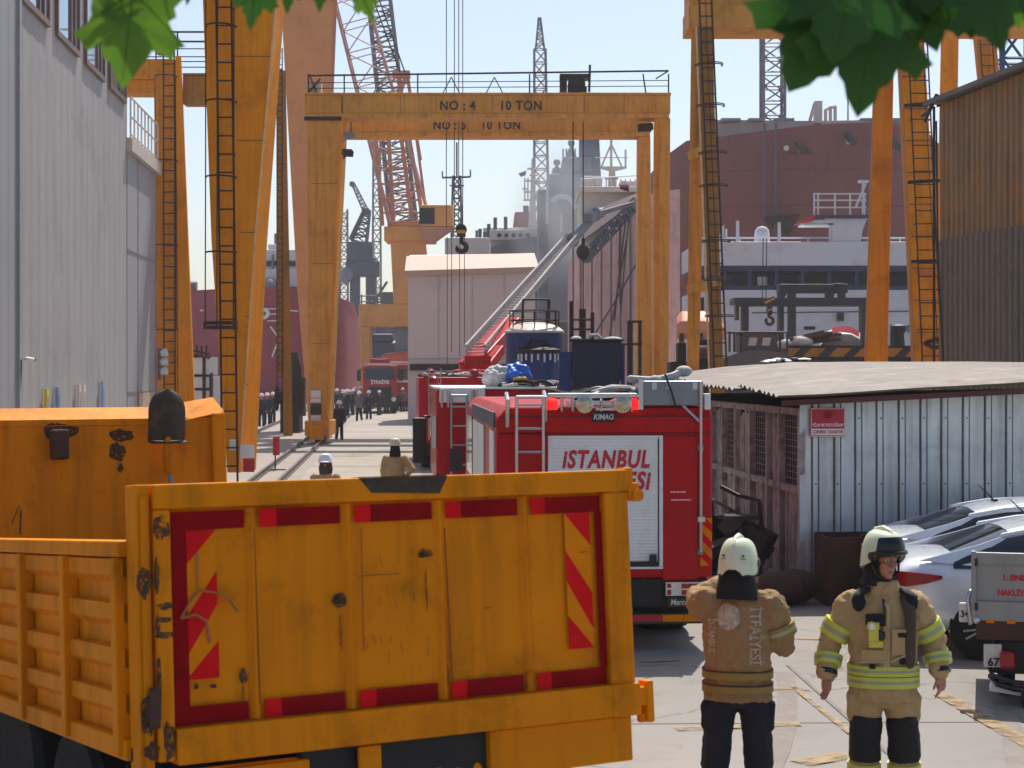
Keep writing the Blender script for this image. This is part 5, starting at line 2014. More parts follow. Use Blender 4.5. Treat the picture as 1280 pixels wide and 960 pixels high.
# broken strap (tan tape) stuck over left hatch
st = bmb()
st.limb([(TG(px, py)[0], .002, TG(px, py)[1]) for px, py in ((228, 770), (240, 748), (250, 738), (272, 741), (286, 748), (296, 762))], .016, 6, sy=.4)
st.limb([(TG(px, py)[0], .002, TG(px, py)[1]) for px, py in ((230, 772), (244, 768), (258, 776), (262, 800))], .018, 6, sy=.4)
st.limb([(TG(px, py)[0], .002, TG(px, py)[1]) for px, py in ((247, 690), (248, 735))], .005, 5)
st.build('torn_strap', M('tan_torn_strap', (176, 116, 60), .7, 0, .2, 20), tg)
for k, (px, py, a, b) in enumerate(((427, 790, .006, .10), (534, 735, .006, .11), (322, 900 - 30, .01, .08), (560, 845, .012, .05), (305, 870, .006, .06), (660, 850, .010, .05), (437, 655, .008, .06), (730, 690, .03, .004), (610, 760, .02, .003))):
    x, z = TG(px, py)
    blot('rust_run', x, z, a, b, .0085, m_run, tg, k + 60)
# hinges / latch lugs
def lug(name, pts, mat, par):
    m = bmb()
    for a, b in pts:
        m.b2(a, b)
    return m.build(name, mat, par, bevel=.01)


lug('upper_hinge', [((x1 - .02, -.02, H - .10), (x1 + .045, .05, H + .01)), ((x1 + .0, -.03, H - .15), (x1 + .075, .06, H - .07))], m_dump, t)
m = bmb()
m.lathe([(.02, -.05), (.032, -.05), (.032, .04), (.02, .04)], (x1 + .055, 0, H - .14), 'Y', 12)
m.build('hinge_pin', m_dump, t)
lug('lower_latch', [((x1 + .0, -.03, .02), (x1 + .09, .04, .12)), ((x1 + .06, -.04, -.07), (x1 + .105, .05, .15)), ((x1 + .03, -.02, -.07), (x1 + .062, .03, -.02))], m_dump, t)
for k, (x, z, a, b, y) in enumerate(((x0 + .04, H - .20, .026, .05, -.0325), (x0 + .012, H - .42, .010, .07, -.0325), (x0 - .05, H - .45, .024, .055, -.039), (x0 + .012, .36, .010, .09, -.0325), (x0 - .045, .22, .025, .07, -.039), (x0 + .012, .62, .008, .05, -.0325),
                                    (x0 + .055, .10, .02, .07, -.0325), (x0 - .03, .06, .03, .03, -.039), (x0 + .045, H - .56, .03, .012, -.0325), (x0 + .04, H - .62, .028, .010, -.0325), (x0 + .045, H - .69, .032, .012, -.0325))):
    blot('worn_rust_patch', x, z, a * 1.35, b * 1.25, y, m_chip, t, k + 20)
m = bmb()
m.b2((x0 - .055, -.06, .20), (x0 + .01, -.04, .30))
m.lathe([(.02, -.09), (.026, -.085), (.026, .09), (.02, .095)], (x0 - .02, -.06, .25), n=10)
m.build('gate_hinge', m_rustp, t, bevel=.006)
# corner post of the bed at the left, and chassis beam below
m = bmb()
m.b2((x0 - .078, -.02, -.06), (x0 - .012, .14, H + .0))
m.b2((x0 - .060, -.035, -.02), (x0 - .028, -.022, H - .05))
m.build('corner_post', m_dump, t, bevel=.012)
m = bmb()
m.b2((x0 - .13, .0, -.34), (x0 + .75, .12, -.062))
m.b2((x0 + 1.72, -.005, -.26), (x1 - .02, .12, -.024))
m.b2((x0 + 1.0, -.012, -.25), (x0 + 1.12, .02, -.03))
build_each(m, 'rear_beam', m_dump, t, bevel=.01)
m = bmb()
m.b2((x0 + .72, .04, -.30), (x1 - .5, .10, -.022))
m.build('black_apron', m_dump_dark, t)
m = bmb()
for k in range(14):
    xq = x0 + 1.12 + rn.uniform(0, .6)
    m.ell((xq, .038, -.28 + rn.uniform(0, .07)), (.03, .004, rn.uniform(.02, .05)), 7, 5)
m.build('chipped_paint', m_dump, t)
# left side wall with pressed ridges and posts
L_ = 6.25
SH = H - .255
xs = x0 - .045
sd_ = bmb()
prof = []                                     # (outward, z)
for k in range(4):
    zb0 = .10 + k * (SH - .18) / 4
    hh = (SH - .18) / 4
    prof += [(.0, zb0), (.0, zb0 + hh * .42), (.05, zb0 + hh * .60), (.05, zb0 + hh * .97)]
prof += [(.0, SH - .08)]
vs, fs = [], []
for dx, z in prof:
    for y in (.14, L_):
        vs.append((xs - dx, y, z))
for i in range(len(prof) - 1):
    fs.append((2 * i, 2 * i + 1, 2 * i + 3, 2 * i + 2))
sd_.add(vs, fs)
sd_.b2((xs + .005, .14, .0), (xs + .03, L_, SH - .02))
sw = sd_.build('side_wall', m_dump, t)
m = bmb()
m.b2((xs - .075, .13, SH - .075), (xs + .05, L_, SH))
m.b2((xs - .06, .13, .0), (xs + .04, L_, .098))
m.build('side_rail', m_dump, sw, bevel=.01)
m = bmb()
for k in range(11):
    y = .17 + k * .92
    if y > L_ - .1:
        break
    m.b2((xs - .085, y, .02), (xs + .0, y + .075, SH - .077))
build_each(m, 'side_post', m_dump, sw, bevel=.008)
# far side wall, floor, headboard
m = bmb()
m.b2((x1 - .06, .1, .0), (x1 - .02, L_, H - .28))
m.build('side_wall', m_dump, t)
m = bmb()
m.b2((x0 - .08, .1, .0), (x1 - .05, L_, .06))
m.build('bed_floor', m_scuff, t)
HB_ = 1.99
m = bmb()
m.b2((x0 - .12, L_ - .04, .0), (x1 - .0, L_ + .05, HB_ - .10))
hd = m.build('headboard', m_dump, t)
m = bmb()
xl_, xr_ = x0 - .14, x1 + .02
m.add([(xl_, L_ - .05, HB_ - .15), (x1 - .5, L_ - .05, HB_ - .15), (xl_, L_ + .22, HB_ + .01), (x1 - .5, L_ + .22, HB_ + .01), (xl_, L_ + .22, HB_ - .06), (x1 - .5, L_ + .22, HB_ - .06), (xl_, L_ + .05, HB_ - .2), (x1 - .5, L_ + .05, HB_ - .2)],
      [(0, 1, 3, 2), (2, 3, 5, 4), (4, 5, 7, 6), (6, 7, 1, 0), (0, 2, 4, 6), (1, 7, 5, 3)])
m.add([(x1 - .5, L_ - .05, HB_ - .15), (x1 + .0, L_ - .06, HB_ - .05), (x1 - .5, L_ + .22, HB_ + .01), (x1, L_ + .22, HB_ + .09), (x1 - .5, L_ + .22, HB_ - .06), (x1, L_ + .22, HB_), (x1 - .5, L_ + .05, HB_ - .2), (x1, L_ + .05, HB_ - .2)],
      [(0, 1, 3, 2), (2, 3, 5, 4), (4, 5, 7, 6), (6, 7, 1, 0), (0, 2, 4, 6), (1, 7, 5, 3)])
m.build('headboard_lip', m_dump, hd)
m = bmb()
m.b2((x1 - .12, L_ - .10, .1), (x1 + .0, L_ - .042, HB_ - .06))
m.build('headboard_post', m_dump, hd, bevel=.02)


def HBp(px, py, dy=0):
    o, d = BPI @ TMi @ V((0, 0, CH)), (BPI @ TMi).to_3x3() @ V(((px - CX) / F, 1, (HY - py) / F))
    k = (L_ - .04 + dy - o.y) / d.y
    return o + d * k


m = bmb()
for px, py, a, b in ((72, 556, .07, .12),):
    q = HBp(px, py)
    m.b2((q.x - a, L_ - .15, q.z - b), (q.x + a, L_ - .042, q.z + b))
m.build('bracket', m_rustp, hd, bevel=.02)
m = bmb()
for a, b in (((26, 638), (25, 668)), ((24, 632), (14, 655))):
    p, q = HBp(*a), HBp(*b)
    m.bar((p.x, L_ - .043, p.z), (q.x, L_ - .043, q.z), .012, .006)
m.build('scrape', m_scuff, hd)
for k, (px, py, a, b) in enumerate(((152, 545, .07, .045), (147, 565, .05, .06), (75, 538, .10, .05), (150, 585, .02, .03))):
    q = HBp(px, py)
    blot('weld_scar', q.x, q.z, a * 1.3, b * 1.3, L_ - .045, m_chip, hd, k + 40)
# chassis, wheels below
m = MB()
m.b2((-.5, .3, .62), (-.28, 7.6, .9)).b2((.28, .3, .62), (.5, 7.6, .9)).b2((-1.15, .9, .72), (1.15, 1.1, .84))
m.build('chassis', m_dump_dark, t)
for yy in (1.5, 2.85, 6.9):
    for sx in (-1, 1):
        m = MB()
        m.lathe([(.26, -.26), (.48, -.27), (.52, -.22), (.52, .22), (.48, .27), (.26, .26)], (sx * .98, yy, .52), 'X', 24)
        wq = m.build('wheel', m_rub, t, True)
        m = MB()
        m.lathe([(.05, -.20), (.27, -.22), (.27, .22), (.05, .2)], (sx * .98, yy, .52), 'X', 18)
        m.build('rim', m_dump_dark, wq, True)
m = MB()
m.b2((-1.25, .55, .35), (-.6, .58, 1.0)).b2((.6, .55, .35), (1.25, .58, 1.0))
build_each(m, 'mud_flap', m_rub, t)
m = MB()
m.loft([[V((x, y, z)) for x, y, z in ((-1.12, y0_, z0_), (1.12, y0_, z0_), (1.12, y1_, z0_), (-1.12, y1_, z0_))] for y0_, y1_, z0_ in ((6.5, 8.3, .6), (6.5, 8.35, 1.4), (6.55, 8.15, 2.3))])
cb = m.build('cab', m_white, t, bevel=.06)
m = MB()
m.b2((-1.135, 6.95, 1.5), (-1.10, 7.85, 2.1)).b2((1.10, 6.95, 1.5), (1.135, 7.85, 2.1))
build_each(m, 'cab_window', m_glass, cb)
# shovel hooked over the headboard bracket
q = (TM[t] @ BED) @ HBp(208, 570, -.12)
t2 = thing('shovel', 'worn rusty steel shovel hung blade up on the headboard of the yellow dump body', 'shovel', q, trz)
S_ = 2200 / q.y
m = MB()
nu, nv = 10, 14
vs, fs = [], []
bw = .155
for j in range(nv + 1):
    f_ = j / nv
    z = .13 + .42 * f_
    w_ = bw * (1.0 if f_ < .55 else math.sqrt(max(.0, 1 - ((f_ - .55) / .455) ** 2)))
    for i in range(nu + 1):
        s = i / nu * 2 - 1
        vs.append((s * w_, -.045 * (1 - s * s) - .02 * math.sin(f_ * 3), z))
n0 = len(vs)
vs += [(x, y + .012, z) for x, y, z in vs]
for j in range(nv):
    for i in range(nu):
        a = (j * (nu + 1) + i, j * (nu + 1) + i + 1, (j + 1) * (nu + 1) + i + 1, (j + 1) * (nu + 1) + i)
        fs += [a, tuple(k + n0 for k in a[::-1])]
for j in range(nv):
    for i in (0, nu):
        a, b = j * (nu + 1) + i, (j + 1) * (nu + 1) + i
        fs.append((a, b, b + n0, a + n0))
m.add(vs, fs)
m.add([(-bw, -.0, .13), (bw, -.0, .13), (bw, -.07, .115), (-bw, -.07, .115), (-bw, .012, .12), (bw, .012, .12), (bw, -.07, .105), (-bw, -.07, .105)], [(0, 1, 2, 3), (4, 7, 6, 5), (0, 4, 5, 1), (3, 2, 6, 7), (0, 3, 7, 4), (1, 5, 6, 2)])
m.build('blade', M('worn_green_black_steel', (62, 54, 42), .6, .2, .5, 9, (112, 88, 62), .8, 6), t2, True)
m = MB()
m.limb([(0, -.03, .14), (0.0, -.02, .02), (.01, -.02, -.12)], [.03, .045, .04], 10)
m.build('socket', m_dump, t2, True)
m = MB()
m.limb([(.01, -.02, -.1), (.05, -.03, -.32), (.13, -.04, -.75)], .022, 8)
m.build('handle', m_wood, t2, True)

# ------------------------------------------------------------------ fire engines


def wheel(par, c, r=.48, w_=.3, rimmat=None):
    m = MB()
    m.lathe([(r * .55, -w_ / 2), (r * .93, -w_ / 2), (r, -w_ * .36), (r, w_ * .36), (r * .93, w_ / 2), (r * .55, w_ / 2)], c, 'X', 26)
    a = m.build('wheel', m_rub, par, True)
    m = MB()
    m.lathe([(.05, -w_ * .42), (r * .5, -w_ * .36), (r * .56, -w_ * .46), (r * .56, w_ * .46), (r * .5, w_ * .36), (.05, w_ * .42)], c, 'X', 22)
    m.build('rim', rimmat or m_grey, a, True)
    return a


def rladder(m, x0_, x1_, y, z0_, z1_, pitch, r=.018):
    for x in (x0_, x1_):
        m.tube((x, y, z0_), (x, y, z1_), r, n=8)
    z = z0_ + pitch / 2
    while z < z1_:
        m.tube((x0_, y, z), (x1_, y, z), r * .8, n=6)
        z += pitch


# -- nearest engine, rear towards the camera
ORG = RD(2.18, 18.3)
t = thing('fire_engine', 'red fire engine with a lettered grey roller shutter at its rear', 'fire engine', ORG, RZ)
sc1, cx1 = 2200 / 18.3, 756.5
U = lambda px: (px - cx1) / sc1
Z = lambda py: CH - (py - 465) / sc1
bm_ = MB()
hwid = 1.13
sec = lambda y: [(-hwid, y, .75), (hwid, y, .75), (hwid, y, Z(514)), (hwid - .05, y, Z(508)), (-hwid + .12, y, Z(508)), (-hwid, y, Z(524))]
bm_.loft([[V(p) for p in sec(y)] for y in (.0, 7.4)])
body = bm_.build('body', m_red, t, bevel=.05, seg=3)
# raised surround of the shutter, slim panel lines
m = MB()
m.b2((-hwid + .02, -.03, Z(541)), (hwid - .02, -.002, Z(520)))
m.b2((-hwid + .02, -.025, Z(545)), (U(684), -.002, Z(541.3) - .004))
m.build('rear_header', m_red, body, bevel=.015)
m = MB()
m.b2((U(829), -.022, Z(726)), (U(874), -.002, Z(545)))
m.build('rear_panel', m_red, body, bevel=.01)
m = MB()
m.b2((U(829), -.03, .72), (U(888), -.003, Z(728)))
m.build('lower_panel', m_red, body, bevel=.01)
# roller shutter
sh = MB()
xa, xb, zb_, zt_ = U(690), U(823), Z(702), Z(548)
n = 36
vs, fs = [], []
for k in range(n * 4 + 1):
    z = zb_ + (zt_ - zb_) * k / (n * 4)
    y = -.016 - .008 * abs(math.sin(math.pi * k / 4))
    vs += [(xa, y, z), (xb, y, z)]
for k in range(n * 4):
    fs.append((2 * k, 2 * k + 1, 2 * k + 3, 2 * k + 2))
sh.add(vs, fs)
sh.b2((xa, -.014, zb_), (xb, -.006, zt_))
shut = sh.build('roller_shutter', m_shut, t, True)
m = MB()
m.b2((xa - .042, -.045, zb_ - .05), (xa - .002, -.003, zt_ + .03)).b2((xb + .012, -.045, zb_ - .05), (xb + .05, -.003, zt_ + .03)).b2((xa - .002, -.03, zt_), (xb + .012, -.004, zt_ + .03)).b2((xa - .04, -.06, zb_ - .075), (xb + .05, -.003, zb_ - .052))
m.build('shutter_frame', m_white, shut, bevel=.004)
m = MB()
m.b2((xb - .0, -.03, zb_ - .02), (xb + .011, -.018, zt_)).b2((xa, -.04, zb_ - .05), (xb, -.016, zb_ - .002)).b2((xb - .09, -.075, zb_ - .02), (xb - .02, -.02, zb_ + .075))
m.build('shutter_handle', m_blk, shut, bevel=.006)
s1 = text('iSTANBUL', .25, m_sign, shut, face_m((U(757), -.0265, Z(575)), (1, 0, 0), (0, 0, 1)), .0095, .2, .0004, sx=.74, spacing=1.12)
text('iTFAiYESi', .25, m_sign, shut, face_m((U(760), -.0265, Z(602)), (1, 0, 0), (0, 0, 1)), .0095, .2, .0004, sx=.78, spacing=1.12)
# maker plate
m = MB()
m.b2((U(740), -.05, Z(528)), (U(768), -.031, Z(515)))
m.build('maker_plate', m_hblk, t, bevel=.004)
text('KIMAG', .075, m_chr, t, face_m((U(754), -.052, Z(521.3)), (1, 0, 0), (0, 0, 1)), .002, .2, .002, sx=.9)
# ladder on the rear
m = MB()
rladder(m, U(645), U(678), -.13, Z(665), Z(496), .24, .017)
m.tube((U(645), -.13, Z(496)), (U(678), -.13, Z(496)), .017)
for z in (Z(650), Z(530)):
    for x in (U(645), U(678)):
        m.tube((x, -.13, z), (x, .0, z), .014, n=6)
m.build('rear_ladder', m_chr, t)
m = MB()
m.limb([(U(634), -.07, Z(532)), (U(634), -.10, Z(500)), (U(634), .1, Z(492))], .022, 8)
m.limb([(U(681), -.07, Z(525)), (U(681), -.10, Z(497)), (U(681), .1, Z(490))], .022, 8)
m.build('grab_rail', m_chr, t, True)
# light bar
m = MB()
m.b2((U(684), -.06, Z(497)), (U(800), -.01, Z(491.5)))
m.build('roof_rail', m_chr, t, bevel=.01)
m = MB()
m.b2((U(706), .02, Z(514)), (U(790), .05, Z(508))).b2((U(708), -.02, Z(506)), (U(790), .0, Z(501))).b2((U(745), -.03, Z(513)), (U(770), -.0, Z(510)))
for px in (702, 716, 752, 790):
    m.tube((U(px), -.02, Z(514)), (U(px), -.03, Z(494)), .015, n=6)
m.build('lamp_bracket', m_chr, t)
for px in (730, 777.5):
    m = MB()
    m.lathe([(.05, .12), (.078, .05), (.088, -.01), (.092, -.03), (.082, -.035)], (U(px), -.07, Z(505)), 'Y', 24)
    lp = m.build('work_lamp', m_chr, t, True)
    m = MB()
    m.lathe([(.081, 0), (.06, -.014), (.01, -.02)], (U(px), -.103, Z(505)), 'Y', 24)
    m.build('lens', m_lens, lp, True)
for px, w_ in ((690, .055), (793.5, .035)):
    m = MB()
    m.lathe([(w_, -.055), (w_, .04), (w_ * .7, .06), (.01, .065)], (U(px), -.06, Z(505.5)), n=16)
    m.build('beacon', m_beac, t, True)
m = MB()
m.b2((U(684), -.03, Z(514)), (U(700), .05, Z(510)))
m.build('beacon_base', m_hblk, t)
# silver roof locker, hoses on the roof
m = MB()
m.b2((U(803), -.05, Z(507)), (U(880), .55, Z(476)))
lk = m.build('roof_locker', M('locker_grey', (132, 138, 144), .45, .5, .12, 3, None, .3), t, bevel=.02)
m = MB()
for px in (815, 832, 866):
    m.b2((U(px), -.065, Z(487)), (U(px + 6), -.051, Z(478)))
m.b2((U(798), -.055, Z(512)), (U(804), .2, Z(474)))
m.build('latch', m_chr, lk)
m = MB()
m.limb([(U(830), -.14, Z(468)), (U(838), -.14, Z(490)), (U(845), -.12, Z(512))], .012, 6)
m.build('strap', m_blk, lk)
m = MB()
m.tube((U(876), -.08, Z(690)), (U(876), -.08, Z(478)), .017, n=8)
m.tube((U(876), -.07, Z(528)), (U(848), .0, Z(500)), .014, n=6)
m.b2((U(872), -.1, Z(652)), (U(881), -.02, Z(646)))
m.build('side_pole', m_chr, t)
m = MB()
m.b2((U(881), -.06, Z(512)), (U(889), .05, Z(492)))
m.build('corner_lamp', m_white, t, bevel=.01)
rn = random.Random(6)


def hoses(par, cnt, xr, yr, z, mats, seed, rr=.035):
    rn = random.Random(seed)
    for nm, mt in mats:
        m = MB()
        for k in range(cnt):
            x, y, r = rn.uniform(*xr), rn.uniform(*yr), rr * rn.uniform(.45, .8)
            zz_ = z + r + rn.uniform(0, .05)
            if rn.random() < .55:
                a = rn.uniform(.10, .22)
                n = rn.randint(9, 13)
                m.limb([(x + a * math.cos(q) * 1.2, y + a * math.sin(q), zz_ + .02 * math.sin(q * 2 + k)) for q in [R(30 * i) for i in range(n)]], r, 8)
            else:
                q = rn.uniform(-.7, .7)
                ln_, w_ = rn.uniform(.35, .8), rn.uniform(-.15, .15)
                m.limb([(x + ln_ * f * math.cos(q), y + ln_ * f * math.sin(q) + w_ * math.sin(f * 5), zz_ + .07 * math.sin(f * 3.1)) for f in [i / 8 for i in range(9)]], r, 8)
        m.build(nm, mt, par, True)


zr = Z(508)
hoses(t, 9, (-.35, .55), (.2, 1.0), zr + .05, (('hose', m_hose), ('hose', m_cloth)), 3, .05)
m = MB()
m.limb([(U(790), .1, Z(474)), (U(822), .15, Z(476)), (U(846), .15, Z(470)), (U(862), .2, Z(462))], .042, 8)
m.ell((U(822), .12, Z(475)), (.07, .06, .05)).ell((U(860), .2, Z(464)), (.09, .08, .06))
m.build('hose', m_hose, t, True)
# chevrons, tail lamps, plate, bumper
m = MB()
m.b2((U(877), -.014, Z(708)), (U(891.5), -.001, Z(648)))
cv = m.build('chevron_panel', m_hazy, t)
m = MB()
xa_, xb_ = U(877.3), U(891.3)
for k in range(3):
    z = Z(706 - k * 22)
    m.prism([(xa_, -.017, z + .075), (xa_, -.017, z + .165), (xb_, -.017, z + .05 + .0), (xb_, -.017, z - .04)], (0, .003, 0))
m.build('red_stripe', m_tape2, cv)
m = MB()
m.b2((U(832), -.06, Z(745)), (U(880), -.031, Z(727.5)))
tlp = m.build('tail_lamp_cluster', m_chr, t, bevel=.006)
m = MB()
for a, b, c, d_ in ((834, 839, 729.5, 734.5), (834, 839, 737, 743.5), (852, 878, 729.5, 735.5), (852, 878, 737.5, 743.5)):
    m.b2((U(a), -.066, Z(d_)), (U(b), -.058, Z(c)))
m.build('red_lens', m_lred, tlp)
m = MB()
m.b2((U(790) - .4, .02, .45), (U(886), .5, .74))
m.b2((U(790) - 1.0, .25, .42), (U(828), .6, .95))
m.build('underbody', m_dump_dark, t)
m = MB()
m.b2((U(835), -.045, Z(759)), (U(884), -.031, Z(747)))
m.build('plate', m_hblk, t)
text('Mercedes B', .085, m_chr, t, face_m((U(858.5), -.048, Z(753)), (1, 0, 0), (0, 0, 1)), .001, .15, .001, sx=.82)
for a, b, mm_ in ((600, 828, m_sign), (828.5, 854.5, m_hazy), (855, 885, m_hazy)):
    m = MB()
    m.b2((U(a), -.05, Z(777)), (U(b), .0, Z(768.5)))
    m.build('bumper_reflector', mm_, t)
m = MB()
m.b2((U(610), -.03, Z(780)), (U(886), .06, Z(767)))
m.build('bumper', m_hblk, t)
for sx in (-1, 1):
    for yy in (1.6, 5.9):
        wheel(t, (sx * .83 if yy < 3 else sx * .95, yy, .48), .48, .55 if yy < 3 else .32)
    m = MB()
    m.b2((sx * .83 - .3, 1.0, .16), (sx * .83 + .3, 1.02, .62))
    m.build('mud_flap', m_rub, t)
m = MB()
m.limb([(U(806), .1, Z(716)), (U(808), .08, Z(735)), (U(820), .05, Z(742))], .03, 7)
m.build('suction_pipe', m_grey, t, True)
m = MB()
rn = random.Random(9)
for y, a, b in ((615, 839, 858), (625, 840, 865)):
    x = a
    while x < b:
        w_ = rn.uniform(1.2, 3)
        m.b2((U(x), -.026, Z(y + .9)), (U(min(b, x + w_)), -.0225, Z(y - .6)))
        x += w_ + .8
m.build('worn_small_print', m_signw, t)
# left side lockers
m = MB()
for a, b in ((.25, 1.0), (2.4, 3.7), (3.8, 5.1)):
    m.b2((-hwid - .02, a, .95), (-hwid - .002, b, 2.28))
m.build('side_shutter', m_shut, t, bevel=.005)
m = MB()
m.b2((-hwid - .025, .12, 2.32), (-hwid - .002, 5.2, 2.48))
m.build('side_awning', m_crang, t)
m = MB()
m.b2((-hwid - .015, 5.5, 1.5), (-hwid - .002, 7.1, 2.3))
m.build('side_window', m_glass, t)

m = MB()
for px in (829.5, 874.5):
    m.b2((U(px) - .004, -.0245, .98), (U(px) + .004, -.0225, Z(546)))
build_each(m, 'panel_gap', m_blk, body)
m = MB()
m.b2((-hwid + .03, -.0335, Z(541.6)), (hwid - .03, -.0305, Z(540.6)))
m.b2((-hwid + .03, -.0335, Z(521)), (hwid - .03, -.0305, Z(520)))
build_each(m, 'header_seam', M('dark_red_seam', (70, 8, 10), .6), body)
for px, py in ((816, 529), (866, 529), (704, 529)):
    m = MB()
    m.b2((U(px) - .035, -.045, Z(py) - .012), (U(px) + .035, -.030, Z(py) + .012))
    m.build('marker_lamp', m_lred, t, bevel=.005)
for py in (560, 690):
    m = MB()
    m.b2((U(873), -.05, Z(py) - .03), (U(880), -.022, Z(py) + .03))
    m.build('door_hinge', m_grey, body, bevel=.005)
# -- second engine, partly hidden in front of the first
ORG2 = RD(2.02, 33)
t = thing('fire_engine', 'second red fire engine with ladder and white roof locker, half hidden by the lettered one', 'fire engine', ORG2, RZ)
sc2, cx2 = 2200 / 33, 628.5
U2 = lambda px: (px - cx2) / sc2
Z2 = lambda py: CH - (py - 465) / sc2
m = MB()
m.b2((-1.25, 0, .8), (1.25, 5.2, Z2(487)))
b2_ = m.build('body', m_red, t, bevel=.05, seg=3)
m = MB()
m.b2((-1.2, 5.3, .6), (1.2, 7.5, 2.55))
m.build('cab', m_red, t, bevel=.1, seg=3)
m = MB()
m.b2((-1.22, 5.6, 1.45), (-1.195, 7.0, 2.25))
m.build('cab_window', m_glass, t)
m = MB()
m.b2((-1.27, -.01, Z2(486.5)), (1.27, 5.2, Z2(484)))
m.build('roof_edge', m_white, t)
m = MB()
m.b2((U2(549), -.12, Z2(503)), (U2(606), .5, Z2(484.5)))
m.build('roof_locker', m_white, t, bevel=.02)
m = MB()
rladder(m, U2(564), U2(583), -.18, Z2(592), Z2(494), .36, .022)
m.tube((U2(564), -.18, Z2(494)), (U2(583), -.18, Z2(494)), .02)
for px in (552, 560, 590, 594):
    m.limb([(U2(px), -.14, Z2(508)), (U2(px), -.16, Z2(487)), (U2(px), .1, Z2(484))], .02, 6)
m.tube((U2(583), -.2, Z2(558)), (U2(594), -.25, Z2(555)), .03)
m.build('rear_ladder', m_chr, t)
m = MB()
m.b2((U2(562), -.26, Z2(588)), (U2(577), -.19, Z2(560)))
m.build('black_box', m_blk, t)
m = MB()
m.b2((U2(584), -.06, Z2(590)), (U2(597), -.01, Z2(517)))
m.build('roller_shutter', m_shut, t)
m = MB()
m.lathe([(.06, 0), (.06, .12), (.02, .15)], (U2(700), -.02, Z2(487)), n=12)
m.lathe([(.09, 0), (.09, .12), (.03, .16)], (U2(541) + .02, .3, Z2(480)), n=12)
build_each(m, 'beacon', m_lred, t, smooth=True)
m = MB()
m.b2((U2(540), -.02, Z2(560)), (U2(545), .05, Z2(520)))
m.build('marker_lamp', m_cream, t)
for sx in (-1, 1):
    for yy in (1.5, 6.3):
        wheel(t, (sx * .95, yy, .5), .5, .45 if yy < 3 else .32)
m = MB()
m.b2((-1.1, .2, .42), (1.1, 7, .8))
m.build('chassis', m_dump_dark, t)
m = MB()
m.b2((-1.62, 6.7, .85), (-1.32, 6.95, 1.87)).b2((-1.4, 6.8, 1.86), (-1.1, 6.86, 1.92))
m.build('side_mirror', m_blk, t, bevel=.03)
roof2 = t
hoses(t, 10, (.1, 1.1), (.1, 1.2), Z2(486), (('hose', m_hose), ('hose', m_cloth)), 12, .05)
# loose gear on the roof of the second engine
for nm, lb, ct, mt, px, py, r_ in (('tarpaulin_bundle', 'bundled bright blue tarpaulin on the roof of the second fire engine', 'tarpaulin', m_blu2, 646, 472, (.21, .2, .21)),
                                   ('sack', 'grey white sack on the fire engine roof beside the blue tarpaulin', 'sack', m_sack, 622, 474, (.21, .2, .20)),):
    p = W(px, 485, 33.7)
    a = thing(nm, lb, ct, p)
    m = MB()
    rn = random.Random(px)
    zc = (485 - py) / sc2
    r_ = tuple(1.3 * q for q in r_)
    m.ell((0, 0, zc * 1.1), r_, 16, 11)
    for k in range(9):
        m.ell((rn.uniform(-.15, .15), rn.uniform(-.12, .05), zc * rn.uniform(.4, 1.3)), (rn.uniform(.06, .13), .1, rn.uniform(.05, .11)), 9, 6)
    o = m.build('cloth', mt, a, 2)
    md = o.modifiers.new('merge', 'REMESH')
    md.mode, md.voxel_size, md.use_smooth_shade = 'VOXEL', .018, True
    tx_ = bpy.data.textures.get('bundle_folds') or bpy.data.textures.new('bundle_folds', 'CLOUDS')
    tx_.noise_scale, tx_.noise_depth = .16, 2
    dp = o.modifiers.new('folds', 'DISPLACE')
    dp.texture, dp.strength, dp.mid_level = tx_, .16, .5
p = W(650, 485, 33.5)
a = thing('yellow_container', 'small yellow plastic container on the fire engine roof in front of the blue tarpaulin', 'container', p)
m = MB()
m.b2((-.14, -.1, 0), (.14, .12, .22))
m.build('body', m_ylw, a, bevel=.05)
MB().b2((.145, -.1, 0), (.24, .1, .20)).build('side_pack', m_rustp, a, bevel=.02)
MB().tube((-.06, 0, .215), (.06, 0, .25), .025).build('handle', m_ylw, a)

# -- ladder engine with raised boom
ORG3 = RD(1.95, 52)
t = thing('ladder_engine', 'red ladder fire engine with its long grey boom raised over the pale shed', 'fire engine', ORG3, RZ)
m = MB()
m.b2((-1.25, 0, .8), (1.25, 6, 2.75))
m.build('body', m_red, t, bevel=.06)
m = MB()
m.b2((-1.2, 6.2, .6), (1.2, 8.6, 2.75))
m.build('cab', m_red, t, bevel=.1)
for sx in (-1, 1):
    for yy in (1.6, 3.0, 7.6):
        wheel(t, (sx * .95, yy, .52), .52, .4)
m = MB()
m.b2((-1.1, .2, .42), (1.1, 8, .8))
m.build('chassis', m_dump_dark, t)
m = MB()
rladder(m, -.95, -.6, -.12, .9, 3.0, .3, .022)
m.build('rear_ladder', m_chr, t)
hoses(t, 16, (-1.1, .3), (.1, 2.2), 2.72, (('hose', m_hose), ('hose', m_cloth)), 21, .07)
m = MB()
m.lathe([(.13, 0), (.13, .2), (.03, .25)], (-.9, .2, 2.75), n=12)
m.lathe([(.13, 0), (.13, .2), (.03, .25)], (.4, .2, 2.75), n=12)
build_each(m, 'beacon', m_lred, t, smooth=True)
PL = lambda px, py, d: TM[t].inverted() @ W(px, py, d)
m = MB()
m.lathe([(.8, 0), (.8, .25), (.6, .3), (.6, .45)], (.62, 2.6, 2.7), n=20)
m.b2((.2, 2.2, 3.0), (1.0, 3.1, 3.4))
m.build('turntable', m_red, t)
m = MB()
A0, A1 = PL(587, 462, 55), PL(641, 404, 58)
m.bar(A0, A1, .75, .5, .6, .45)
m.bar(PL(606, 462, 54.6), PL(626, 436, 55.6), .3)
m.build('boom_base', m_red, t, bevel=.04)
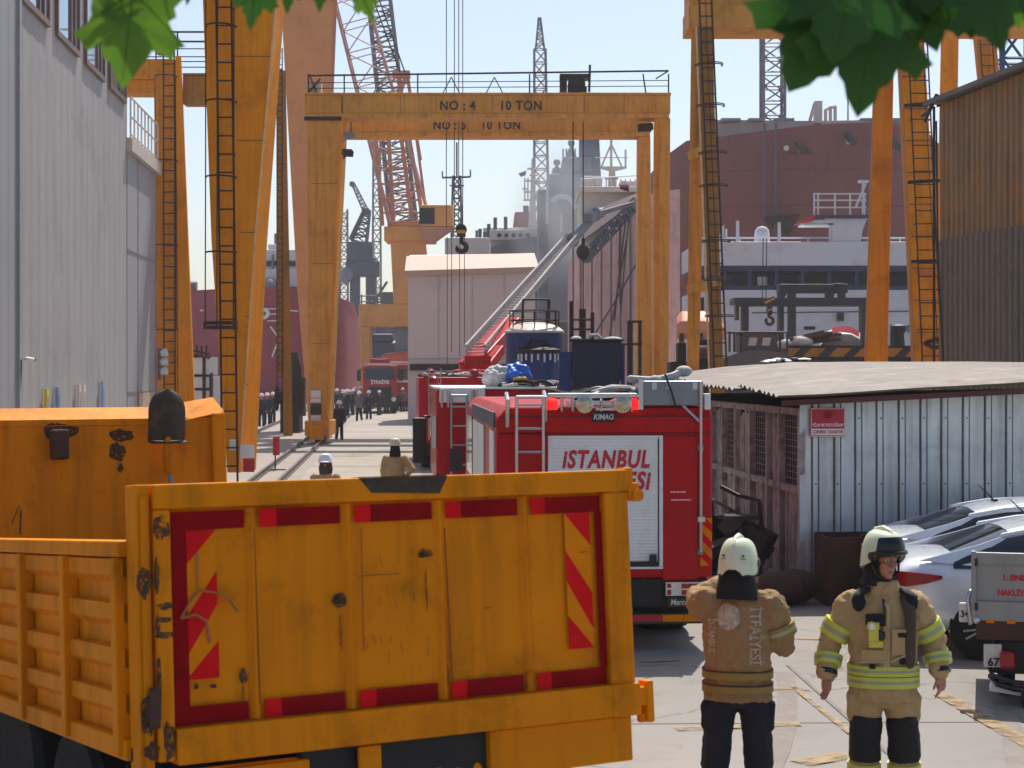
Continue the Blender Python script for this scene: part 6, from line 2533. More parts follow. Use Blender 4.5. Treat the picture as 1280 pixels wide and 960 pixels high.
m = MB()
B1 = PL(716, 300, 68)
x_, y_ = m.frame((B1 - A1), V((0, 0, 1)))
ST = A0.lerp(A1, .15)
for sx in (-.30, .30):
    for up in (.34, .56):
        m.tube(ST + x_ * sx + y_ * up, B1 + x_ * sx * .7 + y_ * (up - .3), .038, n=6)
nr_ = 46
for k in range(nr_):
    f_ = k / nr_
    f2 = (k + 1) / nr_
    q = lambda f, sx, up: (ST + x_ * sx + y_ * up).lerp(B1 + x_ * sx * .7 + y_ * (up - .3), f)
    m.tube(q(f_, -.30, .34), q(f_, .30, .34), .022, n=4)
    for sx in (-.30, .30):
        m.tube(q(f_, sx, .34), q(f2, sx, .56), .018, n=4)
m.build('ladder_boom', m_hose, t)
m = MB()
C1 = PL(745, 268, 70)
C2 = PL(792, 254, 72)
m.bar(B1, C1, .26, .26, .22, .22)
m.bar(C1, C2, .20, .20, .14, .14)
m.ell(B1, (.26, .26, .30), 12, 8)
m.ell(C1, (.24, .24, .28), 12, 8)
m.bar(PL(735, 273, 69), PL(752, 265, 71), .32, .36)
m.build('jib_arm', m_grey, t)

# -- blue tanks
D = 46
t = thing('blue_tank', 'blue cylindrical tank with pale domed top and railing between engine roofs and pale shed', 'tank', V(((668 - CX) / F * D, D, 0)))
s = F / D
r0 = 36 / s
m = MB()
zt = zz(415, D)
m.lathe([(r0, 0), (r0, zt)], n=36)
m.build('shell', m_blue, t, True)
m = MB()
m.lathe([(r0 + .03, zt - .03), (r0 + .03, zt + .02), (r0 * .8, zt + .16), (r0 * .4, zt + .24), (.05, zt + .26)], n=36)
m.build('dome', m_cream, t, True)
m = MB()
for k in range(12):
    a = R(30 * k)
    m.tube((r0 * .85 * math.cos(a), r0 * .85 * math.sin(a), zt + .05), (r0 * .85 * math.cos(a), r0 * .85 * math.sin(a), zt + .55), .018, n=5)
for z in (.3, .55):
    m.limb([(r0 * .85 * math.cos(R(a)), r0 * .85 * math.sin(R(a)), zt + z) for a in range(0, 361, 20)], .018, 5, False)
m.tube((r0 * .5, 0, zt + .1), (r0 * .5, 0, zt + .85), .04).tube((-.3, 0, zt + .85), (r0 * .5, 0, zt + .85), .03).tube((-.3, 0, zt + .2), (-.3, 0, zt + .85), .03)
m.build('railing', m_steel, t)
m = MB()
r1 = 25 / s
zf = zz(440, D)
m.lathe([(r1, 0), (r1, zf)], (.1, -r0 * .75, 0), n=30)
m.build('front_vessel', m_blue, t, True)
m = MB()
m.lathe([(r1 + .05, zf - .02), (r1 + .05, zf + .05), (r1 * .7, zf + .14), (.05, zf + .18)], (.1, -r0 * .75, 0), n=30)
m.limb([(-.25, -r0 * .75 - .2, zf + .1), (-.1, -r0 * .75 - .25, zf + .30), (.25, -r0 * .75 - .25, zf + .30), (.45, -r0 * .75 - .2, zf + .1)], .04, 6)
m.tube((.1, -r0 * .75, zf + .1), (.1, -r0 * .75, zf + .38), .1)
m.build('vessel_lid', m_steel, t, True)
m = MB()
for k in range(9):
    a = R(200 + 17 * k)
    c_ = (.1 + (r1 + .03) * math.cos(a), -r0 * .75 + (r1 + .03) * math.sin(a))
    m.b2((c_[0] - .025, c_[1] - .03, zf - .22 - .05 * (k % 2)), (c_[0] + .025, c_[1] + .03, zf - .06))
m.build('clamp', m_chr, t)
m = MB()
for k in range(7):
    m.tube((r0 + .2, -.3, zz(400, D) - k * .25), (r0 + .75, -.3, zz(400, D) - k * .25), .03, n=5)
m.tube((r0 + .2, -.3, 0), (r0 + .2, -.3, zt + .8), .05).tube((r0 + .75, -.3, 0), (r0 + .75, -.3, zt + .5), .05).tube((r0 + .5, -.1, 0), (r0 + .5, -.1, zt + .6), .09)
m.build('access_ladder', m_steel, t)
D = 30.5
t = thing('navy_skip', 'dark navy open skip tank rising behind the lettered fire engine roof', 'tank', V(((746 - CX) / F * D, D, 0)))
s = F / D
hw_ = 31 / s
m = MB()
zt = zz(426, D)
m.loft([[V((x, 0, z)) for x, z in ((-hw_ * .55, .3), (hw_ * .55, .3), (hw_ * .75, zz(498, D)), (hw_, zz(470, D)), (hw_, zt), (-hw_, zt), (-hw_, zz(470, D)), (-hw_ * .75, zz(498, D)))], [V((x, 1.6, z)) for x, z in ((-hw_ * .55, .3), (hw_ * .55, .3), (hw_ * .75, zz(498, D)), (hw_, zz(470, D)), (hw_, zt), (-hw_, zt), (-hw_, zz(470, D)), (-hw_ * .75, zz(498, D)))]])
m.build('shell', m_blued, t, bevel=.03)
m = MB()
m.b2((-hw_ - .22, .1, 0), (-hw_ - .01, .5, zz(440, D))).b2((hw_ + .01, .1, 0), (hw_ + .06, .4, zz(430, D)))
m.build('side_frame', m_blue, t)
m = MB()
m.b2((-hw_ - .03, -.03, zt - .01), (hw_ + .03, .03, zt + .03))
m.build('rim', m_steel, t)
m = MB()
m.limb([(-.16, .2, zt), (-.10, .2, zt + .1), (.02, .25, zt + .11), (.12, .2, zt + .02)], .035, 7)
m.ell((.3, .3, zt + .03), (.16, .1, .05)).ell((-.35, .2, zt + .03), (.1, .1, .06))
m.build('cloth_on_rim', m_sack, t, True)
D = 52
t = thing('pipe_rack', 'thin dark steel rack standing beside the ochre gantry leg', 'rack', V(((790 - CX) / F * D, D, 0)))
m = MB()
for px in (786, 789, 800):
    m.tube((( px - 790) / F * D, 0, 0), ((px - 790) / F * D, 0, zz(401, D)), .05, n=6)
for y in (402, 430, 470):
    m.tube((-.12, 0, zz(y, D)), (.3, 0, zz(y, D)), .04, n=6)
m.tube((-.5, 0, zz(430, D)), (.3, 0, zz(430, D)), .03, n=5)
m.build('frame', m_steel, t)

# -- far fire engine facing the camera
D = 123
t = thing('fire_engine', 'far red fire engine facing us at the end of the road behind the crowd', 'fire engine', V(((475 - CX) / F * D, D, 0)), RZ)
s = F / D
ZF = lambda py: zz(py, D)
m = MB()
m.loft([[V(p) for p in ((-1.2, y, .7), (1.2, y, .7), (1.2, y + dy, zt), (-1.2, y + dy, zt))] for y, dy, zt in ((0, .18, ZF(457)), (2.4, 0, ZF(457)))])
m.b2((-1.22, 2.5, .7), (1.22, 8, ZF(455)))
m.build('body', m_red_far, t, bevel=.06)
m = MB()
m.hexa([(-1.02, -.03, ZF(474)), (1.02, -.03, ZF(474)), (1.02, .05, ZF(474)), (-1.02, .05, ZF(474)), (-1.0, .10, ZF(460.5)), (1.0, .10, ZF(460.5)), (1.0, .17, ZF(460.5)), (-1.0, .17, ZF(460.5))])
m.build('windscreen', m_glass, t)
m = MB()
m.b2((-1.25, -.12, .45), (1.25, .1, 1.25))
m.b2((-.8, -.06, 1.3), (.8, .0, 1.85))
m.build('bumper', m_dump_dark, t, bevel=.04)
for sx in (-1, 1):
    m = MB()
    m.lathe([(.17, 0), (.17, .05), (.02, .07)], (sx * .95, -.12, 1.0), m=Matrix.Rotation(R(90), 4, 'X'), n=14)
    m.build('headlight', m_chr, t, True)
    m = MB()
    m.b2((sx * 1.32, -.2, ZF(476)), (sx * 1.6, .0, ZF(462)))
    m.bar((sx * 1.2, 0, ZF(462)), (sx * 1.45, -.1, ZF(462)), .05)
    m.build('mirror', m_blk, t)
    for yy in (1.2, 6):
        wheel(t, (sx * 1.0, yy, .5), .5, .32)
m = MB()
m.b2((-.85, .3, ZF(456.8)), (.85, .6, ZF(454)))
m.build('light_bar', m_cream, t)
m = MB()
m.b2((-.7, 2.6, ZF(454)), (.6, 5, ZF(447.5)))
m.b2((-.4, 2.4, ZF(450)), (.4, 2.6, ZF(448.8)))
m.build('roof_gear', m_red_far, t, bevel=.05)
text('İTFAİYE', .34, m_signw, t, face_m((0, -.035, ZF(478)), (1, 0, 0), (0, 0, 1)), .01, 0, .01)
# second far engine to its right
D = 131
t = thing('fire_engine', 'red fire engine parked close beside the far one that faces us', 'fire engine', V(((505 - CX) / F * D, D, 0)), RZ)
m = MB()
m.b2((-1.1, 0, .6), (1.1, 7, zz(455, D)))
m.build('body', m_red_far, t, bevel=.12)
m = MB()
m.b2((-.9, -.03, zz(472, D)), (.9, .0, zz(461, D)))
m.build('windscreen', m_glass, t)
m = MB()
m.b2((-1.0, .2, zz(454, D)), (.9, 1, zz(451.5, D)))
m.b2((-1.1, -.1, zz(478, D)), (1.1, -.02, zz(475, D)))
m.build('light_bar', m_white, t)
for sx in (-1, 1):
    wheel(t, (sx * .9, 1.2, .5), .5, .3)
    wheel(t, (sx * .9, 5.8, .5), .5, .3)
# orange pipe / boat behind
D = 150
t = thing('orange_float', 'orange float drum lying beyond the far fire engines', 'float', V(((500 - CX) / F * D, D, 0)))
m = MB()
m.limb([(-1.2, 0, zz(450, D)), (.6, 0, zz(447, D)), (2.2, 0, zz(445, D))], [.55, .6, .5], 12)
m.build('drum', M('orange_float_paint', (214, 96, 60), .5), t, True)
MB().b2((-1, -.3, 0), (2, .3, zz(455, D))).build('cradle', m_dark, t)
D = 175
t = thing('dark_excavator', 'dark machine cab far behind under the orange jib crane portal', 'machine', V(((482 - CX) / F * D, D, 0)))
m = MB()
m.b2((-1.6, 0, 0), (1.3, 3, zz(428, D))).b2((-1.4, .3, zz(428, D)), (.7, 2.5, zz(417, D)))
m.build('cab', m_crang, t, bevel=.25)
MB().lathe([(1.5, 0), (1.4, 1.6), (.8, 2.6), (.1, 2.9)], (0, 6, zz(424, D)), n=16).build('dome', m_grey, t, True)

# ------------------------------------------------------------------ silver cars


def sedan(label, org, rz, group):
    """nose towards +x, right side towards -y"""
    t = thing('parked_car', label, 'car', org, rz, group)
    # stations: x, half width, deck height, sill height
    ST = [(-2.22, .62, .72, .42), (-2.18, .78, .88, .36), (-2.05, .86, 1.00, .30), (-1.75, .89, 1.03, .24), (-1.2, .90, 1.02, .22), (-.5, .905, .98, .20), (.4, .905, .95, .20), (.95, .90, .93, .20), (1.4, .885, .88, .22), (1.85, .84, .79, .26), (2.1, .74, .68, .32), (2.2, .58, .56, .38)]
    m = MB()
    rings = []
    for x, w_, zd, zs in ST:
        zc = zs + (zd - zs) * .55
        rings.append([V(p) for p in ((x, -w_ * .86, zs), (x, -w_ * .985, zs + .09), (x, -w_, zc), (x, -w_ * .97, zd - .12), (x, -w_ * .90, zd - .03), (x, -w_ * .6, zd + .012), (x, 0, zd + .03), (x, w_ * .6, zd + .012), (x, w_ * .90, zd - .03), (x, w_ * .97, zd - .12), (x, w_, zc), (x, w_ * .985, zs + .09), (x, w_ * .86, zs))])
    m.loft(rings)
    b = m.build('body', m_silver, t, 2)
    s = b.modifiers.new('sub', 'SUBSURF')
    s.levels = s.render_levels = 2
    RL = lambda z: .92 + (z - .92) * .86 if z > .92 else z
    # greenhouse glass
    G = [(-1.62, 1.02, .62, .03), (-1.05, 1.30, .66, .02), (-.55, 1.42, .665, 0), (.05, 1.44, .66, 0), (.42, 1.38, .65, 0), (.75, 1.20, .66, 0), (1.15, .94, .70, 0)]
    m = MB()
    rings = []
    for x, zt, wt, _ in G:
        zt = RL(zt)
        zb = .92
        wl = .86
        wt_ = wl + (wt - wl) * min(1, max(0, (zt - .95) / .45))
        rings.append([V(p) for p in ((x, -wl, zb), (x, -wl + .012, zb + .03), (x, -wt_, zt - .03), (x, -wt_ + .06, zt), (x, 0, zt + .03), (x, wt_ - .06, zt), (x, wt_, zt - .03), (x, wl - .012, zb + .03), (x, wl, zb))])
    m.loft(rings)
    gl = m.build('greenhouse_glass', m_glass, t, True, ang=50)
    # roof skin
    m = MB()
    rf = []
    for x, zt, wt in ((-1.02, 1.315, .655), (-.75, 1.392, .665), (-.4, 1.443, .668), (0, 1.46, .668), (.35, 1.425, .66), (.5, 1.37, .655)):
        zt = RL(zt)
        rf.append([V(p) for p in ((x, -wt, zt - .06), (x, -wt + .03, zt - .01), (x, -wt * .6, zt + .018), (x, 0, zt + .028), (x, wt * .6, zt + .018), (x, wt - .03, zt - .01), (x, wt, zt - .06), (x, wt * .5, zt - .05), (x, 0, zt - .05), (x, -wt * .5, zt - .05))])
    m.loft(rf)
    m.build('roof', m_silver, t, True, ang=60)
    m = MB()
    for sy in (-1, 1):
        # C pillar, rail over the doors, A pillar, B pillar
        m.loft([[V(p) for p in ((x0_, sy * y0_, RL(z0_)), (x1_, sy * y1_, RL(z1_)), (x1_, sy * (y1_ - .05), RL(z1_)), (x0_, sy * (y0_ - .05), RL(z0_)))] for x0_, y0_, z0_, x1_, y1_, z1_ in ((-1.95, .80, 1.0, -1.30, .872, .94), (-1.35, .76, 1.19, -1.02, .775, 1.13), (-1.02, .675, 1.315, -.62, .70, 1.30))])
        m.limb([(a_, sy * b_, RL(c_)) for a_, b_, c_ in ((-1.1, .695, 1.29), (-.7, .68, 1.375), (-.3, .678, 1.405), (.1, .678, 1.405), (.45, .69, 1.34), (.75, .74, 1.20), (1.15, .83, .95))], .034, 7)
        m.bar((-.12, sy * .685, RL(1.40)), (-.02, sy * .872, .93), .07, .03)
    m.build('pillar', m_silver, t, True)
    m = MB()
    for sy in (-1, 1):
        m.limb([(-1.3, sy * .885, .955), (-.5, sy * .882, .945), (.4, sy * .878, .925), (1.05, sy * .87, .915)], .014, 6)
    m.build('window_trim', m_hblk, t)
    m = MB()
    for sy in (-1, 1):
        m.limb([(-.62, sy * .915, .80), (-.42, sy * .925, .80)], .016, 6)
        m.limb([(.38, sy * .915, .79), (.58, sy * .92, .79)], .016, 6)
    m.build('door_handle', m_silver, t, True)
    for sy in (-1, 1):
        m = MB()
        m.loft([[V(p) for p in ((x, sy * w_, z0_), (x, sy * w_, z1_), (x, sy * (w_ - .05), z1_), (x, sy * (w_ - .05), z0_))] for x, w_, z0_, z1_ in ((-2.225, .60, .74, .86), (-2.195, .74, .73, .88), (-2.09, .868, .735, .885), (-1.90, .904, .77, .87), (-1.74, .906, .82, .85))])
        m.build('tail_lamp', m_lred, t, True)
        for x in (-1.32, 1.36):
            m = MB()
            m.lathe([(.18, -.105), (.30, -.11), (.325, -.075), (.325, .075), (.30, .11), (.18, .105)], (x, sy * .79, .325), 'Y', 28)
            w_ = m.build('wheel', m_rub, t, True)
            m = MB()
            m.lathe([(.215, -.06), (.23, .0), (.215, .06)], (x, sy * .79, .325), 'Y', 24)
            for k in range(10):
                a = R(36 * k + (7 if k % 2 else -7))
                m.bar((x + .04 * math.cos(a), sy * .885, .325 + .04 * math.sin(a)), (x + .215 * math.cos(a), sy * .882, .325 + .215 * math.sin(a)), .05, .02)
            m.lathe([(.055, -.015), (.055, .015)], (x, sy * .885, .325), 'Y', 14)
            m.lathe([(.205, -.012), (.228, -.012), (.228, .012), (.205, .012), (.205, -.012)], (x, sy * .88, .325), 'Y', 28)
            m.build('rim', m_chr, w_)
            m = MB()
            m.lathe([(.2, -.03), (.345, -.04), (.345, .04), (.2, .03)], (x, sy * .83, .335), 'Y', 40)
            m.build('wheel_arch', m_hblk, t, True)
    m = MB()
    m.b2((-2.24, -.6, .36), (-2.17, .6, .48))
    m.build('rear_bumper', m_hblk, t, bevel=.02)
    m = MB()
    m.box((-2.215, 0, .74), (.02, .52, .11))
    m.build('number_plate', m_signw, t)
    m = MB()
    m.limb([(-.72, 0, 1.38), (-.9, 0, 1.56)], [.012, .004], 6)
    m.ell((-.71, 0, 1.375), (.05, .03, .015), 8, 5)
    m.build('antenna', m_hblk, t)
    return t


car_rz = R(-5)
c1 = V(((1229 - CX) / 2200 * 17.75, 17.75, 0))
d1 = V((math.cos(car_rz), math.sin(car_rz), 0))
n1_ = V((-d1.y, d1.x, 0))
sedan('nearer silver sedan whose rear wheel shows behind the cargo trike', c1 + d1 * 1.32 + n1_ * .8, car_rz, 'silver cars parked at the hut')
sedan('farther silver sedan with roof antenna parked against the corrugated hut', V((6.45, 20.9, 0)), car_rz, 'silver cars parked at the hut')

# ------------------------------------------------------------------ cargo trike, right edge
D = 15.4
t = thing('cargo_trike', 'small grey metal cargo trike with red lettering in front of the silver cars', 'cargo trike', V(((1217 - CX) / F * D, D, 0)), R(-15))
s = F / D
XT = lambda px: (px - 1217) / s
m = MB()
z0_, z1_ = zz(775, D), zz(690, D)
m.b2((0, 0, z0_), (1.35, .03, z1_))
for z, h in ((z0_ + .085, .17), (z1_ - .05, .10)):
    m.b2((-.01, -.03, z - h / 2), (1.36, -.002, z + h / 2))
m.b2((-.02, -.035, z0_), (.02, .04, z1_ + .01))
m.build('tailgate', M('trike_grey_paint', (146, 146, 142), .5, .3, .08, 3, (110, 100, 90), .4, 4), t, bevel=.006)
m = MB()
m.b2((0, .04, z0_), (.03, 1.7, z1_ - .2)).b2((1.32, .04, z0_), (1.35, 1.7, z1_ - .2)).b2((0, 1.67, z0_), (1.35, 1.7, z1_ - .2)).b2((0, .03, z0_ - .03), (1.35, 1.7, z0_))
m.build('cargo_box', MATS['trike_grey_paint'], t)
m = MB()
m.b2((.02, -.02, zz(800, D) + .01), (1.33, .05, z0_ - .005))
m.build('rear_channel', m_rustp, t)
m = MB()
for px in (1232, 1257, 1290):
    m.b2((XT(px), -.035, zz(777.5, D)), (XT(px) + .07, -.021, zz(773.5, D)))
m.build('amber_marker', m_hazy, t)
m = MB()
for z in (zz(702, D), zz(757, D)):
    m.b2((.01, -.045, z - .035), (.035, -.031, z + .03))
m.build('latch', m_blk, t)
for bd, px, py, sz in (('1. SINIF', 1266, 721, .066), ('NAKLİYE', 1264, 740, .066)):
    text(bd, sz, m_sign, t, face_m((XT(px), -.003, zz(py, D)), (1, 0, 0), (0, 0, 1)), .004, 0, .001, sx=.95)
m = MB()
m.box((XT(1207), .02, zz(766, D)), (.105, .05, .17), R(20))
m.build('white_plate', m_cream, t, bevel=.01)
text('34', .08, m_blk, t, face_m((XT(1207) - .005, -.012, zz(768, D)), (math.cos(R(20)), math.sin(R(20)), 0), (0, 0, 1)), .002, 0, .001)
m = MB()
m.limb([(XT(1213), .02, zz(740, D)), (XT(1210), .0, zz(750, D)), (XT(1214), -.02, zz(780, D)), (XT(1221), .0, zz(775, D))], .022, 7)
m.ell((XT(1221), -.03, zz(774, D)), (.035, .03, .035))
m.build('plate_bracket', m_chr, t, True)
m = MB()
m.box((XT(1240), -.02, zz(818, D)), (.15, .04, .20), R(10))
m.build('number_plate', m_cream, t, bevel=.008)
text('67', .10, m_blk, t, face_m((XT(1241), -.045, zz(826, D)), (math.cos(R(10)), math.sin(R(10)), 0), (0, 0, 1)), .003, 0, .001)
m = MB()
m.box((XT(1258), -.05, zz(822, D)), (.13, .09, .16), R(-10))
m.build('tail_lamp', m_lred, t, bevel=.03)
m = MB()
m.limb([(XT(1236), .02, zz(833, D)), (XT(1240), -.06, zz(842, D)), (XT(1262), -.1, zz(848, D)), (XT(1300), -.1, zz(850, D))], .022, 8)
m.limb([(XT(1238), .02, zz(845, D)), (XT(1246), -.06, zz(852, D)), (XT(1266), -.1, zz(856, D)), (XT(1300), -.1, zz(858, D))], .03, 8)
m.limb([(XT(1248), .05, zz(795, D)), (XT(1244), -.02, zz(808, D)), (XT(1238), -.0, zz(820, D))], .018, 7)
m.build('bumper_tube', m_hblk, t, True)
m = MB()
m.limb([(XT(1276), -.1, zz(850, D)), (XT(1277), -.1, zz(874, D))], .02, 7)
m.ell((XT(1277), -.1, zz(868, D)), (.035, .03, .045)).ell((XT(1277), -.1, zz(877, D)), (.018, .02, .03))
m.build('tow_pin', m_steel, t, True)
m = MB()
m.b2((XT(1240), .06, zz(842, D)), (1.3, .5, zz(800, D)))
m.build('rear_chassis', m_dump_dark, t, bevel=.02)
for x in (.28, 1.2):
    m = MB()
    m.lathe([(.14, -.07), (.24, -.075), (.265, -.05), (.265, .05), (.24, .075), (.14, .07)], (x, .55, .265), 'X', 22)
    w_ = m.build('wheel', m_rub, t, True)
    m = MB()
    m.lathe([(.03, -.06), (.15, -.05), (.15, .05), (.03, .06)], (x, .55, .265), 'X', 16)
    m.build('rim', m_chr, w_, True)
m = MB()
m.prism([(XT(1236), -.02, zz(862, D)), (XT(1270), -.04, zz(866, D)), (XT(1300), -.04, zz(868, D)), (XT(1300), -.04, zz(858, D)), (XT(1240), -.02, zz(852, D))], (0, .3, 0))
m.build('white_fender', m_white, t)
# motorcycle front, out of frame to the side
m = MB()
m.b2((.5, 1.75, .5), (.85, 2.4, .95)).b2((.55, 2.3, .9), (.8, 2.9, 1.05))
m.build('saddle', m_hblk, t, bevel=.05)
m = MB()
m.lathe([(.16, -.05), (.27, -.05), (.28, 0), (.27, .05), (.16, .05)], (.675, 3.3, .28), 'X', 22)
m.tube((.675, 3.3, .28), (.675, 2.95, 1.05), .03).tube((.3, 2.9, 1.1), (1.05, 2.9, 1.1), .02)
m.build('wheel', m_rub, t, True)

# ------------------------------------------------------------------ clutter by the hut
sd_l = lambda o_, d_, z=0: RD(o_, d_, z)
t = thing('rusty_box', 'dark rusty steel box with scrap leaning in it against the corrugated front', 'box', RD(5.7, 22.3), RZ)
m = MB()
m.b2((-.35, -.5, 0), (.55, -.44, .85)).b2((-.35, -.44, 0), (-.3, .2, .85)).b2((.5, -.44, 0), (.55, .2, .85)).b2((-.35, .15, 0), (.55, .2, .86))
m.build('case', m_rustp, t, bevel=.01)
m = MB()
rn = random.Random(3)
for k in range(7):
    m.box((rn.uniform(-.2, .4), rn.uniform(-.35, .05), rn.uniform(.5, .85)), (rn.uniform(.3, .6), .05, rn.uniform(.08, .16)), rn.uniform(-.3, .3), 0, rn.uniform(-.6, .6))
m.build('scrap', m_rustp, t)
t = thing('steel_drum', 'brown drum lying on its side by the hut corner post', 'drum', RD(4.85, 21.9, .28), RZ + R(30))
m = MB()
m.limb([(-.28, 0, -.06), (.28, 0, -.06)], .21, 18)
m.build('drum', m_rustp, t, True)
MB().lathe([(.215, -.02), (.222, 0), (.215, .02)], (.13, 0, -.06), 'X', 18).build('hoop', m_steel, t, True)
t = thing('scrap_pile', 'dark heap of scrap metal and bent bars beside the timber side of the hut', 'scrap', RD(4.75, 24.5), 0)
m = MB()
for k in range(22):
    m.box((rn.uniform(-.35, .25), rn.uniform(-1.2, 2.2), rn.uniform(.1, .65)), (rn.uniform(.1, .4), rn.uniform(.1, .5), rn.uniform(.05, .5)), rn.uniform(0, 3), rn.uniform(-.5, .5), rn.uniform(-.5, .5))
m.build('debris', M('black_scrap', (46, 42, 42), .7, .2, .5, 4, rust, .5), t)
m = MB()
m.limb([(-.3, -.8, 1.35), (-.1, -1.0, 1.25), (.15, -1.2, 1.2), (.2, -1.2, .6)], .03, 7)
m.limb([(-.2, 1, .4), (-.3, .4, 1.1), (-.1, -.2, 1.0)], .025, 7)
m.b2((-.3, -1.3, .95), (.15, -.9, 1.0))
m.build('bent_bar', m_steel, t)
# ------------------------------------------------------------------ people
cl_tex = bpy.data.textures.new('cloth_folds', 'CLOUDS')
cl_tex.noise_scale = .085
cl_tex.noise_depth = 2
cr_tex = bpy.data.textures.new('cloth_creases', 'CLOUDS')
cr_tex.noise_scale = .03
cr_tex.noise_depth = 3


def fuse(o, vox, sm=4, disp=0.0):
    md = o.modifiers.new('merge', 'REMESH')
    md.mode, md.voxel_size, md.use_smooth_shade = 'VOXEL', vox, True
    s = o.modifiers.new('smooth', 'SMOOTH')
    s.factor, s.iterations = .5, sm
    if disp:
        d = o.modifiers.new('folds', 'DISPLACE')
        d.texture, d.strength, d.mid_level, d.texture_coords = cl_tex, disp, .5, 'LOCAL'
        if vox < .014:
            d = o.modifiers.new('creases', 'DISPLACE')
            d.texture, d.strength, d.mid_level, d.texture_coords = cr_tex, disp * .45, .5, 'LOCAL'
    return o


def ring(z, rx, ry, cx_=0, cy=0, n=22, p=2.4):
    q = []
    for k in range(n):
        a = 2 * math.pi * k / n
        c, s = math.cos(a), math.sin(a)
        q.append(V((cx_ + rx * math.copysign(abs(c) ** (2 / p), c), cy + ry * math.copysign(abs(s) ** (2 / p), s), z)))
    return q


def hand(mb, wr, d, thumb, curl=.5, sc=1.0):
    """wr wrist point, d direction to the fingers, thumb side direction"""
    wr, d = V(wr), V(d).normalized()
    th = V(thumb)
    th = (th - d * th.dot(d)).normalized()
    pn = d.cross(th)                           # palm normal: fingers curl towards it
    mb.limb([wr - d * .03, wr + d * .02, wr + d * .05, wr + d * .085], [.027 * sc, .030 * sc, .036 * sc, .034 * sc], 10, sx=1, sy=.62) if abs(th.dot(V((1, 0, 0)))) > .6 else mb.limb([wr - d * .03, wr + d * .02, wr + d * .05, wr + d * .085], [.027 * sc, .030 * sc, .035 * sc, .033 * sc], 10)
    for k, (off, ln_) in enumerate(((.030, .070), (.011, .080), (-.009, .074), (-.028, .058))):
        p0 = wr + d * .085 + th * off * sc
        pts, dd = [p0 - d * .03, p0], d.copy()
        c = curl * (1 + .12 * k)
        for seg in (.45, .32, .23):
            dd = (dd * math.cos(c * .55) + pn * math.sin(c * .55)).normalized()
            pts.append(pts[-1] + dd * ln_ * seg * sc)
        mb.limb(pts, [.0095, .0098, .009, .0082, .007], 7)
    p0 = wr + d * .025 + th * .028
    t1 = (d * .7 + th * .7 + pn * .25).normalized()
    t2 = (d * .92 + th * .25 + pn * .35).normalized()
    mb.limb([p0 - th * .015, p0 + t1 * .035, p0 + t1 * .035 + t2 * .03, p0 + t1 * .035 + t2 * .055], [.0145, .0125, .0105, .0085], 8)


def head(t, c, yaw, parent_mb, tilt=0, face=True):
    """adds a head to the body mesh; returns the local->thing matrix (face towards -y before the turn)"""
    m = Matrix.Translation(V(c)) @ Matrix.Rotation(yaw, 4, 'Z') @ Matrix.Rotation(tilt, 4, 'X')
    old = parent_mb.m
    parent_mb.m = m
    mb = parent_mb
    mb.ell((0, .012, .035), (.076, .096, .092), 18, 12)       # skull
    mb.ell((0, -.018, -.045), (.060, .070, .070), 16, 10)     # jaw
    mb.ell((0, -.058, -.098), (.028, .026, .020), 10, 7)      # chin
    mb.limb([(0, -.082, .022), (0, -.098, -.004), (0, -.108, -.026)], [.010, .013, .015], 8)    # nose
    for s in (-1, 1):
        mb.ell((s * .011, -.096, -.029), (.010, .010, .008), 8, 6)
        mb.ell((s * .032, -.078, .030), (.024, .014, .009), 10, 6)    # brow
        mb.ell((s * .044, -.060, -.020), (.022, .024, .020), 10, 7)   # cheek
        mb.ell((s * .078, .012, -.012), (.010, .020, .034), 9, 7)     # ear
    mb.ell((0, -.084, -.060), (.023, .012, .006), 10, 6)      # upper lip
    mb.ell((0, -.082, -.071), (.020, .012, .007), 10, 6)      # lower lip
    mb.limb([(0, .02, -.05), (0, .035, -.17)], [.058, .064], 14)      # neck
    parent_mb.m = old
    return m


def face_bits(t, body, m):
    e = MB()
    e.m = m
    for s in (-1, 1):
        e.ell((s * .031, -.078, .013), (.0125, .008, .0075), 10, 7)
    o = e.build('eye', m_signw, body, True)
    e = MB()
    e.m = m
    for s in (-1, 1):
        e.ell((s * .031 - .002, -.0855, .013), (.0055, .003, .006), 8, 6)
    e.build('iris', m_hblk, body, True)
    e = MB()
    e.m = m
    e.limb([(-.021, -.089, -.066), (0, -.0945, -.0655), (.021, -.089, -.066)], .0028, 6)
    e.build('mouth', M('lip_line', (96, 50, 46), .6), body, True)
    e = MB()
    e.m = m
    for s in (-1, 1):
        e.limb([(s * .016, -.092, .036), (s * .034, -.090, .041), (s * .05, -.078, .034)], [.004, .0045, .003], 6)
    e.build('eyebrow', M('dark_hair', (40, 28, 22), .8), body, True)


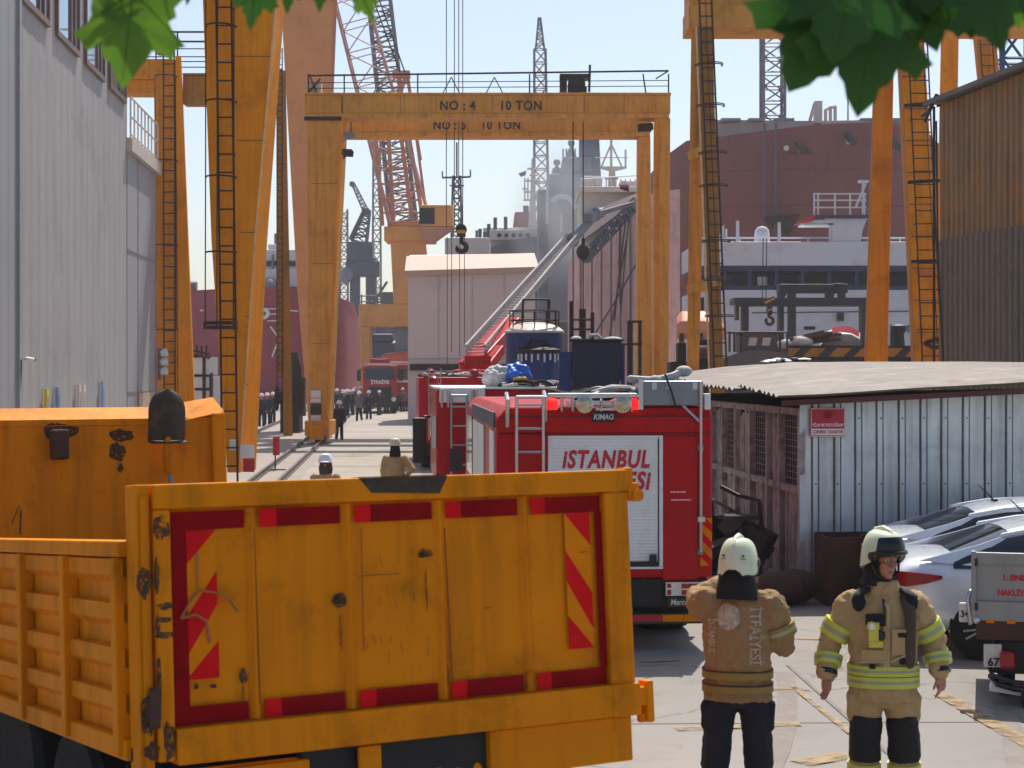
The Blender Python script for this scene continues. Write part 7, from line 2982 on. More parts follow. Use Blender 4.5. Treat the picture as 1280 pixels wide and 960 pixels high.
def helmet(t, m, detail=True):
    """jet style fire helmet, luminous shell, black trim"""
    old = None
    mb = MB()
    mb.m = m
    nu, nv = 36, 12
    c = V((0, .012, .045))

    def pt(a, f, inset=0.0):
        # a azimuth: 0 = front (-y); f 0 rim .. 1 crown
        fr = math.cos(a)
        rim = -.02 + (.045 if fr > 0 else .0) * fr ** 2 - (.085 if fr < .2 else .085) * max(0, .35 - fr) / 1.35
        rim -= .030 * math.exp(-((abs(math.sin(a)) - 1) / .18) ** 2)
        if fr < -.90:
            rim += .045 * (min(1, (-fr - .90) / .06))
        top = .150
        z = rim + (top - rim) * math.sin(f * math.pi / 2) ** .9
        r = math.cos(f * math.pi / 2) ** .55 if f < 1 else 0
        rx, ry = .126 - inset, .158 - inset
        return c + V((math.sin(a) * rx * r, -math.cos(a) * ry * r, z - inset * .8 * f))
    out = [[pt(2 * math.pi * k / nu, j / nv * .985) for k in range(nu)] for j in range(nv + 1)]
    inn = [[pt(2 * math.pi * k / nu, j / nv * .985, .012) for k in range(nu)] for j in range(nv + 1)]
    rings = inn[::-1] + out
    mb.loft(rings)
    # crest
    mb.limb([c + V((0, -.120, .105)), c + V((0, -.075, .146)), c + V((0, 0, .160)), c + V((0, .075, .142)), c + V((0, .125, .098))], [.012, .018, .02, .018, .01], 10)
    sh = mb.build('helmet', m_helm, t, True, ang=50)
    mb = MB()
    mb.m = m
    mb.limb([pt(2 * math.pi * k / nu, .0) + V((0, 0, -.002)) for k in range(nu + 1)], .006, 6, False)
    if detail:
        # black brow piece and visor hood at the front
        rr = []
        for j in range(7):
            f = .0 + j / 6 * .50
            rr.append([pt(R(-62 + 124 * k / 14) * (1 - .18 * f), f) + (pt(R(-62 + 124 * k / 14), f) - c).normalized() * .006 for k in range(15)])
        vs = [p for r in rr for p in r]
        fs = []
        for j in range(6):
            for k in range(14):
                fs.append((j * 15 + k, j * 15 + k + 1, (j + 1) * 15 + k + 1, (j + 1) * 15 + k))
        n0 = len(vs)
        vs2 = [p - (p - c).normalized() * .005 for p in vs]
        fs2 = [tuple(q + n0 for q in f[::-1]) for f in fs]
        mb.add(vs + vs2, fs + fs2)
        mb.limb([c + V((math.sin(R(a)) * .125, -math.cos(R(a)) * (.178), .010 + .012 * math.cos(R(a)))) for a in range(-70, 71, 14)], [.008] + [.014] * 9 + [.008], 8)
        for s in (-1, 1):
            mb.ell(c + V((s * .122, -.045, -.012)), (.012, .034, .030), 10, 7)
            mb.limb([c + V((s * .110, -.03, -.05)), c + V((s * .088, -.055, -.125)), c + V((s * .03, -.065, -.165))], .008, 6)
    mb.build('helmet_trim', m_hblk, sh, True)
    if detail:
        mb = MB()
        mb.m = m
        for a, dz in ((R(148), 0), (R(212), 0)):
            p = pt(a, .30)
            nn = V((math.sin(a), -math.cos(a), .18)).normalized()
            mb.ell(p + nn * .003 + V((0, 0, .008)), (.010, .010, .011), 9, 7)
            r_ = V((nn.y, -nn.x, 0)).normalized()
            mb.bar(p + nn * .003 - r_ * .020 + V((0, 0, -.014)), p + nn * .003 + r_ * .020 + V((0, 0, -.014)), .008, .004)
        mb.build('helmet_badge', M('badge_grey', (110, 104, 96), .5), sh, True)
    return sh


def sleeve_band(t, jk, a, b, ra, rb, f0, f1, mats, nm='reflective_band', g=.015):
    a, b = V(a), V(b)
    n = len(mats)
    for k, mt in enumerate(mats):
        m = MB()
        s0, s1 = f0 + (f1 - f0) * k / n, f0 + (f1 - f0) * (k + 1) / n
        p, q = a.lerp(b, s0), a.lerp(b, s1)
        r0_, r1_ = ra + (rb - ra) * s0 + g, ra + (rb - ra) * s1 + g
        m.limb([p, q], [r0_, r1_], 22, False)
        o = m.build(nm, mt, jk, True, ang=50)


def torso_band(jk, prof, z0_, z1_, mat, g=.013, cut=None):
    def at(z):
        for i in range(len(prof) - 1):
            a, b = prof[i], prof[i + 1]
            if a[0] <= z <= b[0]:
                f = (z - a[0]) / (b[0] - a[0])
                return [a[k] + (b[k] - a[k]) * f for k in range(len(a))]
        return prof[0] if z < prof[0][0] else prof[-1]
    m = MB()
    rs = []
    for z in (z0_, z1_):
        q = at(z)
        rs.append(ring(z, q[1] + g, q[2] + g, 0, q[3], 32))
    rs2 = [[V((p.x * .97, p.y * .97 + .03 * at(p.z)[3], p.z)) for p, q_ in zip(r, r)] for r in rs]
    m.loft([rs[0], rs[1], rs2[1], rs2[0]], cap=False, close=True)
    return m.build('reflective_band', mat, jk, True, ang=50)


JPROF = [(.80, .215, .150, .0), (.90, .212, .150, .0), (1.05, .212, .150, .0), (1.20, .222, .152, .0), (1.34, .222, .145, .005), (1.43, .185, .118, .01), (1.49, .120, .092, .012), (1.53, .078, .078, .012)]


def firefighter(name_lab, loc, rz, pose, jmat, tmat, back=False):
    t = thing('person', name_lab, 'person', loc, rz)
    P = pose
    hc = V(P['head'])
    # one continuous body
    b = MB()
    hm = head(t, hc, P['yaw'], b, P.get('tilt', 0))
    b.loft([ring(z, max(.05, rx - .05), max(.05, ry - .045), 0, cy, 16) for z, rx, ry, cy in JPROF])
    for s in ('l', 'r'):
        sh, el, wr = V(P['sh' + s]), V(P['el' + s]), V(P['wr' + s])
        b.limb([sh, el, wr], [.05, .045, .03], 10)
        hand(b, wr, P['hd' + s], P['th' + s], P.get('curl', .55))
        hp, kn, an = V(P['hp' + s]), V(P['kn' + s]), V(P['an' + s])
        b.limb([hp, kn, an], [.075, .05, .038], 10)
        b.limb([an, an + V(P.get('toe' + s, (0, -.14, -.05)))], [.04, .032], 8)
    body = b.build('body', m_skin, t, 2)
    fuse(body, .0065, 3)
    if not back:
        face_bits(t, body, hm)
    helmet(t, hm)
    # trousers
    b = MB()
    b.loft([ring(z, rx, ry, 0, .005, 22) for z, rx, ry in ((P.get('crotch', .76), .14, .10), (.84, .185, .128), (.92, .188, .13), (1.0, .182, .128))])
    for s in ('l', 'r'):
        hp, kn, an = V(P['hp' + s]), V(P['kn' + s]), V(P['an' + s])
        b.limb([hp + V((0, 0, -.02)), hp.lerp(kn, .5), kn, kn.lerp(an, .5), an + V((0, 0, .03))], P.get('leg', [.108, .102, .092, .088, .092]), 16)
        sx = 1 if hp.x > 0 else -1
        q = hp.lerp(kn, .42)
        b.box((q.x + sx * .095, q.y, q.z), (.05, .13, .17))
    tro = fuse(b.build('trousers', tmat, t, 2), .013, 4, .022)
    # boots
    b = MB()
    for s in ('l', 'r'):
        an = V(P['an' + s])
        toe = V(P.get('toe' + s, (0, -.14, -.05)))
        b.limb([an + V((0, 0, .12)), an + V((0, .005, -.0))], [.072, .066], 14)
        b.limb([an + V((0, .035, -.045)), an + toe * .6 + V((0, 0, -.01)), an + toe * 1.25 + V((0, 0, -.008))], [.05, .052, .044], 14)
        b.b2((an.x - .048, an.y - .20, 0), (an.x + .048, an.y + .085, .03))
    fuse(b.build('boots', m_knee, t, 2), .011, 3)
    # jacket
    b = MB()
    b.loft([ring(z, rx, ry, 0, cy, 26) for z, rx, ry, cy in JPROF])
    for s in ('l', 'r'):
        sh, el, wr = V(P['sh' + s]), V(P['el' + s]), V(P['wr' + s])
        rr = P.get('sl' + s, [.098, .088, .076, .066])
        b.limb([sh, sh.lerp(el, .55), el, el.lerp(wr, .93)], rr, 16)
        b.ell(sh.lerp(V((0, .01, 1.44)), .30), (.10, .10, .085), 14, 9)
    # standing collar
    b.loft([ring(1.46, .115, .105, 0, .008, 20), ring(1.545, .098, .10, 0, .004, 20), ring(1.565, .085, .088, 0, .004, 20)])
    for c in P.get('extra', ()):
        b.ell(*c)
    jk = fuse(b.build('jacket', jmat, t, 2), .011, 3, .042)
    return t, body, jk, hm, tro


# ---- right firefighter, facing us, head turned to his left
s = 195.0
ORG = V(((1104 - CX) / F * 11.28, 11.28, 0))
XP = lambda px: (px - 1104) / s
ZP = lambda py: CH - (py - 465) / s
pose = dict(head=(.0, -.005, 1.695), yaw=R(30), tilt=R(3),
            shl=(-.200, .0, 1.405), ell=(-.335, .03, 1.165), wrl=(-.365, -.07, .965), hdl=(-.02, -.10, -1), thl=(.45, -.9, 0),
            shr=(.200, .0, 1.405), elr=(.325, .03, 1.175), wrr=(.355, -.05, .985), hdr=(.0, -.10, -1), thr=(-.45, -.9, 0),
            hpl=(-.10, 0, .91), knl=(-.12, -.02, .56), anl=(-.125, .02, .10), hpr=(.10, 0, .91), knr=(.125, -.02, .56), anr=(.14, .02, .10),
            curl=.45, leg=[.110, .102, .094, .092, .098])
tR, bodyR, jkR, hmR, trR = firefighter('firefighter facing us in tan gear with lime bands and black knee pads, head turned aside', ORG, math.atan2(-ORG.x, ORG.y) * .4, pose, m_tan, m_tan)
for sgn, e, w_, h in ((-1, pose['ell'], pose['wrl'], pose['shl']), (1, pose['elr'], pose['wrr'], pose['shr'])):
    sleeve_band(tR, jkR, h, e, .099, .084, .50, .86, (m_yel, m_sil, m_yel))
    sleeve_band(tR, jkR, e, w_, .085, .066, .42, .72, (m_yel, m_sil, m_yel))
    sleeve_band(tR, jkR, e, w_, .066, .060, .86, 1.0, (m_hblk,), 'cuff', .008)
for k, (a, b, mt) in enumerate(((.895, .922, m_yel), (.922, .944, m_sil), (.944, .966, m_yel), (.972, .994, m_yel), (.994, 1.012, m_sil), (1.012, 1.036, m_yel))):
    torso_band(jkR, JPROF, a, b, mt, .017)
# shoulder yoke, straps, pockets, radio
m = MB()
m.limb([(.135, -.075, 1.465), (.150, -.138, 1.38), (.150, -.165, 1.25), (.148, -.168, 1.06)], [.045, .042, .038, .034], 10, sx=.95, sy=.28)
m.build('dark_strap', m_brn, jkR, True)
m = MB()
m.ell((-.15, -.01, 1.488), (.085, .10, .022), m=Matrix.Rotation(R(-24), 4, 'Y')).ell((.15, -.01, 1.488), (.085, .10, .022), m=Matrix.Rotation(R(24), 4, 'Y')).ell((-.165, -.085, 1.435), (.045, .03, .06)).ell((.165, -.085, 1.435), (.045, .03, .06))
build_each(m, 'shoulder_yoke', m_cloth, jkR, smooth=True)
m = MB()
m.box((-.07, -.170, 1.335), (.125, .02, .075)).box((.098, -.172, 1.24), (.055, .02, .03)).box((-.09, -.172, 1.04), (.04, .02, .03)).box((.10, -.172, 1.075), (.04, .02, .04))
build_each(m, 'flap', m_cloth, jkR, bevel=.008)
m = MB()
m.box((-.075, -.160, 1.10), (.17, .018, .075)).box((-.075, -.161, 1.135), (.18, .022, .02)).box((.085, -.160, 1.19), (.11, .022, .16)).box((.085, -.163, 1.262), (.118, .022, .028)).box((0, -.158, 1.22), (.05, .016, .44))
m.build('pocket', m_tan, jkR, bevel=.008)
m = MB()
m.box((-.085, -.170, 1.068), (.15, .012, .010)).box((.09, -.170, 1.10), (.14, .012, .012), 0, 0, R(-24))
m.build('piping', m_sil, jkR)
m = MB()
m.box((-.085, -.192, 1.255), (.06, .035, .11)).box((-.07, -.192, 1.185), (.085, .035, .04)).box((-.085, -.19, 1.30), (.07, .035, .04))
m.lathe([(.028, 0), (.032, .02), (.02, .03)], (-.10, -.208, 1.30), m=Matrix.Rotation(R(90), 4, 'X'), n=14)
rd_ = m.build('radio', m_rad, jkR, True)
m = MB()
m.lathe([(.02, 0), (.018, .008)], (-.10, -.238, 1.30), m=Matrix.Rotation(R(90), 4, 'X'), n=14)
m.build('lamp_lens', m_signw, rd_)
m = MB()
m.box((-.05, -.19, 1.245), (.02, .035, .06)).box((-.03, -.195, 1.24), (.035, .03, .045))
m.build('clip', m_hblk, rd_, bevel=.005)
m = MB()
m.limb([(-.02, -.155, 1.46), (-.012, -.168, 1.40), (-.01, -.172, 1.30)], [.010, .016, .008], 8, sy=.5)
m.build('zip_line', m_hblk, jkR, True)
m = MB()
m.m = hmR
m.loft([[V((math.sin(a) * r, -math.cos(a) * r * .95 + .03, z)) for a in [R(48 + 264 * k / 20) for k in range(21)]] for z, r in ((.03, .102), (-.05, .104), (-.11, .112), (-.155, .13))] + [[V((math.sin(a) * r, -math.cos(a) * r * .95 + .03, z)) for a in [R(48 + 264 * k / 20) for k in range(21)]] for z, r in ((-.155, .12), (-.11, .102), (-.05, .094), (.03, .092))], cap=False)
m.build('neck_guard', m_cloth, tR, True)
for s_, k_, a_ in (('l', 'knl', 'anl'), ('r', 'knr', 'anr')):
    kn, an, hp = V(pose[k_]), V(pose[a_]), V(pose['hp' + s_])
    m = MB()
    m.limb([kn.lerp(hp, .40) + V((0, -.012, 0)), kn + V((0, -.016, 0)), kn.lerp(an, .30) + V((0, -.012, 0))], [.104, .102, .102], 20, False)
    fuse(m.build('knee_pad', m_knee, trR, 2), .012, 3, .02)
    for f0, f1, mt in ((.34, .41, m_yel), (.41, .46, m_sil), (.46, .52, m_yel)):
        m = MB()
        m.limb([kn.lerp(an, f0), kn.lerp(an, f1)], .108, 20, False)
        m.build('reflective_band', mt, trR, True, ang=50)

# ---- left firefighter, back to us, both forearms raised in front of him
ORG = V(((922 - CX) / F * 11.3, 11.3, 0))
pose = dict(head=(.005, .02, 1.640), yaw=R(180 - 14), tilt=R(6),
            shl=(-.205, .0, 1.405), ell=(-.265, .24, 1.40), wrl=(-.06, .36, 1.50), hdl=(.6, .2, .6), thl=(0, -.3, 1),
            shr=(.205, .0, 1.405), elr=(.290, .03, 1.16), wrr=(.17, .24, 1.22), hdr=(-.6, .6, .1), thr=(0, 0, 1),
            hpl=(-.095, 0, .86), knl=(-.135, .01, .48), anl=(-.165, .03, .09), hpr=(.105, 0, .86), knr=(.13, .01, .48), anr=(.14, .0, .09),
            toel=(-.03, .14, -.05), toer=(.03, .14, -.05), curl=1.1, leg=[.104, .100, .094, .090, .098], slr=[.105, .098, .092, .07], sll=[.108, .1, .09, .07],
            extra=(((-.195, -.02, 1.43), (.09, .10, .085)), ((.0, .0, 1.10), (.215, .158, .2))))
tL, bodyL, jkL, hmL, trL = firefighter('firefighter seen from behind in backlit brown jacket and navy trousers with pale helmet', ORG, math.atan2(-ORG.x, ORG.y), pose, m_tan2, m_nav, True)
for a, b, mt in ((.858, .902, m_oli), (.906, .914, m_brn), (.946, .990, m_oli), (.994, 1.001, m_brn)):
    torso_band(jkL, JPROF, a - .0, b - .0, mt, .016)
sleeve_band(tL, jkL, pose['shr'], pose['elr'], .105, .098, .52, .80, (m_oli, m_sil, m_oli))
m = MB()
m.m = hmL
m.loft([[V((math.sin(a) * r, -math.cos(a) * r * .95 + .03, z)) for a in [R(50 + 260 * k / 20) for k in range(21)]] for z, r in ((.03, .110), (-.06, .118), (-.13, .128), (-.20, .142))] + [[V((math.sin(a) * r, -math.cos(a) * r * .95 + .03, z)) for a in [R(50 + 260 * k / 20) for k in range(21)]] for z, r in ((-.20, .13), (-.13, .115), (-.06, .106), (.03, .10))], cap=False)
m.build('neck_guard', m_cloth, tL, True)
# faded emblem and vertical lettering on the back
yb = -.178
m = MB()
n = 28
m.add([(-.058 + .075 * math.cos(2 * math.pi * k / n), yb - .006 + .012 * 0, 1.345 + .08 * math.sin(2 * math.pi * k / n)) for k in range(n)] + [(-.058 + .075 * math.cos(2 * math.pi * k / n), yb + .0, 1.345 + .08 * math.sin(2 * math.pi * k / n)) for k in range(n)],
      [tuple(range(n)), tuple(range(n, 2 * n))[::-1]] + [(k, (k + 1) % n, n + (k + 1) % n, n + k) for k in range(n)])


def wrap(o, tgt, off=.006):
    me = o.data
    bm = bmesh.new()
    bm.from_mesh(me)
    bmesh.ops.subdivide_edges(bm, edges=[e for e in bm.edges if e.calc_length() > .02], cuts=2, use_grid_fill=True)
    bmesh.ops.triangulate(bm, faces=bm.faces)
    bm.to_mesh(me)
    bm.free()
    sw_ = o.modifiers.new('wrap', 'SHRINKWRAP')
    sw_.target, sw_.wrap_method, sw_.offset = tgt, 'PROJECT', off
    sw_.use_project_y = True
    sw_.use_negative_direction = sw_.use_positive_direction = True
    return o


fade = M('faded_silver_print', (186, 172, 150), .7, .1, .3, 40, (152, 120, 80), .9, 26)
em = MB()
for r0_, r1_ in ((.0, .074),):
    pts = 32
    a = [(-.058 + r1_ * math.cos(2 * math.pi * k / pts), -.25, 1.345 + r1_ * 1.1 * math.sin(2 * math.pi * k / pts)) for k in range(pts)]
    b = [(-.058 + max(r0_, .001) * math.cos(2 * math.pi * k / pts), -.25, 1.345 + max(r0_, .001) * 1.1 * math.sin(2 * math.pi * k / pts)) for k in range(pts)]
    em.add(a + b, [(k, (k + 1) % pts, pts + (k + 1) % pts, pts + k) for k in range(pts)])
wrap(em.build('back_emblem', fade, jkL), jkL)
tx = text('İTFAİYESİ', .10, fade, jkL, face_m((.108, -.25, 1.225), (0, 0, -1), (1, 0, 0)), .002, 0, 0, sx=.80)
wrap(tx, jkL)
tx = text('İSTANBUL', .06, fade, jkL, face_m((-.165, -.25, 1.22), (0, 0, -1), (1, 0, 0)), .002, 0, 0, sx=.8)
wrap(tx, jkL)

# ---- small people farther off


def small_person(label, loc, rz, jm, tm, hm, pose='stand', group=None, scale=1.0, boots=m_knee):
    t = thing('person', label, 'person', loc, rz, group)
    t.scale = (scale,) * 3
    b = MB()
    b.ell((0, 0, 1.64), (.078, .095, .115), 10, 8)
    b.ell((0, -.09, 1.63), (.02, .025, .03), 6, 5)
    b.limb([(0, .01, 1.58), (0, .015, 1.42)], [.055, .06], 8)
    b.loft([ring(z, rx, ry, 0, 0, 12) for z, rx, ry in ((.85, .14, .1), (1.1, .15, .10), (1.4, .17, .10), (1.48, .07, .06))])
    A = {'stand': (((-.19, 0, 1.40), (-.25, .03, 1.13), (-.25, -.06, .90)), ((.19, 0, 1.40), (.25, .03, 1.13), (.25, -.06, .90)), ((-.09, 0, .88), (-.11, -.01, .48), (-.12, .02, .06)), ((.09, 0, .88), (.11, -.01, .48), (.12, .02, .06))),
         'walk': (((-.19, 0, 1.40), (-.24, .10, 1.14), (-.25, .14, .90)), ((.19, 0, 1.40), (.24, -.05, 1.14), (.23, -.20, .94)), ((-.09, 0, .88), (-.09, -.12, .50), (-.09, -.16, .06)), ((.09, 0, .88), (.09, .03, .47), (.09, .22, .10))),
         'hip': (((-.20, 0, 1.40), (-.40, .06, 1.16), (-.20, -.06, 1.0)), ((.20, 0, 1.40), (.27, .0, 1.13), (.24, -.10, .92)), ((-.10, 0, .88), (-.12, -.01, .48), (-.13, .02, .06)), ((.10, 0, .88), (.12, -.01, .48), (.13, .02, .06))),
         'fold': (((-.20, 0, 1.40), (-.27, -.05, 1.14), (-.02, -.22, 1.16)), ((.20, 0, 1.40), (.27, -.05, 1.14), (.02, -.22, 1.20)), ((-.09, 0, .88), (-.10, -.01, .48), (-.11, .02, .06)), ((.09, 0, .88), (.10, -.01, .48), (.11, .02, .06)))}[pose]
    for a in A[:2]:
        b.limb(a, [.045, .04, .032], 8)
        d = (V(a[2]) - V(a[1])).normalized()
        p = V(a[2])
        b.limb([p, p + d * .06, p + d * .10], [.032, .04, .034], 8)
        for k in range(4):
            o_ = V((0, 1, 0)).cross(d).normalized() * (k - 1.5) * .018 if abs(d.y) < .9 else V((1, 0, 0)) * (k - 1.5) * .018
            b.limb([p + d * .09 + o_, p + d * .17 + o_], .010, 5)
        b.limb([p + d * .03 + V((0, -.03, 0)), p + d * .09 + V((0, -.06, 0))], .012, 5)
    for a in A[2:]:
        b.limb(a, [.07, .05, .04], 8)
    fuse(b.build('body', m_skin, t, 2), .016, 2)
    b = MB()
    b.loft([ring(z, rx, ry, 0, 0, 14) for z, rx, ry in ((.80, .20, .14), (1.0, .20, .14), (1.25, .21, .14), (1.40, .185, .115), (1.48, .09, .085))])
    for a in A[:2]:
        b.limb([a[0], a[1], V(a[1]).lerp(V(a[2]), .9)], [.085, .075, .06], 10)
    jk = fuse(b.build('jacket', jm, t, 2), .022, 2, .03)
    b = MB()
    b.loft([ring(z, .16, .115, 0, 0, 14) for z in (.80, .92)])
    for a in A[2:]:
        b.limb(a, [.10, .085, .08], 10)
    fuse(b.build('trousers', tm, t, 2), .022, 2, .02)
    b = MB()
    for a in A[2:]:
        p = V(a[2])
        b.limb([p + V((0, .02, 0)), p + V((0, -.12, -.015))], [.05, .042], 8)
    b.build('boots', boots, t, True)
    b = MB()
    prof = [(.15, 0), (.135, .03), (.125, .08), (.09, .135), (.03, .155)]
    b.lathe([(.128, -.01)] + prof, (0, .01, 1.69), n=18)
    b.ell((0, -.13, 1.70), (.09, .06, .012), 10, 5)
    b.build('helmet', hm, t, True)
    return t, jk


wh = m_helm
m_hw = M('white_hard_hat', (232, 232, 236), .35)
jacket_d = M('dark_blue_overalls', (36, 42, 66), .85, 0, .2, 6)
jacket_k = M('black_uniform', (28, 28, 34), .85, 0, .2, 6)
jacket_r = M('maroon_overalls', (112, 40, 46), .85, 0, .2, 6)
jacket_g = M('grey_overalls', (92, 92, 98), .85, 0, .2, 6)
p, jk = small_person('firefighter in tan gear seen from behind with one hand on the hip in the road', V(((494 - CX) / F * 34, 34, 0)), R(180), m_tan, m_nav, wh, 'hip', None, .88)
b = MB()
b.lathe([(.13, -.20), (.115, -.08), (.10, .02), (.10, .05)], (0, .02, 1.64), n=16)
b.build('neck_guard', m_cloth, p, True)
p, jk = small_person('firefighter in tan gear and dark hood facing us just above the tailgate', V(((407 - CX) / F * 28, 28, 0)), R(0), m_tan, m_tan, m_hw, 'fold', None, .87)
b = MB()
b.lathe([(.11, -.22), (.13, -.1), (.11, .02), (.10, .05)], (0, .02, 1.66), n=16)
b.build('hood', m_brn, p, True)
pw, jk = small_person('dark dressed person walking away alone along the road edge by the crane rail', V(((424 - CX) / F * 75, 75, 0)), R(175), jacket_k, jacket_k, m_hw, 'walk', None, .92)
# crowd
protos = []
rn = random.Random(17)
CR = [(461, 524, 'd'), (441, 519, 'k'), (449, 526, 'g'), (456, 514, 'd'), (416, 514, 'r'), (421, 519, 'k'), (428, 512, 'd'), (434, 522, 'k'), (444, 511, 'g'), (451, 510, 'r'), (465, 511, 'k'), (413, 525, 'r'), (437, 515, 'k'), (430, 528, 'd'),
      (496, 512, 'k'), (503, 515, 'g'), (510, 511, 'k'), (516, 517, 'd'), (474, 519, 'k'), (483, 515, 'g')]
jm_ = {'d': jacket_d, 'k': jacket_k, 'r': jacket_r, 'g': jacket_g}
words = {'d': 'navy overalls', 'k': 'black clothes', 'r': 'maroon overalls', 'g': 'grey overalls'}
made = {}
for i, (px, fy, c) in enumerate(CR):
    loc = GP(px, fy)
    key = (c, i % 2)
    lb = 'onlooker in %s and white hard hat %s' % (words[c], 'near the gantry leg foot' if px < 436 else ('in the crowd before the far fire engine' if px < 490 else 'beside the pale shed wall'))
    if key in made:
        copy_tree(made[key], loc, rn.uniform(0, 6.28), lb, 'onlookers by the far fire engine', sc=rn.uniform(.86, 1.03))
    else:
        made[key], _ = small_person(lb, loc, rn.uniform(0, 6.28), jm_[c], jacket_k if c != 'd' else jacket_d, m_hw, ('stand', 'walk', 'fold', 'hip')[(i + 'dkrg'.index(c)) % 4], 'onlookers by the far fire engine', .96)
# workers between the legs at the left
for px, fy, c in ((327, 533, 'd'), (334, 531, 'd'), (341, 529, 'k')):
    copy_tree(made[(c, 0)] if (c, 0) in made else made[(c, 1)], GP(px, fy), rn.uniform(0, 6.28), 'worker in %s standing by the crane rails behind the orange gantry leg' % words[c], 'workers by the crane rails')
# ------------------------------------------------------------------ plane tree leaves overhead
def leafmat(name, c1, c2, trans):
    m = bpy.data.materials.new(name)
    m.use_nodes = True
    nt = m.node_tree
    N, L = nt.nodes, nt.links
    b = N['Principled BSDF']
    tc = N.new('ShaderNodeTexCoord')
    n = N.new('ShaderNodeTexNoise')
    n.inputs['Scale'].default_value = 9
    L.new(tc.outputs['Object'], n.inputs['Vector'])
    x = N.new('ShaderNodeMix')
    x.data_type = 'RGBA'
    x.inputs[6].default_value = (*lin(c1), 1)
    x.inputs[7].default_value = (*lin(c2), 1)
    L.new(n.outputs['Fac'], x.inputs[0])
    L.new(x.outputs[2], b.inputs['Base Color'])
    b.inputs['Roughness'].default_value = .5
    t = N.new('ShaderNodeBsdfTranslucent')
    L.new(x.outputs[2], t.inputs['Color'])
    ms = N.new('ShaderNodeMixShader')
    ms.inputs[0].default_value = trans
    L.new(b.outputs[0], ms.inputs[1])
    L.new(t.outputs[0], ms.inputs[2])
    L.new(ms.outputs[0], N['Material Output'].inputs['Surface'])
    return m


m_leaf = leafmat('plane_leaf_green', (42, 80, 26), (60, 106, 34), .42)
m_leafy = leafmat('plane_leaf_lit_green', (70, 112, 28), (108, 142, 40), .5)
m_bark = M('plane_bark', (120, 110, 96), .85, 0, .25, 6, (80, 74, 60), .6, 4)
t = thing('plane_tree', 'plane tree beside the photographer whose lobed leaves hang down over the yard', 'tree', (4.6, .8, 0))
m = MB(1)
m.limb([(4.6, .8, 0), (4.55, .9, 2.2), (4.4, 1.2, 4.2), (4.2, 1.6, 6.0)], [.26, .22, .18, .12], 14)
m.build('trunk', m_bark, t, True)
LEAF = [(0, 0), (.12, .0), (.34, -.10), (.42, -.02), (.62, .0), (.52, .14), (.56, .24), (.46, .30), (.50, .40), (.72, .56), (.60, .62), (.54, .74), (.42, .68), (.30, .66), (.28, .80), (.18, .86), (.14, .98), (0, 1.15)]
LEAF = LEAF + [(-x, y) for x, y in LEAF[-2:0:-1]]


def leaf(mb, tip_px, tip_py, base_px, base_py, d, wid=1.0, roll=0, seed=0, veins=None):
    a, b = W(base_px, base_py, d), W(tip_px, tip_py, d)
    rn = random.Random(seed)
    y = (b - a)
    L_ = y.length / 1.12
    y.normalize()
    n = (V((0, -1, 0)) + V((rn.uniform(-.25, .25), 0, rn.uniform(-.1, .5)))).normalized()
    x = y.cross(n).normalized()
    n = x.cross(y)
    x = (x * math.cos(roll) + n * math.sin(roll)).normalized()
    n = x.cross(y)
    pts = []
    for u, v in LEAF:
        bend = -.10 * u * u - .12 * (v - .4) ** 2 + .03 * rn.uniform(-1, 1)
        pts.append(a + x * u * L_ * wid * (1 + .08 * rn.uniform(-1, 1)) + y * v * L_ + n * bend * L_)
    c = a + y * .38 * L_ + n * .03 * L_
    k = len(pts)
    mb.add(pts + [c], [(i, (i + 1) % k, k) for i in range(k)])
    if veins is not None:
        for i in (4, 9, 17, 25, 30):
            p = pts[i] if i < k else pts[-1]
            veins.limb([a + n * .004, a.lerp(p, .5) + n * (.004 + .02 * L_), p.lerp(a, .1) + n * .003], [.0018, .0013, .0006], 5)
    return a


big = [  # tip, base, depth, width, lit
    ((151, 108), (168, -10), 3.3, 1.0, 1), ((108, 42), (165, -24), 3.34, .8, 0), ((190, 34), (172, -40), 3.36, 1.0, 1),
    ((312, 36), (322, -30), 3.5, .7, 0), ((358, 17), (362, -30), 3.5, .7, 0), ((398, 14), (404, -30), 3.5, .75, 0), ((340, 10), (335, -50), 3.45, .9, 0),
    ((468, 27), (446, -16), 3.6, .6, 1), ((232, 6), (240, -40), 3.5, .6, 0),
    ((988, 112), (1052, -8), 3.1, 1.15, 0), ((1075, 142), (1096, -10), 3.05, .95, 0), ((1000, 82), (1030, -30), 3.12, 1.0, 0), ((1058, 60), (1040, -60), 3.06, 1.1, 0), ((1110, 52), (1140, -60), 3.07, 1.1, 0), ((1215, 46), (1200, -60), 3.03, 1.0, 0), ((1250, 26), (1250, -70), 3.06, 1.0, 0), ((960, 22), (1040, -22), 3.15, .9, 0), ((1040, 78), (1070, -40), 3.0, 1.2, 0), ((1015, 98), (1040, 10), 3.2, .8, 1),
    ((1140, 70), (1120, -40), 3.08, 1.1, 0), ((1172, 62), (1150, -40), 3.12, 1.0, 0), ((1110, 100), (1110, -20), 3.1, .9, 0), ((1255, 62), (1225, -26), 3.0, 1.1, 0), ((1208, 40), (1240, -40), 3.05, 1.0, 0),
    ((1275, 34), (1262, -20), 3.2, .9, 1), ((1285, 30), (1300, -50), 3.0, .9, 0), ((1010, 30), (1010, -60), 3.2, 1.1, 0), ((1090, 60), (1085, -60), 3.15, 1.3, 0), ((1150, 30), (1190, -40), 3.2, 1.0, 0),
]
mg, my, st, ve = MB(1), MB(1), MB(1), MB(1)
rn = random.Random(31)
twig = []
for i, (tp_, bs, d, w_, lit) in enumerate(big):
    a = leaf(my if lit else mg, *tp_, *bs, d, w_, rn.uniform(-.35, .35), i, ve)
    twig.append(a)
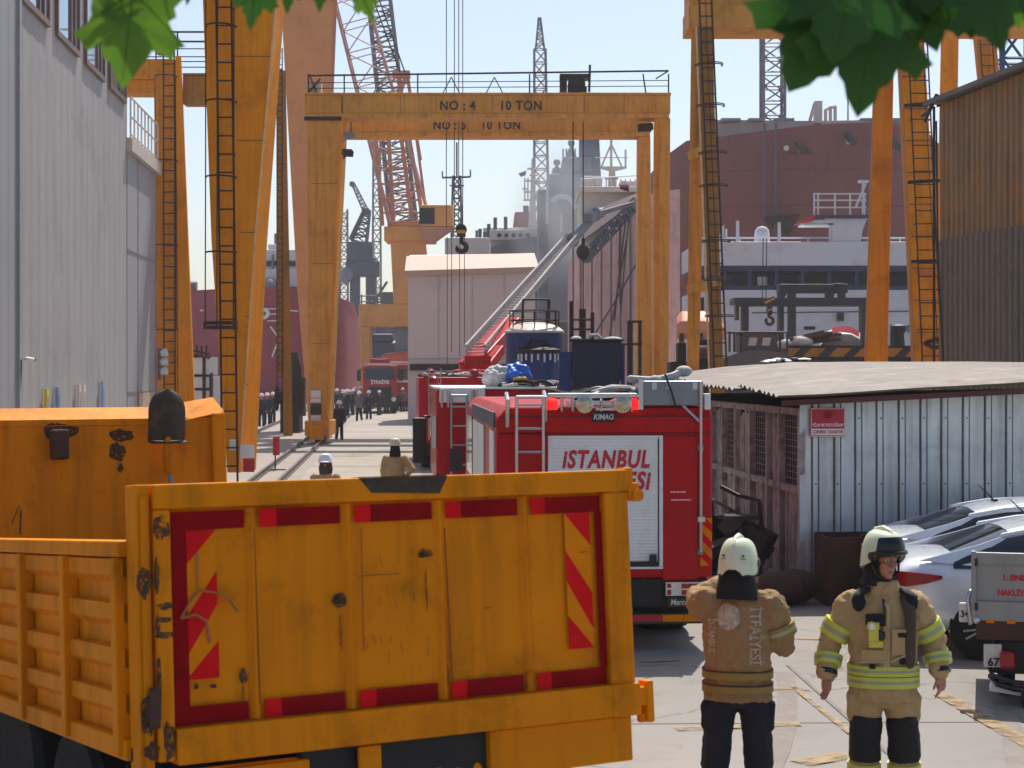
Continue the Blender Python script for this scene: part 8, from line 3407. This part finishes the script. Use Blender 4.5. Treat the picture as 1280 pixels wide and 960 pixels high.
# more of the crown, above the picture
for i in range(260):
    a = V((rn.uniform(-2.6, 5.2), rn.uniform(.8, 5.2), rn.uniform(4.05, 6.6)))
    if a.z < 3.25 + a.y * .235 + .45:
        continue
    px, py = CX + F * a.x / a.y, HY - F * (a.z - CH) / a.y
    leaf(my if rn.random() < .2 else mg, px + rn.uniform(-40, 40), py + rn.uniform(30, 110), px, py, a.y, rn.uniform(.8, 1.1), rn.uniform(-.9, .9), 100 + i)
m2 = MB(1)
m2.limb([(4.4, 1.2, 4.2), (3.2, 2.2, 4.5), (1.8, 3.0, 4.25), (.6, 3.2, 4.05)], [.10, .06, .035, .015], 9)
m2.limb([(4.3, 1.4, 5.0), (2.0, 2.6, 5.0), (.0, 3.2, 4.6), (-1.2, 3.4, 4.2)], [.10, .06, .03, .012], 9)
m2.limb([(4.2, 1.6, 6.0), (1.6, 2.6, 6.0), (-1.2, 3.0, 5.4)], [.10, .06, .02], 9)
m2.build('branch', m_bark, t, True)
ANCH = []
for pl in (((3.2, 2.2, 4.5), (1.8, 3.0, 4.25), (.6, 3.2, 4.05)), ((2.0, 2.6, 5.0), (.0, 3.2, 4.6), (-1.2, 3.4, 4.2))):
    for a, b in zip(pl, pl[1:]):
        ANCH += [V(a).lerp(V(b), k / 14) for k in range(15)]
for a in twig:
    q = min(ANCH, key=lambda p: (p - a).length)
    st.limb([a, a.lerp(q, .35) + V((.05 * math.sin(a.x * 40), 0, .05)), a.lerp(q, .7) + V((-.03, 0, .03)), q], [.002, .003, .004, .006], 5)
st.build('twigs', m_bark, t, True)
mg.build('leaves', m_leaf, t, 2)
ve.build('leaf_veins', m_leafy, t, True)
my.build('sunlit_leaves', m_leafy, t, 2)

# ------------------------------------------------------------------ things made of one mesh need no Empty
for e in [o for o in bpy.data.objects if o.type == 'EMPTY' and o.parent is None and len(o.children) == 1]:
    c = e.children[0]
    if c.children:
        continue
    nm = e.name
    c.parent = None
    c.location, c.rotation_euler, c.scale = e.location, e.rotation_euler, e.scale
    for k in ('label', 'category', 'group'):
        if k in e:
            c[k] = e[k]
    bpy.data.objects.remove(e)
    c.name = nm
